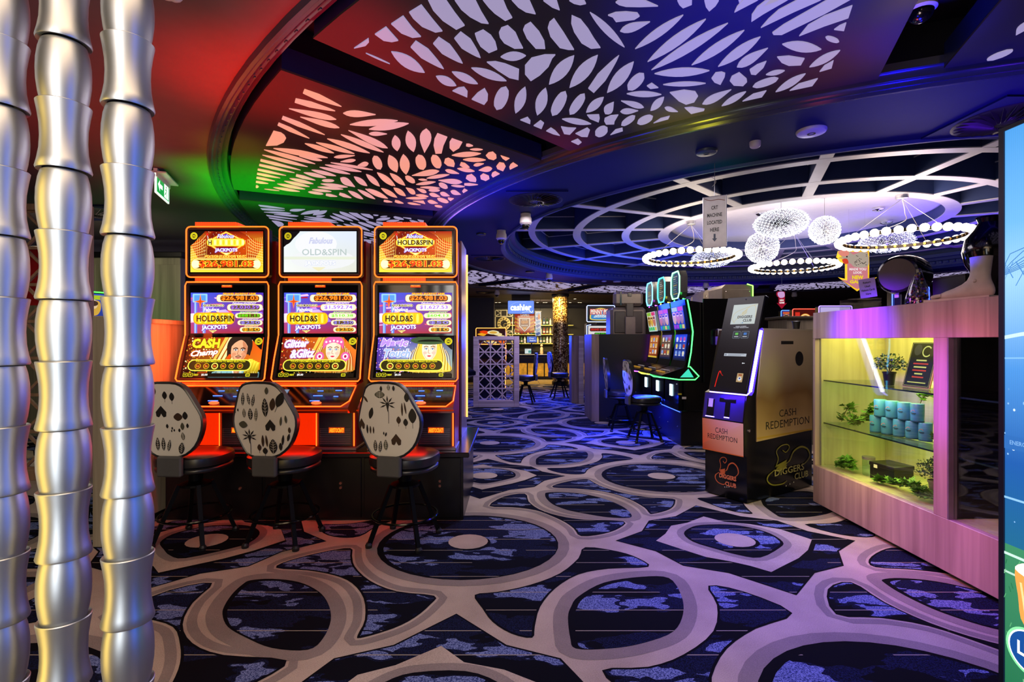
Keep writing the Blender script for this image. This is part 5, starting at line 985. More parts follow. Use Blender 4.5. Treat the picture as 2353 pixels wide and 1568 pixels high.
stool('floral-backed black swivel stool in front of the middle orange machine', -1.60, 3.615, math.radians(-7), 2, GS)
stool('floral-backed black swivel stool in front of the rightmost orange machine', -0.752, 3.60, math.radians(-13), 3, GS)
# ================================================================== tall LED display at the right edge
FRM = mat('display_frame', '#1c2430', 0.35, 0.3)
t = thing('led_display', 'tall blue video screen showing a stadium, cut off by the right edge of the photo', 'screen', (1.87, 1.94, 0))
MB().box(0.004, 0.09, -1.05, 0.022, 0.0, 2.215, 0.004).build('casing', FRM, t)
fr = MB(); fr.box(-0.006, 0.01, 0.0, 0.022, 0.0, 2.21); fr.box(-0.006, 0.01, -1.05, 0.0, 2.195, 2.21); fr.build('bezel', FRM, t)
a = Art(1000, 2190)   # sheet: x from the far edge (0) towards the camera, y down from the top
def gr(x0, y0, x1, y1, c): a.poly([(x0, y0), (x1, y0), (x1, y1), (x0, y1)], c)
gr(0, 0, 1000, 350, ['#4a98dc', '#3c88d8', '#78b8ee', '#6cb2ea']); gr(0, 350, 1000, 560, ['#6cb2ea', '#78b8ee', '#a8d4f8', '#9accf4']); gr(0, 560, 1000, 900, ['#9accf4', '#a8d4f8', '#4a90d8', '#4a90d8'])
gr(0, 900, 1000, 1250, ['#4a90d8', '#4a90d8', '#1c5aa8', '#1c58a4']); gr(0, 1250, 1000, 1560, ['#1c58a4', '#1c5aa8', '#1c6488', '#1c6488']); gr(0, 1560, 1000, 2190, ['#3c8858', '#3c9058', '#1c6838', '#1c6838'])
for k in range(7): a.stroke([(0, 520+k*4), (120+k*60, 440-k*6), (1000, 380-k*20)], 3, '#3c78b8', sm=3)
for k in range(16): a.stroke([(k*60-20, 500), (k*60+30, 560+(k % 3)*30)], 4, '#4c88c8'); a.stroke([(k*60+30, 500), (k*60-20, 560+(k % 3)*30)], 3, '#4c88c8')
a.stroke([(0, 780), (60, 770), (1000, 660)], 14, '#c8e4fc', sm=3); a.stroke([(0, 860), (1000, 820)], 6, '#80b8f0')
R_ = random.Random(5)
for k in range(90): x, y = R_.uniform(0, 1000), R_.uniform(900, 1500); r = R_.uniform(2, 7); a.ell(x, y, r, r*1.2, R_.choice(['#d8ecff', '#88b8e8', '#5c94d0']), 8)
a.rect(0, 1150, 1000, 1200, '#2c68b0'); a.text('ENERGY', 20, 1166, 90, 1182, '#78a8dc', 0.02); a.rect(0, 1380, 1000, 1388, '#8cc0e8'); a.rect(0, 1590, 1000, 1600, '#c8e8d8'); a.rect(0, 1660, 1000, 1668, '#b8dcc8')
for k in range(120): x, y = R_.uniform(0, 1000), R_.uniform(1600, 2180); a.stroke([(x, y), (x+R_.uniform(-8, 8), y-18)], 3, R_.choice(['#58a868', '#206c38', '#80c088']))
a.blob([(42, 1640), (80, 1620), (190, 1620), (215, 1650), (190, 1830), (75, 1830), (52, 1730)], '#e8a040'); a.blob([(42, 1640), (85, 1600), (190, 1600), (212, 1640), (130, 1660)], '#fff4e0'); a.stroke([(62, 1680), (82, 1810)], 8, '#ffd890')
a.ell(95, 1920, 86, 84, '#8ce8a0', 40); a.ell(95, 1920, 78, 76, '#f0fcf8', 40); a.ell(95, 1920, 72, 70, '#104890', 40); a.text('LIVE', 50, 1895, 140, 1945, '#f4f8ff', 0.04)
for k in range(500): a.rect(k*2, 0, k*2+0.25, 2190, '#1c3c6c') if k < 60 else None
a.build('display_picture', LIT, t, (-0.001, 0.0, 2.195), (0, -1.05, 0), (0, 0, -2.19), lift=0.001, eps=2e-5)
# ================================================================== display cabinet (timber show case)
CW = wood('cabinet_timber', '#8f7a74', '#b59f96', 'Z', 0.42, 0.8); CWI = wood('cabinet_inner_timber', '#a99b78', '#cbbf98', 'Z', 0.5, 0.6); DKI = mat('case_dark_back', '#08070a', 0.3)
GL = glass('case_glass', (0.93, 1.0, 0.95), 0.05); GS_ = glass('shelf_glass', (0.80, 0.95, 0.88), 0.10); GED = mat('glass_edge', '#142c28', 0.2)
XC = 2.575; t = thing('display_cabinet', 'large timber display cabinet with two glazed openings, lit yellow inside and violet outside', 'cabinet', (XC, 3.0, 0)); y = lambda v: v-3.0
c_ = MB(); c_.box(0.0, 0.045, y(1.98), y(4.38), 1.42, 1.64, 0.003); c_.build('fascia', CW, t)
MB().box(0.0, 0.045, y(1.98), y(4.38), 0.03, 0.345, 0.003).build('lower_panel', CW, t)
MB().box(0.0, 0.045, y(4.352), y(4.38), 0.345, 1.42, 0.002).build('stile', CW, t); MB().box(0.0, 0.045, y(3.03), y(3.13), 0.345, 1.42, 0.002).build('stile', CW, t); MB().box(0.0, 0.045, y(1.98), y(2.05), 0.345, 1.42, 0.002).build('stile', CW, t)
MB().box(0.02, 0.62, y(1.98), y(4.38), 1.612, 1.64, 0.003).build('top_board', CW, t); MB().box(0.045, 0.60, y(2.0), y(4.36), 0.315, 0.345, 0.002).build('bottom_board', CWI, t)
MB().box(0.03, 0.60, y(4.355), y(4.38), 0.345, 1.61, 0.002).build('end_panel', CWI, t); MB().box(0.60, 0.625, y(3.10), y(4.38), 0.03, 1.64, 0.002).build('back_panel', CWI, t)
MB().box(0.60, 0.625, y(1.98), y(3.10), 0.03, 1.64, 0.002).build('dark_back_panel', DKI, t); MB().box(0.045, 0.60, y(3.05), y(3.11), 0.345, 1.61, 0.002).build('partition', CWI, t)
MB().box(0.045, 0.60, y(3.035), y(3.05), 0.347, 1.58, 0.002).build('added_dark_lining', DKI, t); MB().box(0.05, 0.6, y(2.0), y(4.36), 1.585, 1.61, 0.002).build('inner_top', CWI, t); MB().box(0.07, 0.6, y(2.02), y(4.34), 0.0, 0.04, 0.002).build('kick_board', BLKL, t)  # dark lining added so this cabinet bay reads near-black
MB().box(0.042, 0.05, y(3.128), y(3.136), 0.345, 1.42).build('metal_trim', SIL, t); MB().box(0.042, 0.05, y(4.342), y(4.352), 0.345, 1.42).build('metal_trim', SIL, t); MB().box(0.0, 0.05, y(3.02), y(3.03), 0.345, 1.42).build('metal_trim', SIL, t)
for ya, yb_ in ((3.135, 3.688), (3.692, 4.345), (2.05, 2.53), (2.54, 3.02)): MB().box(0.030, 0.036, y(ya), y(yb_), 0.35, 1.418).build('glass_door', GL, t)
for z_ in (1.07, 0.71):
    for ya, yb_ in ((3.12, 4.35), (2.03, 3.045)):
        s_ = MB().box(0.075, 0.59, y(ya), y(yb_), z_-0.010, z_).build('glass_shelf', GS_, t); MB().box(0.072, 0.076, y(ya), y(yb_), z_-0.010, z_).build('shelf_edge', GED, s_)
MB().box(0.12, 0.16, y(3.2), y(4.3), 1.575, 1.585).build('light_strip', mat('case_led', '#fff0a0', 0.4, emit='#ffec90', es=3.0, sample=False), t)
MB().box(0.592, 0.6, y(3.74), y(3.75), 0.345, 1.58).build('panel_joint', BLKL, t)
lamp('case_lamp', 'AREA', (2.86, 3.74, 1.56), '#fff080', 13, 0.4, (2.86, 3.74, 0), None, 0.6, 1.1)
lamp('case_lamp', 'AREA', (2.80, 3.75, 1.04), '#fff070', 5.5, 0.3, (2.95, 3.75, 0), None, 0.6, 1.0)
lamp('case_lamp', 'AREA', (2.80, 3.75, 0.69), '#fff070', 5.5, 0.3, (2.95, 3.75, 0), None, 0.6, 1.0)
lamp('case_lamp', 'SPOT', (2.95, 2.75, 1.0), '#ffe878', 5, 0.04, (2.85, 2.8, 0.3), 50)
# ---- plants
LG = mat('leaf_green', '#5a8a2c', 0.5, var=0.5, scale=60); LD = mat('leaf_dark_green', '#2c4a20', 0.55, var=0.5, scale=60); STM = mat('plant_stem', '#5c5434', 0.8); POTB = mat('black_pot', '#0d0c0c', 0.4); POTG = mat('grey_pot', '#77726a', 0.6)
def foliage(c, rad, n, ls, seed, flat_=1.0, bias=0.3):
    R = random.Random(seed); mb = MB()
    for i in range(n):
        while 1:
            d = Vector((R.uniform(-1, 1), R.uniform(-1, 1), R.uniform(-bias, 1)))
            if 0.2 < d.length < 1: break
        p = Vector(c)+Vector((d.x*rad[0], d.y*rad[1], d.z*rad[2])); u = Vector((R.uniform(-1, 1), R.uniform(-1, 1), R.uniform(-.6, .8))).normalized(); w_ = u.cross(Vector((R.uniform(-1, 1), R.uniform(-1, 1), R.uniform(-1, 1)))).normalized(); s_ = ls*R.uniform(.6, 1.2)
        nn = u.cross(w_)*s_*0.12
        mb.add([p, p+u*s_*.45+w_*s_*.36+nn, p+u*s_, p+u*s_*.45-w_*s_*.36+nn], [(0, 1, 2, 3)])
    return mb
def pot_plant(lab, x, y_, z_, rad, pr, ph, potm, lm, n, ls, seed):
    t = thing('potted_plant', lab, 'plant', (x, y_, z_))
    MB().lathe([(pr*0.72, 0), (pr, ph), (pr*1.06, ph), (pr*1.06, ph*0.88), (pr*0.9, ph*0.86)], 18, cap=True).build('pot', potm, t, True); MB().lathe([(0, ph*0.93), (pr*0.93, ph*0.93)], 14, cap=False).build('soil', STM, t)
    R = random.Random(seed); st_ = MB()
    for k in range(14): a_ = R.uniform(0, 6.28); st_.tube([(0, 0, ph*0.9), (rad[0]*.4*math.cos(a_), rad[1]*.4*math.sin(a_), ph+rad[2]*.6), (rad[0]*.75*math.cos(a_), rad[1]*.75*math.sin(a_), ph+rad[2]*R.uniform(.5, 1.3))], 0.002, 4)
    st_.build('stem', STM, t, kind='stuff'); foliage((0, 0, ph+rad[2]*.5), rad, n, ls, seed).build('foliage', lm, t, kind='stuff')
def ivy(lab, pts, z_, n, ls, seed, lm=None):
    pts = [(p[0]+0.035, p[1], p[2]) for p in pts]; cx, cy = sum(p[0] for p in pts)/len(pts), sum(p[1] for p in pts)/len(pts); t = thing('ivy_garland', lab, 'plant', (cx, cy, z_)); P = spline([(p[0]-cx, p[1]-cy, p[2]) for p in pts], 6, False); R = random.Random(seed)
    MB().tube([(p[0], p[1], max(p[2], 0.004)) for p in P], 0.003, 5).build('vine', STM, t); mb = MB()
    n = int(n*1.7); ls *= 1.2
    for i in range(n):
        p = Vector(R.choice(P))+Vector((R.uniform(-.025, .025), R.uniform(-.035, .035), R.uniform(0.005, .03))); a_ = R.uniform(0, 6.28); tl_ = R.uniform(-.5, .9); u = Vector((math.cos(a_)*math.cos(tl_), math.sin(a_)*math.cos(tl_), math.sin(tl_))); w_ = u.cross(Vector((0, 0, 1))).normalized(); s_ = ls*R.uniform(.7, 1.25)
        q_ = [p-u*s_*.1, p+w_*s_*.5-u*s_*.1, p+w_*s_*.28+u*s_*.3, p+w_*s_*.42+u*s_*.5, p+u*s_*.55+w_*s_*.15, p+u*s_, p+u*s_*.55-w_*s_*.15, p-w_*s_*.42+u*s_*.5, p-w_*s_*.28+u*s_*.3, p-w_*s_*.5-u*s_*.1]
        q_ = [Vector((v.x, v.y, max(v.z, 0.003))) for v in q_]; mb.add(q_, [tuple(range(10))])
    mb.build('leaves', lm or LG, t, kind='stuff')
pot_plant('small bushy plant in a black pot on the top glass shelf of the lit cabinet', 2.80, 3.80, 1.072, (0.10, 0.12, 0.09), 0.042, 0.10, POTB, LD, 420, 0.022, 3)
pot_plant('dark bushy plant at the right end of the cabinet top shelf', 2.85, 3.22, 1.072, (0.07, 0.08, 0.08), 0.04, 0.09, POTB, LD, 260, 0.022, 4)
pot_plant('bushy dark plant in a grey pot on the cabinet floor beside the timber post', 2.84, 3.42, 0.347, (0.11, 0.13, 0.10), 0.05, 0.12, POTG, LD, 520, 0.022, 5)
ivy('ivy at the left of the middle glass shelf of the lit cabinet', [(2.70, 4.25, 0.02), (2.72, 4.20, 0.14), (2.70, 4.14, 0.10), (2.70, 4.09, 0.02), (2.69, 4.06, 0.03)], 0.712, 60, 0.04, 6)
ivy('ivy touching the left side of the blue tumblers', [(2.70, 3.99, 0.05), (2.74, 3.985, 0.12), (2.80, 3.99, 0.16)], 0.712, 44, 0.04, 7)
ivy('tall ivy at the right of the middle shelf next to the timber post', [(2.80, 3.38, 0.03), (2.84, 3.37, 0.10), (2.86, 3.33, 0.20), (2.88, 3.28, 0.28)], 0.712, 100, 0.04, 8, LD)
ivy('bright green ivy clump on the cabinet floor at the left end', [(2.66, 4.20, 0.02), (2.68, 4.17, 0.07), (2.68, 4.12, 0.08), (2.66, 4.08, 0.03)], 0.347, 80, 0.042, 9)
ivy('long ivy trail along the front of the cabinet floor', [(2.66, 3.78, 0.02), (2.70, 3.65, 0.03), (2.68, 3.52, 0.06), (2.69, 3.45, 0.05), (2.67, 3.38, 0.04), (2.66, 3.34, 0.03)], 0.347, 150, 0.045, 10)
ivy('light green ivy peeping over the top row of blue tumblers', [(2.99, 3.86, 0.05), (3.0, 3.78, 0.27), (3.02, 3.70, 0.28)], 0.712, 44, 0.04, 12)
# ---- blue tumblers
TB = mat('tumbler_blue', '#4c9cc0', 0.35, var=0.04); 
def tumbler(lab, x, y_, z_, rz):
    t = thing('blue_tumbler', lab, 'cup', (x, y_, z_), rz, 'stacked blue tumblers'); MB().lathe([(0.036, 0), (0.039, 0.004), (0.041, 0.118), (0.039, 0.124), (0.030, 0.124)], 20).build('body', TB, t, True)
    MB().lathe([(0.0395, 0.0), (0.0395, 0.008)], 20).build('base_ring', mat('tumbler_base', '#24506c', 0.4), t)
    a = Art(60, 50); a.stroke([(5, 22), (20, 6), (34, 4), (44, 14)], 3, '#e87848', sm=3); a.rect(8, 28, 54, 34, '#10243c'); a.rect(14, 38, 48, 42, '#10243c')
    a.build('printed_logo', PRINT, t, (-0.0425, 0.022, 0.085), (0, -0.044, 0), (0, 0, -0.04))
rows = [('top', 4, 0.126, ['first from the left', 'second from the left', 'third from the left', 'rightmost']), ('bottom', 5, 0.0, ['first from the left', 'second from the left', 'third from the left', 'fourth from the left', 'rightmost'])]
for nm, n_, dz, names in rows:
    for k in range(n_):
        yy = (3.875 if nm == 'bottom' else 3.86)-k*(0.0865 if nm == 'top' else 0.0865); xx = 2.755+k*0.024
        tumbler('blue tumbler in the %s row on the middle shelf, %s' % (nm, names[k]), xx, yy-(0.0 if nm == 'bottom' else 0.03), 0.712+dz, 0.35)
# ---- other things inside
t = thing('gift_box', 'black box with a silver label on the cabinet floor', 'box', (2.86, 3.86, 0.347), 0.2); MB().box(-0.09, 0.09, -0.10, 0.10, 0, 0.125, 0.004).build('box', mat('box_black', '#100d0d', 0.35), t); MB().box(-0.094, 0.094, -0.104, 0.104, 0.100, 0.13, 0.004).build('lid', mat('box_lid', '#1a1515', 0.3), t)
MB().box(-0.096, -0.0935, 0.03, 0.06, 0.09, 0.115).build('label_sticker', WPL, t)
t = thing('glass_jar', 'clear glass jar with a metal rim left of the black box', 'jar', (2.80, 4.02, 0.347)); MB().lathe([(0.04, 0.002), (0.043, 0.01), (0.043, 0.13), (0.039, 0.14)], 20).build('jar', GS_, t, True); MB().lathe([(0.045, 0.125), (0.045, 0.145), (0.0, 0.147)], 20, cap=False).build('rim', SIL, t)
t = thing('metal_tin', 'silver and red tin on the cabinet floor beside the timber post', 'tin', (2.72, 3.22, 0.347)); MB().lathe([(0.042, 0), (0.042, 0.12), (0.040, 0.125), (0, 0.124)], 22).build('tin', CHR, t, True); MB().lathe([(0.0425, 0.03), (0.0425, 0.09)], 22).build('red_band', mat('tin_red', '#b02c20', 0.4), t)
t = thing('framed_notice', 'leaning black notice with gold lines on the top shelf of the lit cabinet', 'sign', (2.82, 3.575, 1.073), 0.0)
MB().box(-0.006, 0.006, -0.12, 0.12, 0, 0.33, 0.003, Matrix.Rotation(math.radians(14), 4, 'Y')).build('board', mat('notice_gold', '#b09a50', 0.4), t)
a = Art(240, 330); a.rect(6, 6, 234, 324, '#141a14'); a.outline(12, 12, 228, 318, 2.5, '#d8c870', 4); a.ring(150, 70, 36, 36, 9, '#f8f088'); a.ell(70, 60, 34, 40, '#4a4640'); a.ell(195, 70, 22, 36, '#3c3428')
for k, w_ in enumerate((90, 130, 110, 120, 70, 100)): a.rect(120-w_/2, 130+k*24, 120+w_/2, 140+k*24, '#f8ec80' if k % 2 == 0 else '#e84828')
a.rect(40, 290, 200, 297, '#f8ec80')
M_ = Matrix.Rotation(math.radians(14), 3, 'Y'); a.build('notice_face', LIT2, t, M_ @ Vector((-0.0065, 0.12, 0.33)), M_ @ Vector((0, -0.24, 0)), M_ @ Vector((0, 0, -0.33)))  # emissive ink put in to brighten the printed notice
t = thing('red_shoe', 'red shoe on the lower glass shelf of the dark cabinet opening', 'shoe', (2.74, 2.62, 0.712), 1.3)
MB().ball((0, 0, 0.03), 0.05, 14, 8, (2.3, .8, .6)).build('upper', mat('shoe_red', '#b81c14', 0.4), t, True); MB().ball((0.07, 0, 0.045), 0.035, 12, 8, (1.1, .9, 1)).build('heel_cup', mat('shoe_red', '#b81c14', 0.4), t, True); MB().prism([(-.115, -.03), (.1, -.036), (.11, .036), (-.115, .03)], 0, 0.012).build('sole', POTB, t)
t = thing('red_shoe', 'red shoe on the floor of the dark cabinet opening', 'shoe', (2.74, 2.60, 0.347), 1.0)
MB().ball((0, 0, 0.03), 0.05, 14, 8, (2.3, .8, .6)).build('upper', mat('shoe_red', '#b81c14', 0.4), t, True); MB().prism([(-.115, -.03), (.1, -.036), (.11, .036), (-.115, .03)], 0, 0.012).build('sole', POTB, t)
# ================================================================== things on top of the cabinet
ZT = 1.642
ACR = glass('acrylic', (0.98, 0.98, 1.0), 0.08)
t = thing('acrylic_box', 'clear acrylic card box on the far end of the cabinet top', 'box', (2.80, 4.12, ZT), 0.1)
f_ = MB(); f_.box(-0.09, 0.09, -0.11, -0.105, 0, 0.09); f_.box(-0.09, 0.09, 0.105, 0.11, 0, 0.09); f_.box(-0.09, -0.085, -0.105, 0.105, 0, 0.09); f_.box(0.085, 0.09, -0.105, 0.105, 0, 0.09); f_.box(-0.085, 0.085, -0.105, 0.105, 0, 0.005); f_.build('walls', ACR, t, kind='stuff')
MB().box(-0.094, 0.094, -0.114, 0.02, 0.09, 0.096, 0.002).build('lid', ACR, t); MB().box(-0.03, 0.03, -0.05, 0.05, 0.006, 0.012).build('card', WPL, t)
t = thing('card_sign', 'lilac card reading Return Used Visitors Cards Here above the acrylic box', 'sign', (2.79, 4.00, ZT+0.098), 0.0, rot=(0.0, -0.12, -0.75))
MB().box(-0.055, 0.055, -0.002, 0.002, 0.0, 0.15, 0.001).build('card', mat('lilac_card', '#b89cd8', 0.6), t)
a = Art(110, 150); 
for k, s_ in enumerate(('Return', 'Used', 'Visitors Cards', 'Here')): w_ = (50, 34, 90, 34)[k]; a.text(s_, 55-w_/2, 22+k*30, 55+w_/2, 38+k*30, '#2c1c3c', 0.03)
a.build('lettering', PRINT, t, (-0.055, -0.0022, 0.15), (0.11, 0, 0), (0, 0, -0.15))
# monitor seen from behind: oval drum on a stand
t = thing('drum_monitor', 'black round-backed display on a stand with a taupe oval face on the cabinet top', 'monitor', (2.90, 3.80, ZT), 0.0)
Mx = Matrix.Translation((0, 0, 0.245)) @ Matrix.Rotation(math.radians(-58), 4, 'Z') @ Matrix.Rotation(math.radians(90), 4, 'X')
MB().lathe([(0.118, 0.095), (0.132, 0.09), (0.145, 0.05), (0.152, -0.04), (0.150, -0.11), (0.13, -0.125), (0.0, -0.13)], 40, cap=False, M=Mx).build('drum', BLK, t, True)
MB().lathe([(0.118, 0.096), (0.115, 0.099), (0.0, 0.100)], 40, cap=False, M=Mx).build('face_plate', mat('taupe_plate', '#5c504a', 0.35, 0.3), t, True)
MB().box(-0.04, 0.03, -0.035, 0.035, 0.012, 0.13, 0.006).build('neck', BLKL, t); MB().box(-0.10, 0.06, -0.10, 0.10, 0.0, 0.014, 0.005).build('base', mat('base_grey', '#3c3a40', 0.3), t); MB().box(-0.046, -0.041, -0.02, 0.02, 0.08, 0.11).build('label_sticker', WPL, t)
t = thing('cone_vase', 'tall clear cone vase filled with dark flowers on the cabinet top', 'vase', (2.80, 3.53, ZT))
MB().lathe([(0.078, 0.0), (0.080, 0.01), (0.066, 0.09), (0.03, 0.2), (0.016, 0.255), (0.012, 0.26)], 28).build('glass', ACR, t, True)
R = random.Random(9); fl_ = {}
for nm, c_, n_ in (('petals_red', '#7a1c28', 60), ('petals_dark', '#1c1014', 110), ('petals_yellow', '#9a8420', 40), ('petals_violet', '#5c2c90', 40)):
    mb = MB()
    for k in range(n_): zz = R.uniform(0.01, 0.13 if R.random() < .8 else .23); rr_ = (0.068-0.24*zz)*math.sqrt(R.random()); a_ = R.uniform(0, 6.28); mb.ball((rr_*math.cos(a_), rr_*math.sin(a_), zz), R.uniform(.005, .010), 5, 4)
    mb.build(nm, mat(nm, c_, 0.5), t, kind='stuff')
t = thing('dark_box', 'dark brown box standing behind the foot ornament', 'box', (3.06, 3.53, ZT), 0.0); MB().box(-0.08, 0.08, -0.16, 0.10, 0, 0.20, 0.004).build('carton', mat('dark_brown', '#1c1014', 0.5), t); MB().box(-0.082, 0.082, -0.163, 0.103, 0.19, 0.203, 0.002).build('lid', mat('dark_brown_lid', '#22161a', 0.45), t)
# black round vase behind the foot
t = thing('round_vase', 'gloss black round vase behind the foot ornament', 'vase', (2.98, 3.20, ZT), 0)
MB().lathe([(0.06, 0), (0.065, 0.02), (0.05, 0.06), (0.06, 0.14), (0.115, 0.24), (0.13, 0.32), (0.115, 0.40), (0.07, 0.46), (0.05, 0.50), (0.06, 0.53)], 36).build('body', BLK, t, True); MB().lathe([(0.06, 0.525), (0.066, 0.53), (0.06, 0.536)], 30, cap=False).build('rim', BLK, t, True)
# the foot ornament
FT = mat('aged_plaster', '#c4b6a8', 0.55, var=0.12, scale=14, bump=0.15)
t = thing('foot_ornament', 'life-size pale bare foot ornament cut at the ankle on the cabinet top', 'ornament', (2.78, 3.02, ZT), 0.0)
def foot():
    N = 28; sl_ = [(0.003, -0.052, 0.262, 0.036, .22), (0.012, -0.060, 0.268, 0.044, .22), (0.030, -0.063, 0.262, 0.046, .2), (0.046, -0.060, 0.215, 0.044, .16), (0.062, -0.054, 0.160, 0.040, .1), (0.080, -0.046, 0.115, 0.036, 0.05), (0.100, -0.038, 0.086, 0.034, 0), (0.125, -0.034, 0.070, 0.034, 0), (0.160, -0.036, 0.064, 0.037, 0), (0.200, -0.040, 0.064, 0.041, 0), (0.235, -0.043, 0.066, 0.045, 0)]
    mb = MB(); vs = []
    for z_, ya, yb_, w_, k_ in sl_:
        for i in range(N):
            a_ = 2*PI*i/N; c_, s_ = math.cos(a_), math.sin(a_); vs.append((w_*abs(s_)**0.85*(1 if s_ > 0 else -1)*(1+k_*c_), (ya+yb_)/2+(yb_-ya)/2*c_, z_+0.0))
    fs = [(r*N+i, r*N+(i+1) % N, (r+1)*N+(i+1) % N, (r+1)*N+i) for r in range(len(sl_)-1) for i in range(N)]; fs.append(tuple(range(N))[::-1]); fs.append(tuple((len(sl_)-1)*N+i for i in range(N))); return mb.add(vs, fs)
Mf = Matrix.Rotation(math.radians(10), 4, 'Z')
fb = foot(); fb.v = [tuple(Mf @ Vector((v[0], v[1], v[2]+0.022))) for v in fb.v]
for e in (-1, 1): mb_ = MB().ball((e*0.030, 0.022, 0.115), 0.013, 12, 8); fb.add([Mf @ Vector(v) for v in mb_.v], mb_.f)
o = fb.build('foot', FT, t, True)
for k, (tx, ty, r_) in enumerate(((-0.034, 0.268, 0.0135), (-0.013, 0.276, 0.0105), (0.005, 0.270, 0.0098), (0.020, 0.260, 0.009), (0.034, 0.246, 0.008))):
    tb_ = MB(); tb_.tube([(tx*0.95, ty-0.05, 0.044), (tx, ty-0.012, 0.040), (tx, ty+0.006, 0.036), (tx, ty+0.016, 0.032)], r_, 10, taper=[r_*.9, r_, r_*1.02, r_*.55]); tb_.v = [tuple(Mf @ Vector(v)) for v in tb_.v]; tn = tb_.build('toe', FT, t, True)
bb = MB().prism([(-0.065, -0.08), (0.06, -0.08), (0.065, 0.30), (0.03, 0.315), (-0.065, 0.31)], 0, 0.022); bb.v = [tuple(Mf @ Vector(v)) for v in bb.v]; bb.build('plinth', FT, t)
t['label'] = 'life-size pale bare foot ornament cut at the ankle on the cabinet top'
# ================================================================== cash redemption kiosk
KB = mat('kiosk_black', '#08080a', 0.16, spec=0.6); KGOLD = None
def goldmat():
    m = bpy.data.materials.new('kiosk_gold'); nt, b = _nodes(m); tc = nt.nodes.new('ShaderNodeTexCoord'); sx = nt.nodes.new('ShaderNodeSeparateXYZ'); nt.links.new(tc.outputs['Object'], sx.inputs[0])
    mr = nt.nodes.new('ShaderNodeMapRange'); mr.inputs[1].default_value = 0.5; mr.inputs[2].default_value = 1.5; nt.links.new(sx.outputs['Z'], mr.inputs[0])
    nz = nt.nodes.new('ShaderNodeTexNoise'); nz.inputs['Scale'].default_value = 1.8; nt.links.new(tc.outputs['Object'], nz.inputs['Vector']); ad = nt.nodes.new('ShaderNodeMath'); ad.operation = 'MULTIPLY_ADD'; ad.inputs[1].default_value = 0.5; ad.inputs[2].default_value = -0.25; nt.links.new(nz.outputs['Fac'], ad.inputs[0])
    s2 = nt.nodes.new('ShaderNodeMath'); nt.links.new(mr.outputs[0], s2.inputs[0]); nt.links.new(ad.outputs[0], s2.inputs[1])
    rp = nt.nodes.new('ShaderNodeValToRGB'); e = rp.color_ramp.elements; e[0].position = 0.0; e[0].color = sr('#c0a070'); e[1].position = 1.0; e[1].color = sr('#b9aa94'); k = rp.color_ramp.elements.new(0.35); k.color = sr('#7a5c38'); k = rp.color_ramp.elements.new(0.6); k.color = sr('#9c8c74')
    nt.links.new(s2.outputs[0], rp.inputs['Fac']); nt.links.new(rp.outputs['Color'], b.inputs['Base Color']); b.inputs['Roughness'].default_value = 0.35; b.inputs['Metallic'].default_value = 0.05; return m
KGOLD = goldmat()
LEDV = mat('kiosk_led', '#a8a0ff', 0.4, emit=(0.32, 0.22, 1.0), es=7.0)
ka = math.atan2(0.53, 0.85); t = thing('cash_kiosk', 'black and gold cash redemption kiosk with an orange front panel and violet light strip', 'kiosk', (2.01, 4.38, 0), ka)
MB().prism([(0.0, 0.012), (0.0, 0.40), (-0.035, 0.42), (-0.045, 0.70), (-0.005, 0.93), (0.05, 0.95), (0.20, 1.50), (1.03, 1.50), (1.03, 0.012)], 0.0, 0.42, lambda a, b, c: (a, c, b)).build('body', KB, t)
MB().box(0.02, 1.0, 0.02, 0.40, 0.0, 0.02).build('base', BLKL, t)
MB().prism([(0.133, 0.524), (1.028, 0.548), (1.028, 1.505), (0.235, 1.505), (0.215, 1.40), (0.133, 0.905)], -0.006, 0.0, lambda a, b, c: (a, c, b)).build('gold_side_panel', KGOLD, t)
MB().prism([(0.225, 1.50), (1.035, 1.50), (1.035, 1.512), (0.225, 1.512)], -0.008, 0.425, lambda a, b, c: (a, c, b)).build('top_lid', mat('lid_cream', '#b8b0a0', 0.4), t)
a = Art(895, 1505)  # side sheet: x = depth in mm from 0.133, y = mm down from 1.505
X_ = lambda d: (d-0.133)*1000; Z_ = lambda z: (1.505-z)*1000
a.text('CASH', X_(0.47), Z_(0.778), X_(0.745), Z_(0.712), '#181410', 0.0); a.text('REDEMPTION', X_(0.265), Z_(0.685), X_(0.97), Z_(0.615), '#181410', 0.0)
a.rect(X_(0.50), Z_(1.40), X_(0.70), Z_(1.37), '#141210'); a.ell(X_(0.80), Z_(1.235), 68, 68, '#100e0e', 32)
a.rect(0, Z_(0.560), 895, Z_(0.545), '#b08c30')
G1, G2 = '#8a8430', '#b0a868'
def hatlogo(a, x0, y0, w_, h, c, cl):
    u = lambda p: (x0+p[0]*w_, y0+p[1]*h)
    a.stroke([u(p) for p in [(0.18, 0.50), (0.24, 0.32), (0.20, 0.14), (0.30, 0.03), (0.44, 0.02), (0.50, 0.10), (0.42, 0.20), (0.34, 0.14)]], h*0.022, c, sm=4)
    a.stroke([u(p) for p in [(0.34, 0.52), (0.50, 0.42), (0.60, 0.22), (0.78, 0.14), (0.95, 0.24), (1.0, 0.42), (0.90, 0.55), (0.78, 0.60)]], [h*.012, h*.03, h*.04, h*.045, h*.04, h*.03, h*.02, h*.012], c, sm=4)
    a.stroke([u(p) for p in [(0.16, 0.56), (0.02, 0.66), (0.0, 0.78), (0.12, 0.90), (0.34, 0.93), (0.44, 0.88)]], [h*.02, h*.04, h*.035, h*.03, h*.03, h*.015], c, sm=4)
    for k in range(3): a.poly([u((0.20, 0.46+k*.06)), u((0.44, 0.40+k*.06-.02)), u((0.42, 0.44+k*.06)), u((0.28, 0.50+k*.06)), u((0.20, 0.50+k*.055))], c)
    for k in range(3): a.ell(*u((0.42+k*.09, 1.0-.02*k)), h*.018, h*.018, cl)
a2_ = (X_(0.30), Z_(0.47))
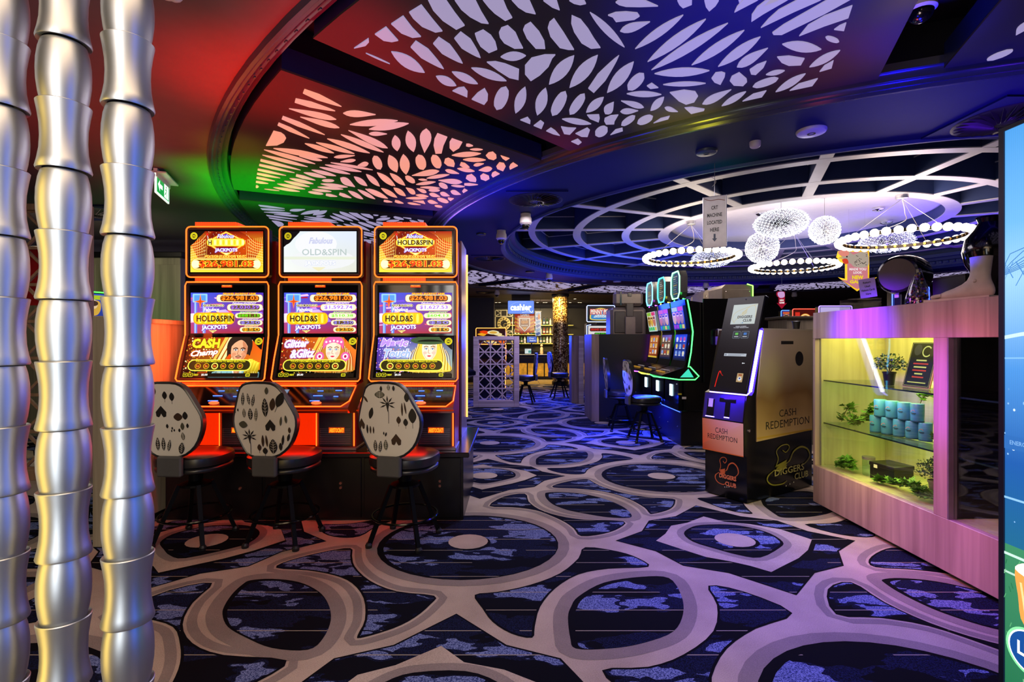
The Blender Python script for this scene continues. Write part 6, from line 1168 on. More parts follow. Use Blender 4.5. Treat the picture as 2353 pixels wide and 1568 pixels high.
hatlogo(a, X_(0.29), Z_(0.46), 690, 385, G1, '#c8c8b8')
a.text('CLUB', X_(0.72), Z_(0.17), X_(0.95), Z_(0.11), G2, 0.01); a.text('DIGGERS', X_(0.40), Z_(0.245), X_(0.88), Z_(0.185), G2, 0.01)
a.build('side_lettering', PRINT, t, (0.133, -0.006, 1.505), (0.895, 0, 0), (0, 0, -1.505))['kind'] = 'stuff'
# front panel with orange sticker
a = Art(420, 700)
nz_ = None
a.poly([(4, 0), (416, 0), (416, 290), (4, 290)], ['#d89868', '#e8b088', '#e8a080', '#c84818']); a.poly([(4, 0), (416, 0), (4, 240)], ['#d07840', '#e8b898', '#e06030']); a.rect(4, 284, 416, 292, '#d86820')
a.text('CASH', 140, 70, 262, 118, '#241814', 0.0); a.text('REDEMPTION', 60, 134, 358, 180, '#241814', 0.0)
sl_ = Vector((0.010, 0, -0.28))
a.build('orange_panel', LIT2 if False else PRINT, t, (-0.0455, 0.42, 0.695), (0, -0.42, 0), Vector((0.010, 0, -0.70*0.98)), lift=0.001)
b_ = Art(420, 400); hatlogo(b_, 110, 30, 230, 270, '#d8683c', '#d0c8c0'); b_.text('DIGGERS', 150, 185, 320, 225, '#e88058', 0.04); b_.text('CLUB', 210, 245, 320, 285, '#e88058', 0.04)
b_.build('front_logo', PRINT, t, (-0.001, 0.42, 0.395), (0, -0.42, 0), (0, 0, -0.395), lift=0.001)
# console block under the screen
M_K = lambda a, b, c: (a, c, b)
cn = MB().prism([(-0.048, 0.705), (-0.012, 0.925), (0.02, 0.925), (0.0, 0.705)], 0.01, 0.41, M_K).build('console', mat('console_violet', '#3a2c6c', 0.3, 0.4), t)
cd = Vector((0.036, 0, 0.22)).normalized(); cnn = Vector((-0.22, 0, 0.036)).normalized()
def on_console(y0, y1, s0, s1, th, name, m):
    p = lambda yy, s_, h: Vector((-0.048, yy, 0.705))+cd*s_+cnn*h
    return MB().add([p(y0, s0, 0.0005), p(y1, s0, 0.0005), p(y1, s1, 0.0005), p(y0, s1, 0.0005), p(y0, s0, th), p(y1, s0, th), p(y1, s1, th), p(y0, s1, th)], [(0, 1, 2, 3), (4, 5, 6, 7), (0, 1, 5, 4), (1, 2, 6, 5), (2, 3, 7, 6), (3, 0, 4, 7)]).build(name, m, cn)
on_console(0.30, 0.375, 0.02, 0.17, 0.003, 'note_slot', GLB); on_console(0.315, 0.36, 0.10, 0.175, 0.006, 'note_label', mat('sticker_lilac', '#c8b4d0', 0.5)); on_console(0.14, 0.19, 0.03, 0.19, 0.003, 'card_slot', GLB); on_console(0.09, 0.25, 0.155, 0.19, 0.005, 'ticket_slot', GLB)
on_console(0.29, 0.38, 0.010, 0.017, 0.006, 'slot_light', LEDV); on_console(0.14, 0.19, 0.018, 0.026, 0.006, 'slot_light', LEDV)
# tilted head
hv = Vector((0.28, 0, 0.87)).normalized(); hn = Vector((-0.87, 0, 0.28)).normalized(); h0 = Vector((-0.005, 0, 0.945)); HL = 0.905
def head(y0, y1, s0, s1, d0, d1, name, m, bev=True):
    M = Matrix(((0, hv.x, hn.x, h0.x), (1, 0, 0, 0), (0, hv.z, hn.z, h0.z), (0, 0, 0, 1)))
    return MB().box(y0, y1, s0, s1, d0, d1, 0.004 if bev else 0, M).build(name, m, t if name == 'head' else hd)
hd = None; hd = head(0.0, 0.375, 0.0, HL, -0.055, 0.0, 'head', KB)
head(0.006, 0.369, 0.006, HL-0.006, 0.0, 0.004, 'head_glass', GLB, False)
sd = MB().prism([(0.02, 0.935), (0.012, 0.955), (0.175, 1.50), (0.215, 1.515), (0.235, 1.49), (0.09, 0.96), (0.06, 0.93)], -0.006, 0.0, M_K).build('light_surround', mat('led_surround', '#2820a0', 0.3, emit=(0.06, 0.02, 1.0), es=2.2, sample=False), t)
MB().tube([(0.028, -0.012, 0.965), (0.185, -0.012, 1.49)], 0.0125, 8).build('light_strip', mat('led_white_violet', '#d8d8ff', 0.3, emit=(0.8, 0.75, 1.0), es=12.0), sd)
MB().tube([(0.0, 0.37, 0.936), (0.0, 0.0, 0.936), (0.028, -0.010, 0.962)], 0.006, 6).build('light_strip', LEDV, sd)
a = Art(363, 893); a.rect(0, 0, 363, 893, '#020308')
a.rect(78, 72, 318, 262, '#c8d4d2'); a.stroke([(120, 250), (90, 210), (110, 150), (200, 110), (300, 80), (318, 78)], 3, '#c8b470', sm=4); a.stroke([(110, 240), (170, 170), (240, 100), (290, 90), (310, 140), (316, 200)], 4, '#d8c890', sm=4)
for k in range(3): a.stroke([(180, 150+k*14), (200, 140+k*14), (225, 122+k*14)], 5, '#d0bc70', sm=3)
a.text('DIGGERS', 140, 180, 285, 206, '#10181c', 0.03); a.text('CLUB', 200, 214, 285, 240, '#10181c', 0.03); a.ell(200, 250, 5, 5, '#3080c0'); a.ell(186, 252, 3, 3, '#3080c0')
a.text('PRESS SCREEN', 140, 280, 245, 288, '#e0e4f0', 0.02); a.text('TO START TRANSACTION', 120, 292, 268, 300, '#e0e4f0', 0.02)
for k, c_ in ((0, '#60c050'), (1, '#3878c8')): x = 128+k*84; a.rect(x, 330, x+74, 398, '#8c98a8', 8); a.rect(x+2, 332, x+72, 396, '#242c38', 7); a.rect(x+22, 344, x+52, 366, c_, 3); a.rect(x+16, 378, x+58, 384, '#d8dce4')
a.rect(80, 540, 300, 566, '#c4ccd8'); a.rect(120, 546, 280, 550, '#788090'); a.rect(120, 556, 250, 560, '#788090'); a.ell(96, 553, 9, 9, '#8890a0')
a.ell(280, 628, 6, 6, '#e8ecf4'); a.rect(282, 625, 300, 631, '#e8ecf4'); a.stroke([(50, 860), (56, 780), (64, 720), (76, 712), (84, 730)], 8, '#ff2010', sm=4); a.stroke([(76, 716), (100, 745), (112, 750)], 3, '#ff2010', sm=4)
a.rect(250, 720, 308, 800, '#c8a878', 4); a.ell(279, 770, 18, 18, '#f0f0f0'); a.rect(262, 730, 296, 742, '#a04828'); a.ell(279, 766, 8, 8, '#3050a0')
st0 = h0+hv*(HL-0.006)+hn*0.004
a.build('kiosk_screen', LIT2, hd, st0+Vector((0, 0.369, 0)), (0, -0.363, 0), -hv*0.893, lift=0.001)
MB().ball(h0+hv*(HL-0.03)+hn*0.006+Vector((0, 0.18, 0)), 0.006, 10, 6).build('camera_eye', CHR, hd)
lk = MB().lathe([(0, -0.01), (0.012, -0.01), (0.014, 0)], 14, cap=False, M=Matrix.Translation((0.02, -0.001, 0.63)) @ Matrix.Rotation(-PI/2, 4, 'X') @ Matrix.Scale(1, 4)); lk.build('key_lock', CHR, t)
lamp('kiosk_console_glow', 'AREA', (1.80, 4.46, 0.93), '#4820ff', 2.2, 0.3, (1.86, 4.52, 0.75), None, 0.6, 0.05)
lamp('kiosk_glow', 'SPOT', (1.98, 4.28, 1.22), '#3418ff', 45, 0.03, (1.5, 3.2, 0.6), 120)
t = thing('black_cup', 'small black cup on the kiosk top beside the cabinet', 'cup', (2.72, 4.90, 1.513)); MB().lathe([(0.028, 0), (0.034, 0.06), (0.036, 0.07), (0.03, 0.07)], 18).build('cup', POTB, t, True); MB().lathe([(0.037, 0.068), (0.037, 0.075), (0.0, 0.078)], 18, cap=False).build('lid', BLKL, t)
# ================================================================== bank of neon machines at the right (facing left)
TP = wood('partition_timber', '#6a5450', '#8f7a72', 'Z', 0.5, 1.0)
MGR = mat('machine_back_grey', '#6c6258', 0.4, 0.25); MG2 = mat('machine_back_dark', '#3c3630', 0.4, 0.2); BLB = mat('black_body', '#060608', 0.2, spec=0.5)
def reels(kind, W=100, H=180):
    a = Art(W, H); R = random.Random(kind); a.poly([(0, 0), (W, 0), (W, H), (0, H)], [['#2c50c8', '#3858d0', '#1c2c80', '#203890'], ['#50408c', '#7c5c90', '#304880', '#406090'], ['#f0f0e0', '#d8e8e0', '#c8e0e8', '#d0f0e0']][kind % 3])
    a.rect(4, 4, W*.5, H*.2, ['#b8d020', '#d86030', '#90c828'][kind % 3]); a.rect(W*.55, 4, W-4, H*.2, ['#d84030', '#d84830', '#e03828'][kind % 3])
    for k in range(3): x = W*(.18+.3*k); a.blob([(x-12, H*.25), (x+12, H*.25), (x+16, H*.5), (x+8, H*.72), (x-8, H*.72), (x-16, H*.5)], ['#e0b040', '#c87850', '#a88030'][(k+kind) % 3]); a.ell(x, H*.36, 9, 12, '#f0d0a0'); a.ell(x, H*.33, 10, 7, '#402818')
    for k in range(4): a.rect(4+k*(W-8)/4, H*.78, (k+1)*(W-8)/4, H*.95, R.choice(['#30c060', '#4080f0', '#e0d040', '#a040d0']))
    return a
def reels2(kind, W=100, H=170):
    a = Art(W, H); a.poly([(0, 0), (W, 0), (W, H), (0, H)], [['#1c3498', '#203aa0', '#101c58', '#182870'], ['#5c4838', '#6c5848', '#38304c', '#48384c'], ['#b05c2c', '#c86830', '#702c18', '#a04820']][kind % 3])
    R = random.Random(40+kind)
    for i in range(3):
        for j in range(3): x, y = 8+i*30, 12+j*46; a.rect(x, y, x+26, y+40, ['#3858c0', '#8c6c58', '#d88848'][kind % 3], 3); a.ell(x+13, y+18, 9, 13, R.choice(['#e8c868', '#88a8f0', '#c84830', '#f0e8d0'])); a.rect(x+6, y+30, x+20, y+36, '#f0e8d8')
    a.rect(0, H-12, W, H, '#e8c040' if kind % 3 == 2 else '#182040'); return a
TOPI = [('#38506c', 0), ('#5a5038', 1), ('#8c8878', 2)]
def neon_machine(idx, X, Y, c1, c2, lab):
    n1 = mat('neon_'+c1, c1, 0.4, emit=c1, es=5.0); n2 = mat('neon_'+c2, c2, 0.4, emit=c2, es=4.0)
    t = thing('slot_machine', lab, 'slot machine', (X, Y, 0.47), -PI/2, 'neon edged slot machines of the right bank'); z = lambda v: v-0.47
    # local: front faces -Y, x across
    MB().prism([(0.0, 0), (0.0, z(0.86)), (-0.10, z(0.88)), (0.06, z(1.0)), (0.10, z(1.12)), (0.20, z(1.55)), (0.14, z(1.94)), (0.42, z(1.90)), (0.62, z(1.6)), (0.66, 0)], -0.30, 0.30, lambda a, b, c: (c, a, b)).build('cabinet', BLB, t)
    dk = MB().prism([(-0.22, z(0.905)), (-0.22, z(0.945)), (0.06, z(1.04)), (0.12, z(1.02)), (0.12, z(0.86)), (-0.10, z(0.87))], -0.305, 0.305, lambda a, b, c: (c, a, b)).build('button_deck', BLB, t)
    MB().tube([(0.306, 0.15, z(1.06)), (0.312, 0.27, z(0.93)), (0.312, 0.22, z(0.885)), (0.31, 0.0, z(0.885)), (0.308, -0.215, z(0.915)), (0.0, -0.245, z(0.905)), (-0.308, -0.215, z(0.915))], 0.008, 6).build('light_line', n1, dk)
    if idx == 0: MB().add([(0.309, 0.02, z(0.915)), (0.309, 0.20, z(0.915)), (0.309, 0.13, z(1.03))], [(0, 1, 2)]).build('side_light', mat('side_lit', '#40e0c0', 0.4, emit='#38c8a8', es=1.0), dk)
    kb = MB()
    for i in range(5): kb.box(-0.16+i*0.07, -0.12+i*0.07, -0.10, -0.07, z(0.992), z(1.005), 0.003)
    kb.build('button_row', mat('button_white', '#d8d0c8', 0.4), dk, kind='stuff'); kb = MB()
    for i in range(4): kb.box(-0.2+i*0.1, -0.16+i*0.1, -0.16, -0.13, z(0.97), z(0.985), 0.003)
    kb.build('button_row', mat('button_dim_gold', '#c8a040', 0.4, emit='#c89020', es=0.5, sample=False), dk, kind='stuff')
    # edge light: from the top corner down the near side, then the same on the far side
    for s_ in (1, -1):
        MB().tube([(s_*0.18, 0.10, z(1.975)), (s_*0.306, 0.12, z(1.945)), (s_*0.312, 0.155, z(1.75)), (s_*0.312, 0.19, z(1.52)), (s_*0.31, 0.165, z(1.25)), (s_*0.306, 0.13, z(1.05))], 0.009, 6).build('light_line', n1, t)
    MB().prism([(0.08, z(1.96)), (0.16, z(1.52)), (0.10, z(1.06)), (0.14, z(1.06)), (0.21, z(1.52)), (0.15, z(1.96))], -0.30, 0.30, lambda a, b, c: (c, a, b)).build('screen_housing', GLB, t)
    d1 = Vector((0, 0.155-0.105, z(1.56)-z(1.88))); reels(idx).build('upper_screen', LIT2, t, (-0.25, 0.082, z(1.88)), (0.5, 0, 0), d1*1.0, lift=0.012)
    d2 = Vector((0, 0.112-0.150, z(1.13)-z(1.49))); reels2(idx).build('lower_screen', LIT2, t, (-0.25, 0.150, z(1.49)), (0.5, 0, 0), d2, lift=0.012)
    # hexagonal topper
    hx = [(-0.12, 0.0), (0.12, 0.0), (0.19, 0.08), (0.19, 0.30), (0.12, 0.38), (-0.12, 0.38), (-0.19, 0.30), (-0.19, 0.08)]
    tp_ = MB().prism([(a_, b_+z(1.985)) for a_, b_ in hx], 0.06, 0.16, lambda a, b, c: (a, c, b)).build('topper', mat('topper_chrome', '#6c6c70', 0.2, 0.8), t)
    MB().tube([(a_*0.97, 0.052, b_*0.97+z(1.99)) for a_, b_ in hx], 0.009, 6, True).build('light_ring', n2, tp_)
    a = Art(100, 100); a.poly([(18, 0), (82, 0), (100, 20), (100, 80), (82, 100), (18, 100), (0, 80), (0, 20)], TOPI[idx][0]); R = random.Random(idx)
    for k in range(9): a.rect(22, 12+k*9, 22+R.uniform(30, 56), 16+k*9, R.choice(['#a8a48c', '#c8b060', '#6c8c9c', '#d0ccc0']))
    a.build('topper_screen', DIMLIT, tp_, (-0.165, 0.058, z(2.34)), (0.33, 0, 0), (0, 0, -0.33), lift=0.002)
    MB().box(-0.05, 0.05, 0.10, 0.16, z(1.93), z(2.02)).build('neck', BLB, t)
    MB().box(-0.05, 0.05, -0.014, 0.002, z(0.64), z(0.80), 0.004).build('lit_panel', mat('cold_light', '#d8f4ff', 0.4, emit='#c8f0ff', es=2.5), t)
neon_machine(0, 2.22, 7.13, '#40ff60', '#80ffb0', 'black slot machine with bright green neon edge, nearest of three in the right bank')
neon_machine(1, 2.22, 7.80, '#e8e840', '#40e8e0', 'black slot machine with yellow neon edge, middle of three in the right bank')
neon_machine(2, 2.22, 8.47, '#d050ff', '#60c0ff', 'black slot machine with violet neon edge, farthest of three in the right bank')
t = thing('bank_plinth', 'black plinth with a blue lit front under the neon machines', 'plinth', (2.26, 7.8, 0)); MB().box(0.0, 1.34, -0.98, 1.05, 0.0, 0.46, 0.004).build('body', BLKL, t); MB().box(-0.012, 0.0, -0.97, 1.04, 0.01, 0.44, 0.002).build('front_panel', mat('plinth_navy', '#1c2048', 0.35), t)
MB().box(-0.01, 1.36, -0.995, 1.06, 0.46, 0.47, 0.002).build('top_board', BLKT, t); MB().tube([(-0.02, -0.97, 0.452), (-0.02, 1.04, 0.452)], 0.004, 6).build('light_strip', mat('blue_led', '#3050ff', 0.4, emit=(0.05, 0.12, 1.0), es=5), t)
for k in range(5): put('stud', MB().ball((0, 0, 0), 0.008, 8, 5).mesh('stud', CHR), t, (-0.014, -0.85+k*0.42, 0.24))
t = thing('bill_unit', 'black machine base end with yellow and white stickers below the green neon deck', 'machine base', (2.36, 6.80, 0.0)); MB().prism([(-0.08, 0.475), (-0.08, 0.85), (0.18, 0.85), (0.18, 1.05), (0.17, 1.96), (0.60, 1.96), (0.60, 0.475)], -0.03, -0.006, lambda a, b, c: (a, c, b)).build('end_panel', BLB, t)
for (xx, yy, w_, h_, c_) in ((1562, 906, .05, .02, '#b8a820'), (1572, 915, .055, .03, '#b8b0a8'), (1555, 883, .015, .015, '#c8c8c8')): p = px(xx, yy, 6.765); MB().box(p.x-2.36-w_/2, p.x-2.36+w_/2, -0.034, -0.030, p.z-h_/2, p.z+h_/2).build('sticker', mat('sticker'+c_[1:], c_, 0.5), t)
# machine backs beyond the bank (boxes with chamfered tops)
def back_unit(x0, x1, ytop, Y, lab, edge=None, zb=0.472):
    X0, X1 = (x0-CX)/F*Y, (x1-CX)/F*Y; zt = EYE-(ytop-CY)/F*Y; w_ = X1-X0; t = thing('slot_machine', lab, 'slot machine', ((X0+X1)/2, Y, 0), 0.0, 'grey backs of slot machines behind the kiosk')
    MB().prism([(-w_/2, zb), (-w_/2, zt-0.05), (-w_/2+0.05, zt), (w_/2, zt), (w_/2, zb)], 0, 0.5, lambda a, b, c: (a, c, b)).build('back_shell', MGR, t); MB().box(-w_/2+0.03, w_/2-0.03, -0.008, 0.002, zt-0.45, zt-0.07, 0.003).build('access_panel', MGR, t)
    for e in (-1, 1): MB().ball((e*(w_/2-0.05), -0.009, zt-0.10), 0.008, 8, 5).build('screw', CHR, t)
    if edge: MB().tube([(w_/2, -0.01, zt-0.25), (w_/2, -0.01, zt-0.02), (w_/2-0.08, -0.01, zt+0.005)], 0.008, 6).build('light_line', mat('neon_'+edge, edge, 0.4, emit=edge, es=5.0), t)
back_unit(1588, 1616, 678, 9.4, 'low grey machine back just right of the hexagonal topper screens', None, 0.0)
back_unit(1616, 1662, 667, 8.25, 'grey machine back in the middle of the three behind the kiosk')
back_unit(1659, 1729, 654, 7.2, 'tallest grey machine back right behind the kiosk with a green edge', '#80ff50')
t = thing('leaflet_holder', 'clear brochure holder with violet cards on the machine end left of the kiosk', 'holder', (2.76, 6.70, 1.36)); MB().box(-0.10, 0.10, -0.03, 0.03, -0.02, 0.20, 0.02).build('pocket', glass('acrylic2', (0.8, 0.7, 1.0), 0.2), t)
MB().box(-0.09, 0.09, -0.01, 0.02, -0.01, 0.10, 0.004).build('cards', mat('violet_cards', '#8c70d8', 0.5, emit='#6c50c8', es=0.5, sample=False), t)
a = Art(100, 100)
for k, c_ in enumerate(('#e0e0f0', '#c02838', '#f0e8e0', '#3060c0')): a.rect(6+k*24, 6+(k % 2)*10, 26+k*24, 90, c_, 3)
a.build('flyer', PRINT, t, (-0.09, -0.032, 0.20), (0.18, 0, 0), (0, 0, -0.10))
# partition with black face and timber edge
t = thing('black_partition', 'black partition with a timber edge left of the neon machines', 'partition', (1.95, 8.90, 0)); MB().box(-0.44, 0.46, 0, 0.05, 0, 1.52, 0.003).build('panel', mat('partition_black', '#0a0a12', 0.4), t); MB().box(-0.57, -0.44, -0.02, 0.85, 0, 1.52, 0.004).build('timber_edge', TP, t)
# grey back of a machine standing behind the partition
t = thing('slot_machine', 'grey machine back with a rounded topper above the black partition', 'slot machine', (2.16, 9.5, 0), 0, 'grey backs of slot machines behind the kiosk')
MB().box(-0.33, 0.33, 0, 0.5, 0.0, 2.03, 0.05).build('back_shell', MGR, t); MB().box(-0.26, -0.06, -0.02, 0.01, 1.55, 1.95, 0.01).build('speaker_panel', MG2, t); MB().box(0.07, 0.26, -0.02, 0.01, 1.55, 1.95, 0.01).build('speaker_panel', MG2, t)
MB().box(-0.07, 0.12, -0.06, 0.0, 1.5, 1.85, 0.01).build('neck_plate', MGR, t); MB().box(-0.045, 0.09, -0.03, 0.03, 1.85, 2.1, 0.01).build('neck', MG2, t)
hd_ = MB().box(-0.28, 0.27, -0.04, 0.08, 2.05, 2.32, 0.05).build('topper_back', MGR, t); MB().box(-0.025, 0.05, -0.05, -0.038, 2.22, 2.29, 0.006).build('cable_hole', BLB, hd_); MB().box(-0.165, -0.135, -0.048, -0.038, 2.06, 2.31).build('seam', BLB, hd_)
for sx_ in (-0.11, 0.11, 0.23): MB().ball((sx_, -0.042, 2.28), 0.01, 8, 5).build('screw', CHR, hd_); MB().ball((sx_, -0.042, 2.09), 0.01, 8, 5).build('screw', CHR, hd_)
# stools at this bank
GF = 'floral-backed stools at the neon machines'
stool('floral-backed stool in front of the green neon machine', 1.87, 7.22, -PI/2+0.1, 3, GF)
stool('floral-backed stool between the black partition and the nearer stool', 1.72, 8.05, -PI/2-0.05, 2, GF)
# ================================================================== lattice screen
LW = wood('lattice_timber', '#8c7c80', '#b0a0a2', 'X', 0.45, 1.0)
def lattice(lab, X0, X1, Y, z0, z1, nc, nr, m, fw=0.11, rz=0.0, bw=0.028, hole=None):
    W = X1-X0; t = thing('lattice_screen', lab, 'screen', ((X0+X1)/2, Y, 0), rz); H = z1-z0
    for s_ in (-1, 1): MB().box(min(s_*W/2, s_*(W/2-fw)), max(s_*W/2, s_*(W/2-fw)), -0.07, 0.07, z0, z1, 0.004).build('post', m, t)
    MB().box(-W/2+fw, W/2-fw, -0.068, 0.068, z1-fw*.7, z1, 0.004).build('rail', m, t); MB().box(-W/2+fw, W/2-fw, -0.068, 0.068, z0, z0+fw*1.2, 0.004).build('rail', m, t)
    xi, xj, zi, zj_ = -W/2+fw, W/2-fw, z0+fw*1.2, z1-fw*.7; cw, ch = (xj-xi)/nc, (zj_-zi)/nr; k = 0.014
    for i in range(nc+1): x = xi+i*cw; put('slat', MB().box(-bw/2, bw/2, -k, k, 0, zj_-zi).mesh('slat', m), t, (x, 0, zi))
    for j in range(nr+1): put('slat', MB().box(0, xj-xi, -k, k, -bw/2, bw/2).mesh('slat', m), t, (xi, -0.002, zi+j*ch))
    L = math.hypot(cw, ch)/2; ang = math.atan2(ch, cw); dm_ = MB().box(-L/2, L/2, -k*.8, k*.8, -bw*.4, bw*.4).mesh('slat', m)
    for i in range(nc):
        for j in range(nr):
            for sx_, sz_ in ((-1, -1), (1, -1), (1, 1), (-1, 1)):
                cx_, cz_ = xi+(i+.5)*cw+sx_*cw/4, zi+(j+.5)*ch+sz_*ch/4; an = -ang if sx_*sz_ < 0 else ang
                put('slat', dm_, t, (cx_, 0.004, cz_), (0, an if sx_*sz_ > 0 else -ang*-1*-1, 0)) if False else put('slat', dm_, t, (cx_, 0.004, cz_), (0, ang if sx_*sz_ > 0 else -ang, 0))
    return t
lattice('mauve lattice screen with diamond slats at the left of the far aisle', (1088-CX)/F*10.9, (1193-CX)/F*10.9, 10.9, 0.0, 1.5, 3, 5, LW)
t = thing('timber_partition', 'narrow timber partition with a pale end right of the aisle', 'partition', (1.50, 11.5, 0)); MB().box(-0.16, -0.005, 0.02, 0.5, 0, 1.5, 0.004).build('panel', TP, t); MB().box(-0.005, 0.11, -0.02, 0.8, 0, 1.51, 0.004).build('end_post', LW, t); MB().box(-0.16, 0.11, 0.02, 0.5, 1.49, 1.52, 0.002).build('top_rail', TP, t)
GB = 'stools at the far machines'
stool('far stool with a pink lit back left of the column', (1208-CX)/F*11.6, 11.6, math.radians(80), 2, GB); stool('far dark stool standing against the timber partition', (1285-CX)/F*12.6, 12.6, math.radians(-80), 3, GB)
# ================================================================== upright machines facing the camera in the distance
def far_machine(lab, X, Y, zt, w_, c_, arts, rz=0.0, grp='distant slot machines', zb=0.9):
    nn = mat('neon_'+c_, c_, 0.4, emit=c_, es=4.0); t = thing('slot_machine', lab, 'slot machine', (X, Y, 0), rz, grp); h = w_/2
    MB().prism([(0.0, 0), (0.0, 0.72), (-0.22, 0.80), (-0.22, 0.86), (0.0, 0.98), (0.06, 1.30), (0.06, zt-0.44), (0.45, zt-0.44), (0.55, 0)], -h, h, lambda a, b, c: (c, a, b)).build('cabinet', BLB, t)
    MB().box(-h, h, 0.04, 0.18, zt-0.40, zt, 0.02).build('top_box', BLB, t); MB().box(-0.1, 0.1, 0.06, 0.16, zt-0.46, zt-0.38).build('neck', BLB, t)
    MB().tube(rr(-h, h, zt-0.40, zt, 0.03, 0.035), 0.008, 6, True).build('light_frame', nn, t)
    for e in (-1, 1): MB().tube([(e*h*.7, 0.05, zt-0.47), (e*h, 0.05, zt-0.49), (e*h, 0.05, 1.3), (e*h, -0.02, 1.0), (e*h*.96, -0.02, 0.75), (e*h*.96, -0.01, 0.25)], 0.009, 6).build('light_line', nn, t)
    arts[0].build('top_screen', LIT2, t, (-h*.92, 0.036, zt-0.02), (w_*.92, 0, 0), (0, 0, -0.36)); arts[1].build('main_screen', LIT2, t, (-h*.9, 0.055, zt-0.50), (w_*.9, 0, 0), (0, 0, -(zt-0.50-1.0)), lift=0.003)
    MB().box(-h*.9, h*.9, -0.2, -0.05, 0.87, 0.89, 0.004).build('button_deck', mat('deck_dark', '#1c1c28', 0.3), t); return t
def pier():
    a = Art(120, 75); a.rect(0, 0, 120, 75, '#101820'); a.blob([(8, 52), (20, 22), (60, 8), (100, 22), (112, 52), (100, 70), (20, 70)], '#f0d860'); a.blob([(14, 52), (24, 28), (60, 16), (96, 28), (106, 52), (96, 66), (24, 66)], '#3c90d0'); a.ell(60, 58, 34, 18, '#d8ecf8', 20, 180, 360)
    a.text('PENNY PIER', 12, 16, 108, 40, '#fff4e8', 0.04, out='#d83028', ow=0.12)
    for k in range(6): a.stroke([(60, 62), (60+math.cos(math.radians(200+k*28))*34, 60+math.sin(math.radians(200+k*28))*22)], 1.5, '#3080c8')
    return a
def jack():
    a = Art(120, 160); a.rect(0, 0, 120, 160, '#ece8e4'); a.rect(8, 10, 112, 28, '#401410', 6); a.text('GRAND $11,878.72', 12, 13, 108, 25, '#f03020', 0.03); a.rect(30, 34, 90, 48, '#204818', 5); a.text('MAJOR $570.57', 34, 36, 86, 46, '#60f040', 0.03)
    a.rect(6, 56, 114, 76, '#f8f8ff'); 
    for i in range(4):
        for j in range(3): a.rect(8+i*27, 84+j*24, 32+i*27, 105+j*24, ['#f08020', '#e04020', '#f0c020', '#c850c0'][(i+j) % 4], 3)
    return a
def orange_art(s):
    R = random.Random(s); a = Art(120, 160); a.rect(0, 0, 120, 160, '#301008')
    for k in range(16): x, y = R.uniform(10, 110), R.uniform(10, 150); a.blob([(x-18, y), (x, y-16), (x+20, y-4), (x+8, y+18)], R.choice(['#ff7010', '#ffb020', '#e02810', '#ffe8a0', '#f84000', '#4060e0']))
    a.ell(70, 40, 26, 22, '#f8f0c0'); a.ell(70, 40, 17, 14, '#e8b040'); a.ell(25, 100, 13, 15, '#ffffff'); a.ell(25, 100, 6, 8, '#503010'); return a
far_machine('distant white lit machine with a rounded pier logo on its top screen', (1381-CX)/F*12.5, 12.5, 2.27, 0.68, '#a0b8ff', (pier(), jack()))
far_machine('distant machine with flame orange art seen through the lattice screen', (1128-CX)/F*12.6, 12.6, 1.72, 0.74, '#ff9040', (orange_art(2), orange_art(1)))
far_machine('machine with cyan edges peeping out right of the third orange machine', -0.98, 8.9, 2.05, 0.6, '#50d8ff', (orange_art(3), reels(0, 120, 160)), math.radians(60))
far_machine('distant machine with a red screen and a glowing ring above the cabinet top', (1858-CX)/F*10.5, 10.5, 2.06, 0.62, '#ff4030', ((lambda a: (a.rect(0, 0, 120, 75, '#501008'), a.ring(50, 42, 22, 22, 9, '#ff9030'), a.ring(50, 42, 22, 22, 4, '#fff0a0'), a.text('2.0', 84, 20, 112, 44, '#60c0ff', 0.04), a.rect(6, 10, 26, 30, '#e03020'), a.rect(84, 52, 114, 62, '#f0a040'), a)[-1])(Art(120, 75)), reels(1, 120, 160)))
far_machine('distant machine with a pale violet screen behind the acrylic box', (1922-CX)/F*9.6, 9.6, 2.06, 0.62, '#8c70ff', ((lambda a: (a.rect(0, 0, 120, 75, '#c8b8f0'), a.text('MIGHTY', 20, 20, 100, 44, '#e05030', 0.04), a.rect(16, 52, 104, 60, '#7050d0'), a)[-1])(Art(120, 75)), reels(2, 120, 160)))
far_machine('far machine with blue screens behind the conical vase', (2096-CX)/F*8.6, 8.6, 2.32, 0.62, '#4060ff', (reels(0, 120, 75), reels(1, 120, 160)))
far_machine('distant machine with blue edges behind the drum shaped monitor', 6.9, 12.5, 2.15, 0.62, '#4878ff', (reels(1, 120, 75), reels(0, 120, 160)))
far_machine('machine with green edges left of the divider behind the metal columns', -5.0, 6.4, 2.0, 0.6, '#40ff40', (reels(0, 120, 75), reels(2, 120, 160)), math.radians(60))
t = thing('low_counter', 'grey timber counter top visible between the kiosk and the cabinet', 'counter', (5.0, 6.9, 0)); MB().box(-1.3, 1.4, 0.0, 0.5, 0, 1.70, 0.004).build('body', wood('counter_timber', '#5c564e', '#7c746a', 'Z', 0.5), t); MB().box(-1.35, 1.45, -0.03, 0.55, 1.70, 1.735, 0.004).build('worktop', MG2, t)
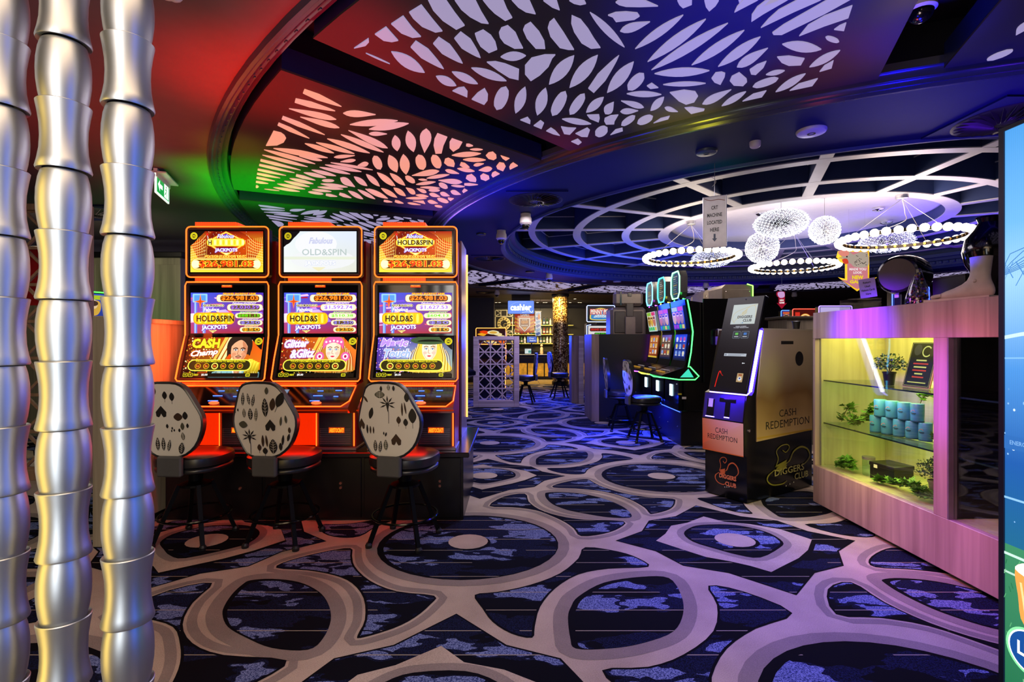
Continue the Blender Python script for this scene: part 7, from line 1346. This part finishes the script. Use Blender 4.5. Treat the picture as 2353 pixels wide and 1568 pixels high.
# ================================================================== bar and cashier in the distance
t = thing('mosaic_column', 'round gold and bronze mosaic column beside the bar', 'column', ((1287.5-CX)/F*16.4, 16.4, 0))
def mosaic():
    m = bpy.data.materials.new('mosaic'); nt, b = _nodes(m); tc = nt.nodes.new('ShaderNodeTexCoord'); v = nt.nodes.new('ShaderNodeTexVoronoi'); v.inputs['Scale'].default_value = 34; nt.links.new(tc.outputs['Object'], v.inputs['Vector'])
    s = nt.nodes.new('ShaderNodeSeparateColor'); nt.links.new(v.outputs['Color'], s.inputs[0]); rp = nt.nodes.new('ShaderNodeValToRGB'); e = rp.color_ramp.elements; e[0].position = 0.2; e[0].color = sr('#3c2418'); e[1].position = 0.9; e[1].color = sr('#f8e8c0'); k = rp.color_ramp.elements.new(0.55); k.color = sr('#a07848')
    nt.links.new(s.outputs[0], rp.inputs['Fac']); nt.links.new(rp.outputs['Color'], b.inputs['Base Color']); b.inputs['Roughness'].default_value = 0.2; b.inputs['Metallic'].default_value = 0.4; return m
MOS = mosaic(); MB().lathe([(0.245, 0.0), (0.245, 2.86)], 36).build('shaft', MOS, t, True); MB().lathe([(0.27, 0.0), (0.27, 0.10), (0.247, 0.12)], 36).build('base', BLKL, t, True); MB().lathe([(0.25, 2.80), (0.28, 2.84), (0.28, 2.89)], 36).build('capital', CDK, t, True)
GP = mat('gold_stone_brightened', '#c49a3c', 0.35, var=0.45, scale=7, emit='#a87820', es=0.4, sample=False); YB = 18.4  # emission put into the stone to brighten the bar front
bx = lambda x_: (x_-CX)/F*YB
t = thing('bar_counter', 'long bar counter with a black top and gold stone front panels', 'bar counter', (1.5, YB, 0)); MB().box(-2.2, 3.4, 0.0, 0.7, 0.12, 0.80, 0.004).build('body', BLKL, t); MB().box(-2.25, 3.45, -0.12, 0.75, 0.80, 0.92, 0.01).build('worktop', BLK, t); MB().box(-2.1, 3.3, 0.08, 0.6, 0.0, 0.12).build('kick_board', BLKL, t)
for k in range(9): MB().box(-2.15+k*0.61, -2.15+k*0.61+0.57, -0.03, 0.0, 0.13, 0.60, 0.008).build('gold_panel', GP, t)
t = thing('back_bar', 'dark back bar with lit bottle shelves', 'shelving', (0.9, 20.0, 0)); MB().box(-2.4, 3.4, 0.35, 0.42, 0, 2.7, 0.004).build('back_panel', mat('backbar_dark', '#2c2820', 0.5), t)
for k in range(3): MB().box(-1.1, 1.5, -0.02, 0.35, 1.28+k*0.36, 1.31+k*0.36, 0.004).build('shelf', mat('lit_shelf', '#d8d080', 0.3, emit='#a89c38', es=0.45, sample=False), t)
MB().box(-1.15, 1.55, -0.04, 0.35, 0, 1.0, 0.004).build('cupboard', BLKL, t)
BC = ['#7a4c1c', '#c8d8a0', '#2c5c28', '#d8c060', '#8c2c1c', '#e8e4d0', '#406080']
ORD = 'first second third fourth fifth sixth seventh eighth ninth tenth eleventh twelfth thirteenth fourteenth fifteenth sixteenth seventeenth eighteenth'.split()
def bottle(x, z_, c_, lab): 
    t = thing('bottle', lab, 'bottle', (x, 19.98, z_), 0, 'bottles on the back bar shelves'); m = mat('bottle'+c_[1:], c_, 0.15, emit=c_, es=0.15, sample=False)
    MB().lathe([(0.038, 0), (0.04, 0.01), (0.04, 0.16), (0.015, 0.21), (0.014, 0.26)], 10).build('glass', m, t, True); MB().lathe([(0.017, 0.255), (0.017, 0.28)], 8).build('cap', CHR, t); MB().lathe([(0.041, 0.05), (0.041, 0.12)], 10).build('paper_label', WPL, t)
for k in range(3):
    for j in range(18): c_ = BC[(j*3+k*2) % 7]; bottle(0.0+j*0.125, 1.312+k*0.36, c_, '%s bottle, %s from the left on the %s shelf behind the bar' % (['brown', 'pale green', 'dark green', 'yellow', 'red', 'white', 'blue'][(j*3+k*2) % 7], ORD[j], ('lowest', 'middle', 'top')[k]))
t = thing('cashier_sign', 'blue lit sign reading cashier hanging over the bar', 'sign', ((1197-CX)/F*16.6, 16.6, 0)); zc_ = lambda y_: EYE-(y_-CY)/F*16.6
MB().box(-0.43, 0.43, 0, 0.06, zc_(722), zc_(691), 0.01).build('casing', mat('sign_navy', '#283c90', 0.4), t); MB().box(-0.3, 0.3, 0.0, 0.06, zc_(691), ZC, 0.0).build('bracket', BLB, t)
a = Art(130, 66); a.rect(0, 0, 130, 66, '#6484e8', 4); a.text('cashier', 12, 16, 118, 50, '#ffffff', 0.04); a.stroke([(70, 60), (95, 56), (125, 60)], 2, '#c8d8ff', sm=3); a.stroke([(5, 30), (40, 8), (90, 6)], 1, '#a0b8ff', sm=3); a.stroke([(108, 50), (118, 60), (125, 50)], 3, '#e8f0ff', sm=3)
a.build('sign_face', LIT, t, (-0.42, 0, zc_(691)-0.01), (0.84, 0, 0), (0, 0, -(zc_(691)-zc_(722)-0.02)))
# clock on lattice board
YK = 19.3; ck = px(1158, 744, YK); t = thing('lattice_clock', 'gold ring wall clock in a white lattice board behind the bar', 'clock', (ck.x, YK, ck.z)); WL = mat('lattice_white', '#c8c0a0', 0.5)
def ringpart(r0, r1, name, m, par, y0=-0.03): MB().lathe([(r0, y0), (r1, y0), (r1, 0.01), (r0, 0.01), (r0, y0)], 32, cap=False, M=Matrix.Rotation(-PI/2, 4, 'X')).build(name, m, par)
CG = mat('clock_gold', '#c8b878', 0.4); ringpart(0.13, 0.25, 'clock_ring', CG, t, 0.0)
for k in range(12):
    a_ = 2*PI*k/12; put('numeral_mark', MB().box(-0.01, 0.01, -0.04, -0.028, 0.16, 0.22).mesh('numeral_mark', BLB), t, (0, 0, 0), (0, a_, 0))
for an, L_ in ((0.0, 0.15), (PI/2, 0.2), (PI, .2), (-PI/2, .2)): put('spoke', MB().box(-0.006, 0.006, -0.035, -0.02, 0, L_).mesh('spoke', CG), t, (0, 0, 0), (0, an, 0))
MB().box(-0.012, 0.012, -0.05, -0.04, 0, 0.13).build('hand', BLB, t); MB().box(-0.1, 0.0, -0.05, -0.04, -0.01, 0.01).build('hand', BLB, t)
fr = MB(); s_ = 0.34
for x0, x1, z0, z1 in ((-s_, -s_+.03, -0.5, 0.52), (s_-.03, s_, -0.5, 0.52), (-s_, s_, 0.49, 0.52), (-s_, s_, 0.26, 0.29), (-s_, s_, -0.29, -0.26), (-0.13, -0.10, 0.28, 0.5), (0.10, 0.13, 0.28, 0.5), (-0.12, -0.09, -0.5, -0.28), (0.1, 0.13, -0.5, -0.28)): MB().box(x0, x1, 0.02, 0.05, z0, z1).build('slat', WL, t)
for e in (-1, 1): MB().box(e*0.32-.015, e*0.32+.015, 0.02, 0.05, -ck.z, -0.5).build('post', WL, t)
for e in (-1, 1):
    for zz in (0.40, -0.39): MB().bar((e*0.12, 0.035, zz), (e*0.30, 0.035, zz+0.1), 0.02, 0.02).build('slat', WL, t); MB().bar((e*0.12, 0.035, zz), (e*0.30, 0.035, zz-0.1), 0.02, 0.02).build('slat', WL, t)
# banners
def banner(lab, x0, x1, y0, y1, Y, art):
    p = px(x0, y0, Y); w_ = (x1-x0)/F*Y; h_ = (y1-y0)/F*Y; t = thing('banner', lab, 'banner', (p.x, Y, p.z)); MB().box(0, w_, 0, 0.01, -h_, 0).build('cloth', WPL, t); art.build('banner_print', LIT2 if False else DIMLIT, t, (0, 0, 0), (w_, 0, 0), (0, 0, -h_)); MB().tube([(-0.02, 0.005, 0), (w_+0.02, 0.005, 0)], 0.012, 6).build('rod', BLB, t)
    for xx_ in (0.02, w_-0.02): MB().tube([(xx_, 0.005, 0), (xx_, 0.005, ZC-p.z)], 0.004, 4).build('cord', BLB, t)
a = Art(100, 100); a.rect(0, 0, 100, 100, '#c82818'); 
for k in range(5): a.poly([(0, 20+k*18), (22, 30+k*18), (22, 40+k*18), (0, 30+k*18)], '#f0a020'); a.poly([(100, 20+k*18), (78, 30+k*18), (78, 40+k*18), (100, 30+k*18)], '#f0a020')
a.poly([(22, 24), (78, 24), (78, 66), (50, 96), (22, 66)], '#f4ece4'); a.poly([(27, 29), (73, 29), (73, 64), (50, 90), (27, 64)], '#7a1418'); a.text('GAMES', 28, 2, 74, 16, '#f4ece4', 0.03); a.text('QLD', 33, 38, 67, 54, '#f09020', 0.05); a.text('MAROONS', 33, 60, 67, 67, '#f4ece4', 0.03); a.text('GAME', 36, 31, 64, 36, '#f4ece4', 0.02)
a.poly([(38, 72), (62, 72), (50, 86)], '#f0a020'); banner('maroon and gold QLD MAROONS banner under the cashier sign', 1183, 1228, 720, 765, 18.2, a)
a = Art(40, 100); a.rect(0, 0, 40, 100, '#e8eef8'); 
for k in range(6): a.poly([(2, 10+k*16), (26, 4+k*16), (38, 10+k*16), (12, 20+k*16)], '#3868c0' if k % 2 else '#8cb8e8')
a.ell(26, 22, 8, 12, '#e87028'); banner('blue and white banner right of the maroon banner', 1230, 1243, 716, 772, 18.3, a)
# menu boards and screens
def screen(lab, x0, x1, y0, y1, Y, draw, cat='screen', rz=0.0, grp=None, zlow=0.925):
    p = px((x0+x1)/2, y1, Y); w_ = (x1-x0)/F*Y; h_ = (y1-y0)/F*Y; t = thing('monitor', lab, cat, (p.x, Y, p.z), rz, grp); MB().box(-w_/2-.015, w_/2+.015, 0, 0.04, -0.015, h_+.015, 0.006).build('casing', BLB, t)
    a = Art(100, 60); draw(a); a.build('picture', LIT2, t, (-w_/2, 0, h_), (w_, 0, 0), (0, 0, -h_)); MB().box(-0.02, 0.02, 0.03, 0.07, min(-0.02, zlow-p.z), 0.05).build('arm', BLB, t)
screen('green menu television right of the mosaic column', 1308, 1332, 744, 766, 20.52, lambda a: (a.grad(0, 0, 100, 60, '#e8f0d8', '#2c9858'), a.ell(82, 44, 12, 14, '#f0a020'), a.text('MENU', 30, 14, 72, 26, '#2c7848', 0.02), a.rect(28, 32, 76, 35, '#f8fff8'), a.poly([(0, 60), (0, 30), (30, 60)], '#207848')))
screen('small blue monitor on the bar left of the column', 1211, 1233, 774, 787, 18.5, lambda a: (a.rect(0, 0, 100, 60, '#5878e0'), a.text('Pay', 25, 12, 75, 26, '#ffffff', 0.03), a.text('here', 30, 32, 90, 48, '#ffffff', 0.03)))
screen('small white register screen on the bar top', 1206, 1222, 802, 813, 18.6, lambda a: (a.rect(0, 0, 100, 60, '#e8f4f0'), a.rect(50, 20, 90, 50, '#60a8a0'), a.rect(8, 10, 40, 14, '#8090a0')))
t = thing('figurine', 'pale figurine standing on the bar top', 'ornament', ((1244.5-CX)/F*18.7, 18.75, 0.92)); FG = mat('figurine_cream', '#d8b890', 0.4); MB().lathe([(0.06, 0), (0.07, 0.05), (0.05, 0.14), (0.06, 0.20), (0.03, 0.26)], 14).build('body', FG, t, True); MB().ball((0, 0, 0.31), 0.05, 12, 8).build('head', FG, t, True)
t = thing('back_wall_stone', 'brown stone wall behind the green menu television', 'wall cladding', (2.9, 20.6, 0)); MB().box(-0.9, 1.6, 0, 0.1, 0, 2.6, 0.01).build('cladding', mat('brown_stone', '#6c4c38', 0.6, var=0.4, scale=9), t); MB().box(-0.9, 1.6, -0.02, 0.12, 2.6, 2.66, 0.01).build('coping', BLB, t)
t = thing('bar_soffit', 'dark soffit to the left of the bar', 'soffit', (-1.6, 17.2, 0)); MB().box(-2.6, 1.0, 0, 0.3, 0.0, 2.86, 0.004).build('wall_face', mat('soffit_navy', '#1c1c34', 0.6), t); MB().box(-2.6, 1.0, -0.01, 0.31, 0.0, 0.1, 0.003).build('skirting', BLB, t)
DLAB = ['small downlight over the bar, left of the cashier sign and nearest it', 'small bright downlight just right of the top of the mosaic column', 'small downlight right of the mosaic column, above the green television', 'small downlight right beside the cashier sign', 'small downlight midway between the cashier sign and the mosaic column', 'small far downlight right of the mosaic column, left of another', 'small far downlight nearest the pier logo machine', 'small far downlight left of the mosaic column, lowest there', 'small far downlight over the lattice clock', 'small downlight at the very top of the mosaic column']
for k, (x_, y_) in enumerate(((1140, 704), (1321, 687), (1330, 705), (1235, 710), (1255, 714), (1310, 722), (1334, 720), (1250, 722), (1148, 704), (1290, 684))):
    Y = min(F*1.5/(CY-y_), 19.9); X = (x_-CX)/F*Y; t = thing('downlight', DLAB[k], 'downlight', (X, Y, ZC), 0, 'downlights over the bar'); MB().lathe([(0.045, -0.004), (0.06, -0.008), (0.065, 0.0)], 16, cap=False).build('trim_ring', WPL, t); MB().lathe([(0, -0.005), (0.045, -0.005)], 16, cap=False).build('lens', mat('downlight_lens', '#fff0d0', 0.4, emit='#ffe8c0', es=6, sample=False), t)
# left of the columns: lattice wall, red banner, bright windows
lattice('tall timber lattice behind the metal columns at the left', -5.6, -4.3, 5.2, 0.0, 2.78, 3, 7, wood('lattice_oak', '#8a6a50', '#b08c6c', 'Z', 0.5), 0.09, 0.0, 0.03)
t = thing('red_banner', 'red panel hanging behind the metal columns', 'banner', (-4.98, 5.45, 1.78)); MB().box(-0.55, 0.35, 0, 0.02, 0, 0.62, 0.002).build('panel', mat('banner_red', '#b01018', 0.5), t); MB().box(-0.56, 0.36, -0.005, 0.025, 0.60, 0.63, 0.002).build('top_rod', BLB, t)
WI = struct('window_1', MB().box(-7.9, -5.2, 8.0, 8.03, 1.35, 1.85), mat('window_daylight', '#f4f8ff', 0.3, emit='#f0f6ff', es=1.6)); struct('trim_2', MB().box(-7.9, -5.2, 7.96, 8.0, 1.28, 1.35, 0.01), TP)
for k in range(5): MB().box(-7.9+k*0.65, -7.86+k*0.65, 7.97, 8.0, 1.35, 1.85).build('mullion', TP, WI)
# ================================================================== chandeliers
BULB = mat('bulb_warm', '#fff4dc', 0.3, emit=(1.0, 0.86, 0.62), es=5.0); GOLDB = mat('band_gold', '#8c6c30', 0.3, 0.9); TIP = mat('led_tip', '#ffffff', 0.3, emit=(0.86, 0.93, 1.0), es=1.3, sample=False); WIRE = mat('wire_steel', '#c8c8cc', 0.3, 0.9)
bmesh_b = MB().ball((0, 0, 0), 0.047, 14, 9).mesh('bulb', BULB, True)
def ring_light(lab, X, Y, z_, R, n, zc_, cx_, cy_):
    t = thing('ring_chandelier', lab, 'chandelier', (X, Y, z_), 0, 'ring chandeliers of globe bulbs')
    MB().lathe([(R-0.035, -0.02), (R-0.02, -0.02), (R-0.02, 0.02), (R-0.035, 0.02), (R-0.035, -0.02)], 80, cap=False).build('ring_band', mat('band_black', '#1c1814', 0.25, 0.8), t)
    for k in range(n): a_ = 2*PI*k/n; b = put('bulb', bmesh_b, t, (R*math.cos(a_)+0.02*math.cos(a_), R*math.sin(a_)+0.02*math.sin(a_), 0)); 
    sk = MB().lathe([(0.016, 0), (0.016, 0.03)], 8, M=Matrix.Rotation(-PI/2, 4, 'Y')).mesh('socket', GOLDB)
    for k in range(n): a_ = 2*PI*k/n; put('socket', sk, t, ((R-0.02)*math.cos(a_), (R-0.02)*math.sin(a_), 0), (0, 0, a_))
    MB().lathe([(0.07, zc_-z_), (0.07, zc_-z_-0.05), (0.05, zc_-z_-0.055), (0, zc_-z_-0.055)], 24).build('canopy', WIRE, t)
    for k in range(3): a_ = 0.5+2*PI*k/3; MB().tube([(0, 0, zc_-z_-0.05), (R*0.95*math.cos(a_), R*0.95*math.sin(a_), 0.02)], 0.003, 5).build('suspension_wire', WIRE, t)
    MB().tube(spline([(0, 0, zc_-z_-0.05), (0.05, 0.02, (zc_-z_)*.6), (-0.04, -0.05, (zc_-z_)*.35), (-R*.8, 0.1, 0.02)], 5, False), 0.004, 5).build('power_cord', WPL, t)
ring_light('ring chandelier of warm globe bulbs behind the hanging paper sign, leftmost of three', 2.69, 7.70, 2.66, 0.645, 36, ZB, 0, 0)
ring_light('largest ring chandelier of warm globe bulbs above the drum shaped monitor', 4.80, 6.30, 2.66, 0.645, 36, ZB, 0, 0)
ring_light('lowest ring chandelier of warm globe bulbs under the spiky globes', 4.93, 8.97, 2.70, 0.66, 36, 3.36, 0, 0)
def burst(lab, X, Y, z_, rx, rz_, n, seed, zc_=3.36):
    t = thing('starburst_pendant', lab, 'pendant lamp', (X, Y, z_), 0, 'spiky starburst pendants in the dome'); R = random.Random(seed)
    MB().ball((0, 0, 0), min(rx, rz_)*0.3, 16, 10).build('core', CHR, t, True); sp_, tp_ = MB(), MB(); ga = PI*(3-math.sqrt(5))
    for i in range(n):
        zz = 1-2*(i+.5)/n; r_ = math.sqrt(1-zz*zz); a_ = ga*i; d = Vector((math.cos(a_)*r_*rx, math.sin(a_)*r_*rx, zz*rz_)); f_ = R.uniform(.93, 1.0)
        sp_.bar(d*0.15, d*f_, 0.0035, 0.0035)
        for dq in ((0, 0, 0),): tp_.ball(d*f_, 0.0065, 5, 4)
        u = d.normalized(); w_ = u.orthogonal().normalized()
        for q_ in (0, 1, 2):
            v = (w_*math.cos(q_*2.09)+u.cross(w_)*math.sin(q_*2.09)); sp_.bar(d*f_*0.86, d*f_*0.86+(u*0.8+v*0.7)*0.035, 0.0025, 0.0025); tp_.ball(d*f_*0.86+(u*0.8+v*0.7)*0.036, 0.0055, 4, 3)
    sp_.build('spikes', CHR, t, kind='stuff'); tp_.build('led_tips', TIP, t, kind='stuff')
    MB().tube([(0, 0, 0), (0, 0, zc_-z_)], 0.003, 5).build('suspension_wire', WIRE, t); MB().lathe([(0.09, zc_-z_), (0.09, zc_-z_-0.03), (0.06, zc_-z_-0.05), (0, zc_-z_-0.055)], 28, cap=False).build('canopy', CHR, t, True)
burst('spiky starburst globe, right one of the two round globes', 4.15, 6.80, 2.87, 0.185, 0.185, 260, 1)
burst('spiky starburst globe, lower left of the two round globes', 3.80, 7.78, 2.82, 0.245, 0.245, 320, 2)
burst('wide flattened starburst pendant between the two round globes', 3.575, 6.80, 2.965, 0.345, 0.18, 420, 3)
burst('flattened starburst pendant seen through the leftmost ring chandelier', 3.95, 10.1, 3.03, 0.40, 0.17, 300, 4)
burst('flattened starburst pendant seen through the largest ring chandelier', 6.10, 8.34, 3.02, 0.40, 0.17, 300, 5)
for k, (x_, y_, lab) in enumerate(((2019, 478, 'chrome ceiling cup beside the right rim of the white oculus'),)):
    Y = F*1.96/(CY-y_); t = thing('ceiling_cup', lab, 'ceiling fitting', ((x_-CX)/F*Y, Y, 3.36)); MB().lathe([(0.08, 0), (0.08, -0.03), (0.05, -0.045), (0, -0.045)], 24, cap=False).build('cup', CHR, t, True); MB().lathe([(0.03, -0.05), (0.03, -0.044)], 16).build('hook_plate', CHR, t)
# ================================================================== hanging paper sign
X_, Y_ = cpos(1642, 376); p = px(1641, 510, Y_)
t = thing('hanging_sign', 'hanging paper sign reading CRT machine located here with a down arrow', 'sign', (X_, Y_, p.z), math.radians(-28))
MB().box(-0.092, 0.092, -0.004, 0.004, -0.215, 0.215, 0.002).build('paper', mat('paper_grey', '#f0ecee', 0.6), t); fr = MB(); frame(fr, -0.095, 0.095, -0.218, 0.218, 0.006, -0.006, 0.006); fr.build('clip_frame', WIRE, t)
a = Art(184, 430)
for k, s_ in enumerate(('CRT', 'MACHINE', 'LOCATED', 'HERE')): w_ = (52, 118, 118, 70)[k]; a.text(s_, 92-w_/2, 80+k*62, 92+w_/2, 112+k*62, '#3c3c44', 0.025)
a.poly([(84, 318), (100, 318), (100, 356), (112, 356), (92, 384), (72, 356), (84, 356)], '#4c5870'); a.stroke([(14, 16), (60, 34), (120, 30), (172, 44)], 5, '#8c4838', sm=3)
a.build('lettering', PRINT, t, (-0.092, -0.0045, 0.215), (0.184, 0, 0), (0, 0, -0.43))
MB().tube([(0, 0, 0.218), (0.0, 0, ZC-p.z)], 0.0025, 5).build('string', WIRE, t); MB().tube([(-0.02+0.05*math.sin(k*.5)*.6, 0, 0.30+k*0.012) for k in range(8)], 0.0025, 5).build('cord_loop', WPL, t)
# hanging arrow with a chicken picture
Y = 7.62; p = px(1969, 622, Y); t = thing('arrow_sign', 'pink and yellow arrow sign with a hen picture reading made you look', 'sign', (p.x, Y, p.z), 0)
OUT = [(0.16, 0.0), (0.5, 0.0), (0.80, 0.02), (0.80, 0.70), (1.0, 0.66), (0.5, 1.0), (0.02, 0.66), (0.20, 0.70), (0.20, 0.34), (0.08, 0.30), (-0.02, 0.18), (0.02, 0.04)]
w_, h_ = 92/F*Y, 96/F*Y; pt = [((a_-.5)*w_, (.5-b_)*h_) for a_, b_ in OUT]
MB().prism(pt, -0.004, 0.004, lambda a, b, c: (a, c, b)).build('board', mat('arrow_yellow', '#e8c818', 0.5), t)
a = Art(100, 100); a.poly([(25, 5), (76, 6), (76, 74), (92, 72), (50, 95), (10, 72), (25, 74)], '#d8808c'); a.blob([(10, 12), (20, 4), (32, 6), (40, 12), (60, 6), (76, 10), (76, 40), (45, 42), (34, 34), (20, 28)], '#b8a898')
a.blob([(2, 6), (14, 0), (26, 3), (30, 10), (22, 16), (8, 14)], '#f09080'); a.blob([(12, 24), (24, 22), (28, 32), (18, 34)], '#e04028'); a.poly([(2, 20), (14, 16), (14, 24)], '#d8b070'); a.ell(24, 17, 2, 2, '#201008')
for k in range(26): R = random.Random(k); a.ell(R.uniform(40, 74), R.uniform(12, 38), 1.6, .8, '#302824')
a.text('MADE YOU', 30, 44, 72, 50, '#fff0f4', 0.04); a.text('LOOK', 40, 52, 62, 58, '#fff0f4', 0.04); a.text('NEW', 37, 62, 65, 71, '#ffe020', 0.05); a.text('GAME!', 31, 73, 71, 81, '#ffe020', 0.05)
a.build('sign_print', LIT2, t, (-.5*w_, -0.0045, .5*h_), (w_, 0, 0), (0, 0, -h_)); 
for e in (-1, 1): MB().tube([(e*0.12, 0, h_*.47), (e*0.12, 0, ZB+0.03-p.z), (e*0.12, 0, ZD-p.z)], 0.0015, 4).build('string', WIRE, t)
Y = 12.0; p = px(1796, 690, Y); t = thing('arrow_sign', 'tiny far red arrow sign above the distant machines', 'sign', (p.x, Y, p.z), 0); w_, h_ = 24/F*Y, 40/F*Y
MB().prism([((a_-.5)*w_, (.5-b_)*h_) for a_, b_ in OUT], -0.004, 0.004, lambda a, b, c: (a, c, b)).build('board', mat('arrow_red', '#c01c38', 0.5, emit='#b01030', es=0.5, sample=False), t)
a = Art(100, 100); a.blob([(10, 10), (30, 2), (70, 4), (76, 30), (40, 38), (16, 28)], '#d8a8e0'); a.text('NEW', 30, 46, 70, 56, '#ffffff', 0.04); a.text('GAME', 26, 60, 74, 70, '#ffffff', 0.04); a.build('sign_print', LIT2, t, (-.5*w_, -0.0045, .5*h_), (w_, 0, 0), (0, 0, -h_)); MB().tube([(0, 0, h_*.47), (0, 0, ZB-p.z)], 0.003, 4).build('string', WIRE, t)
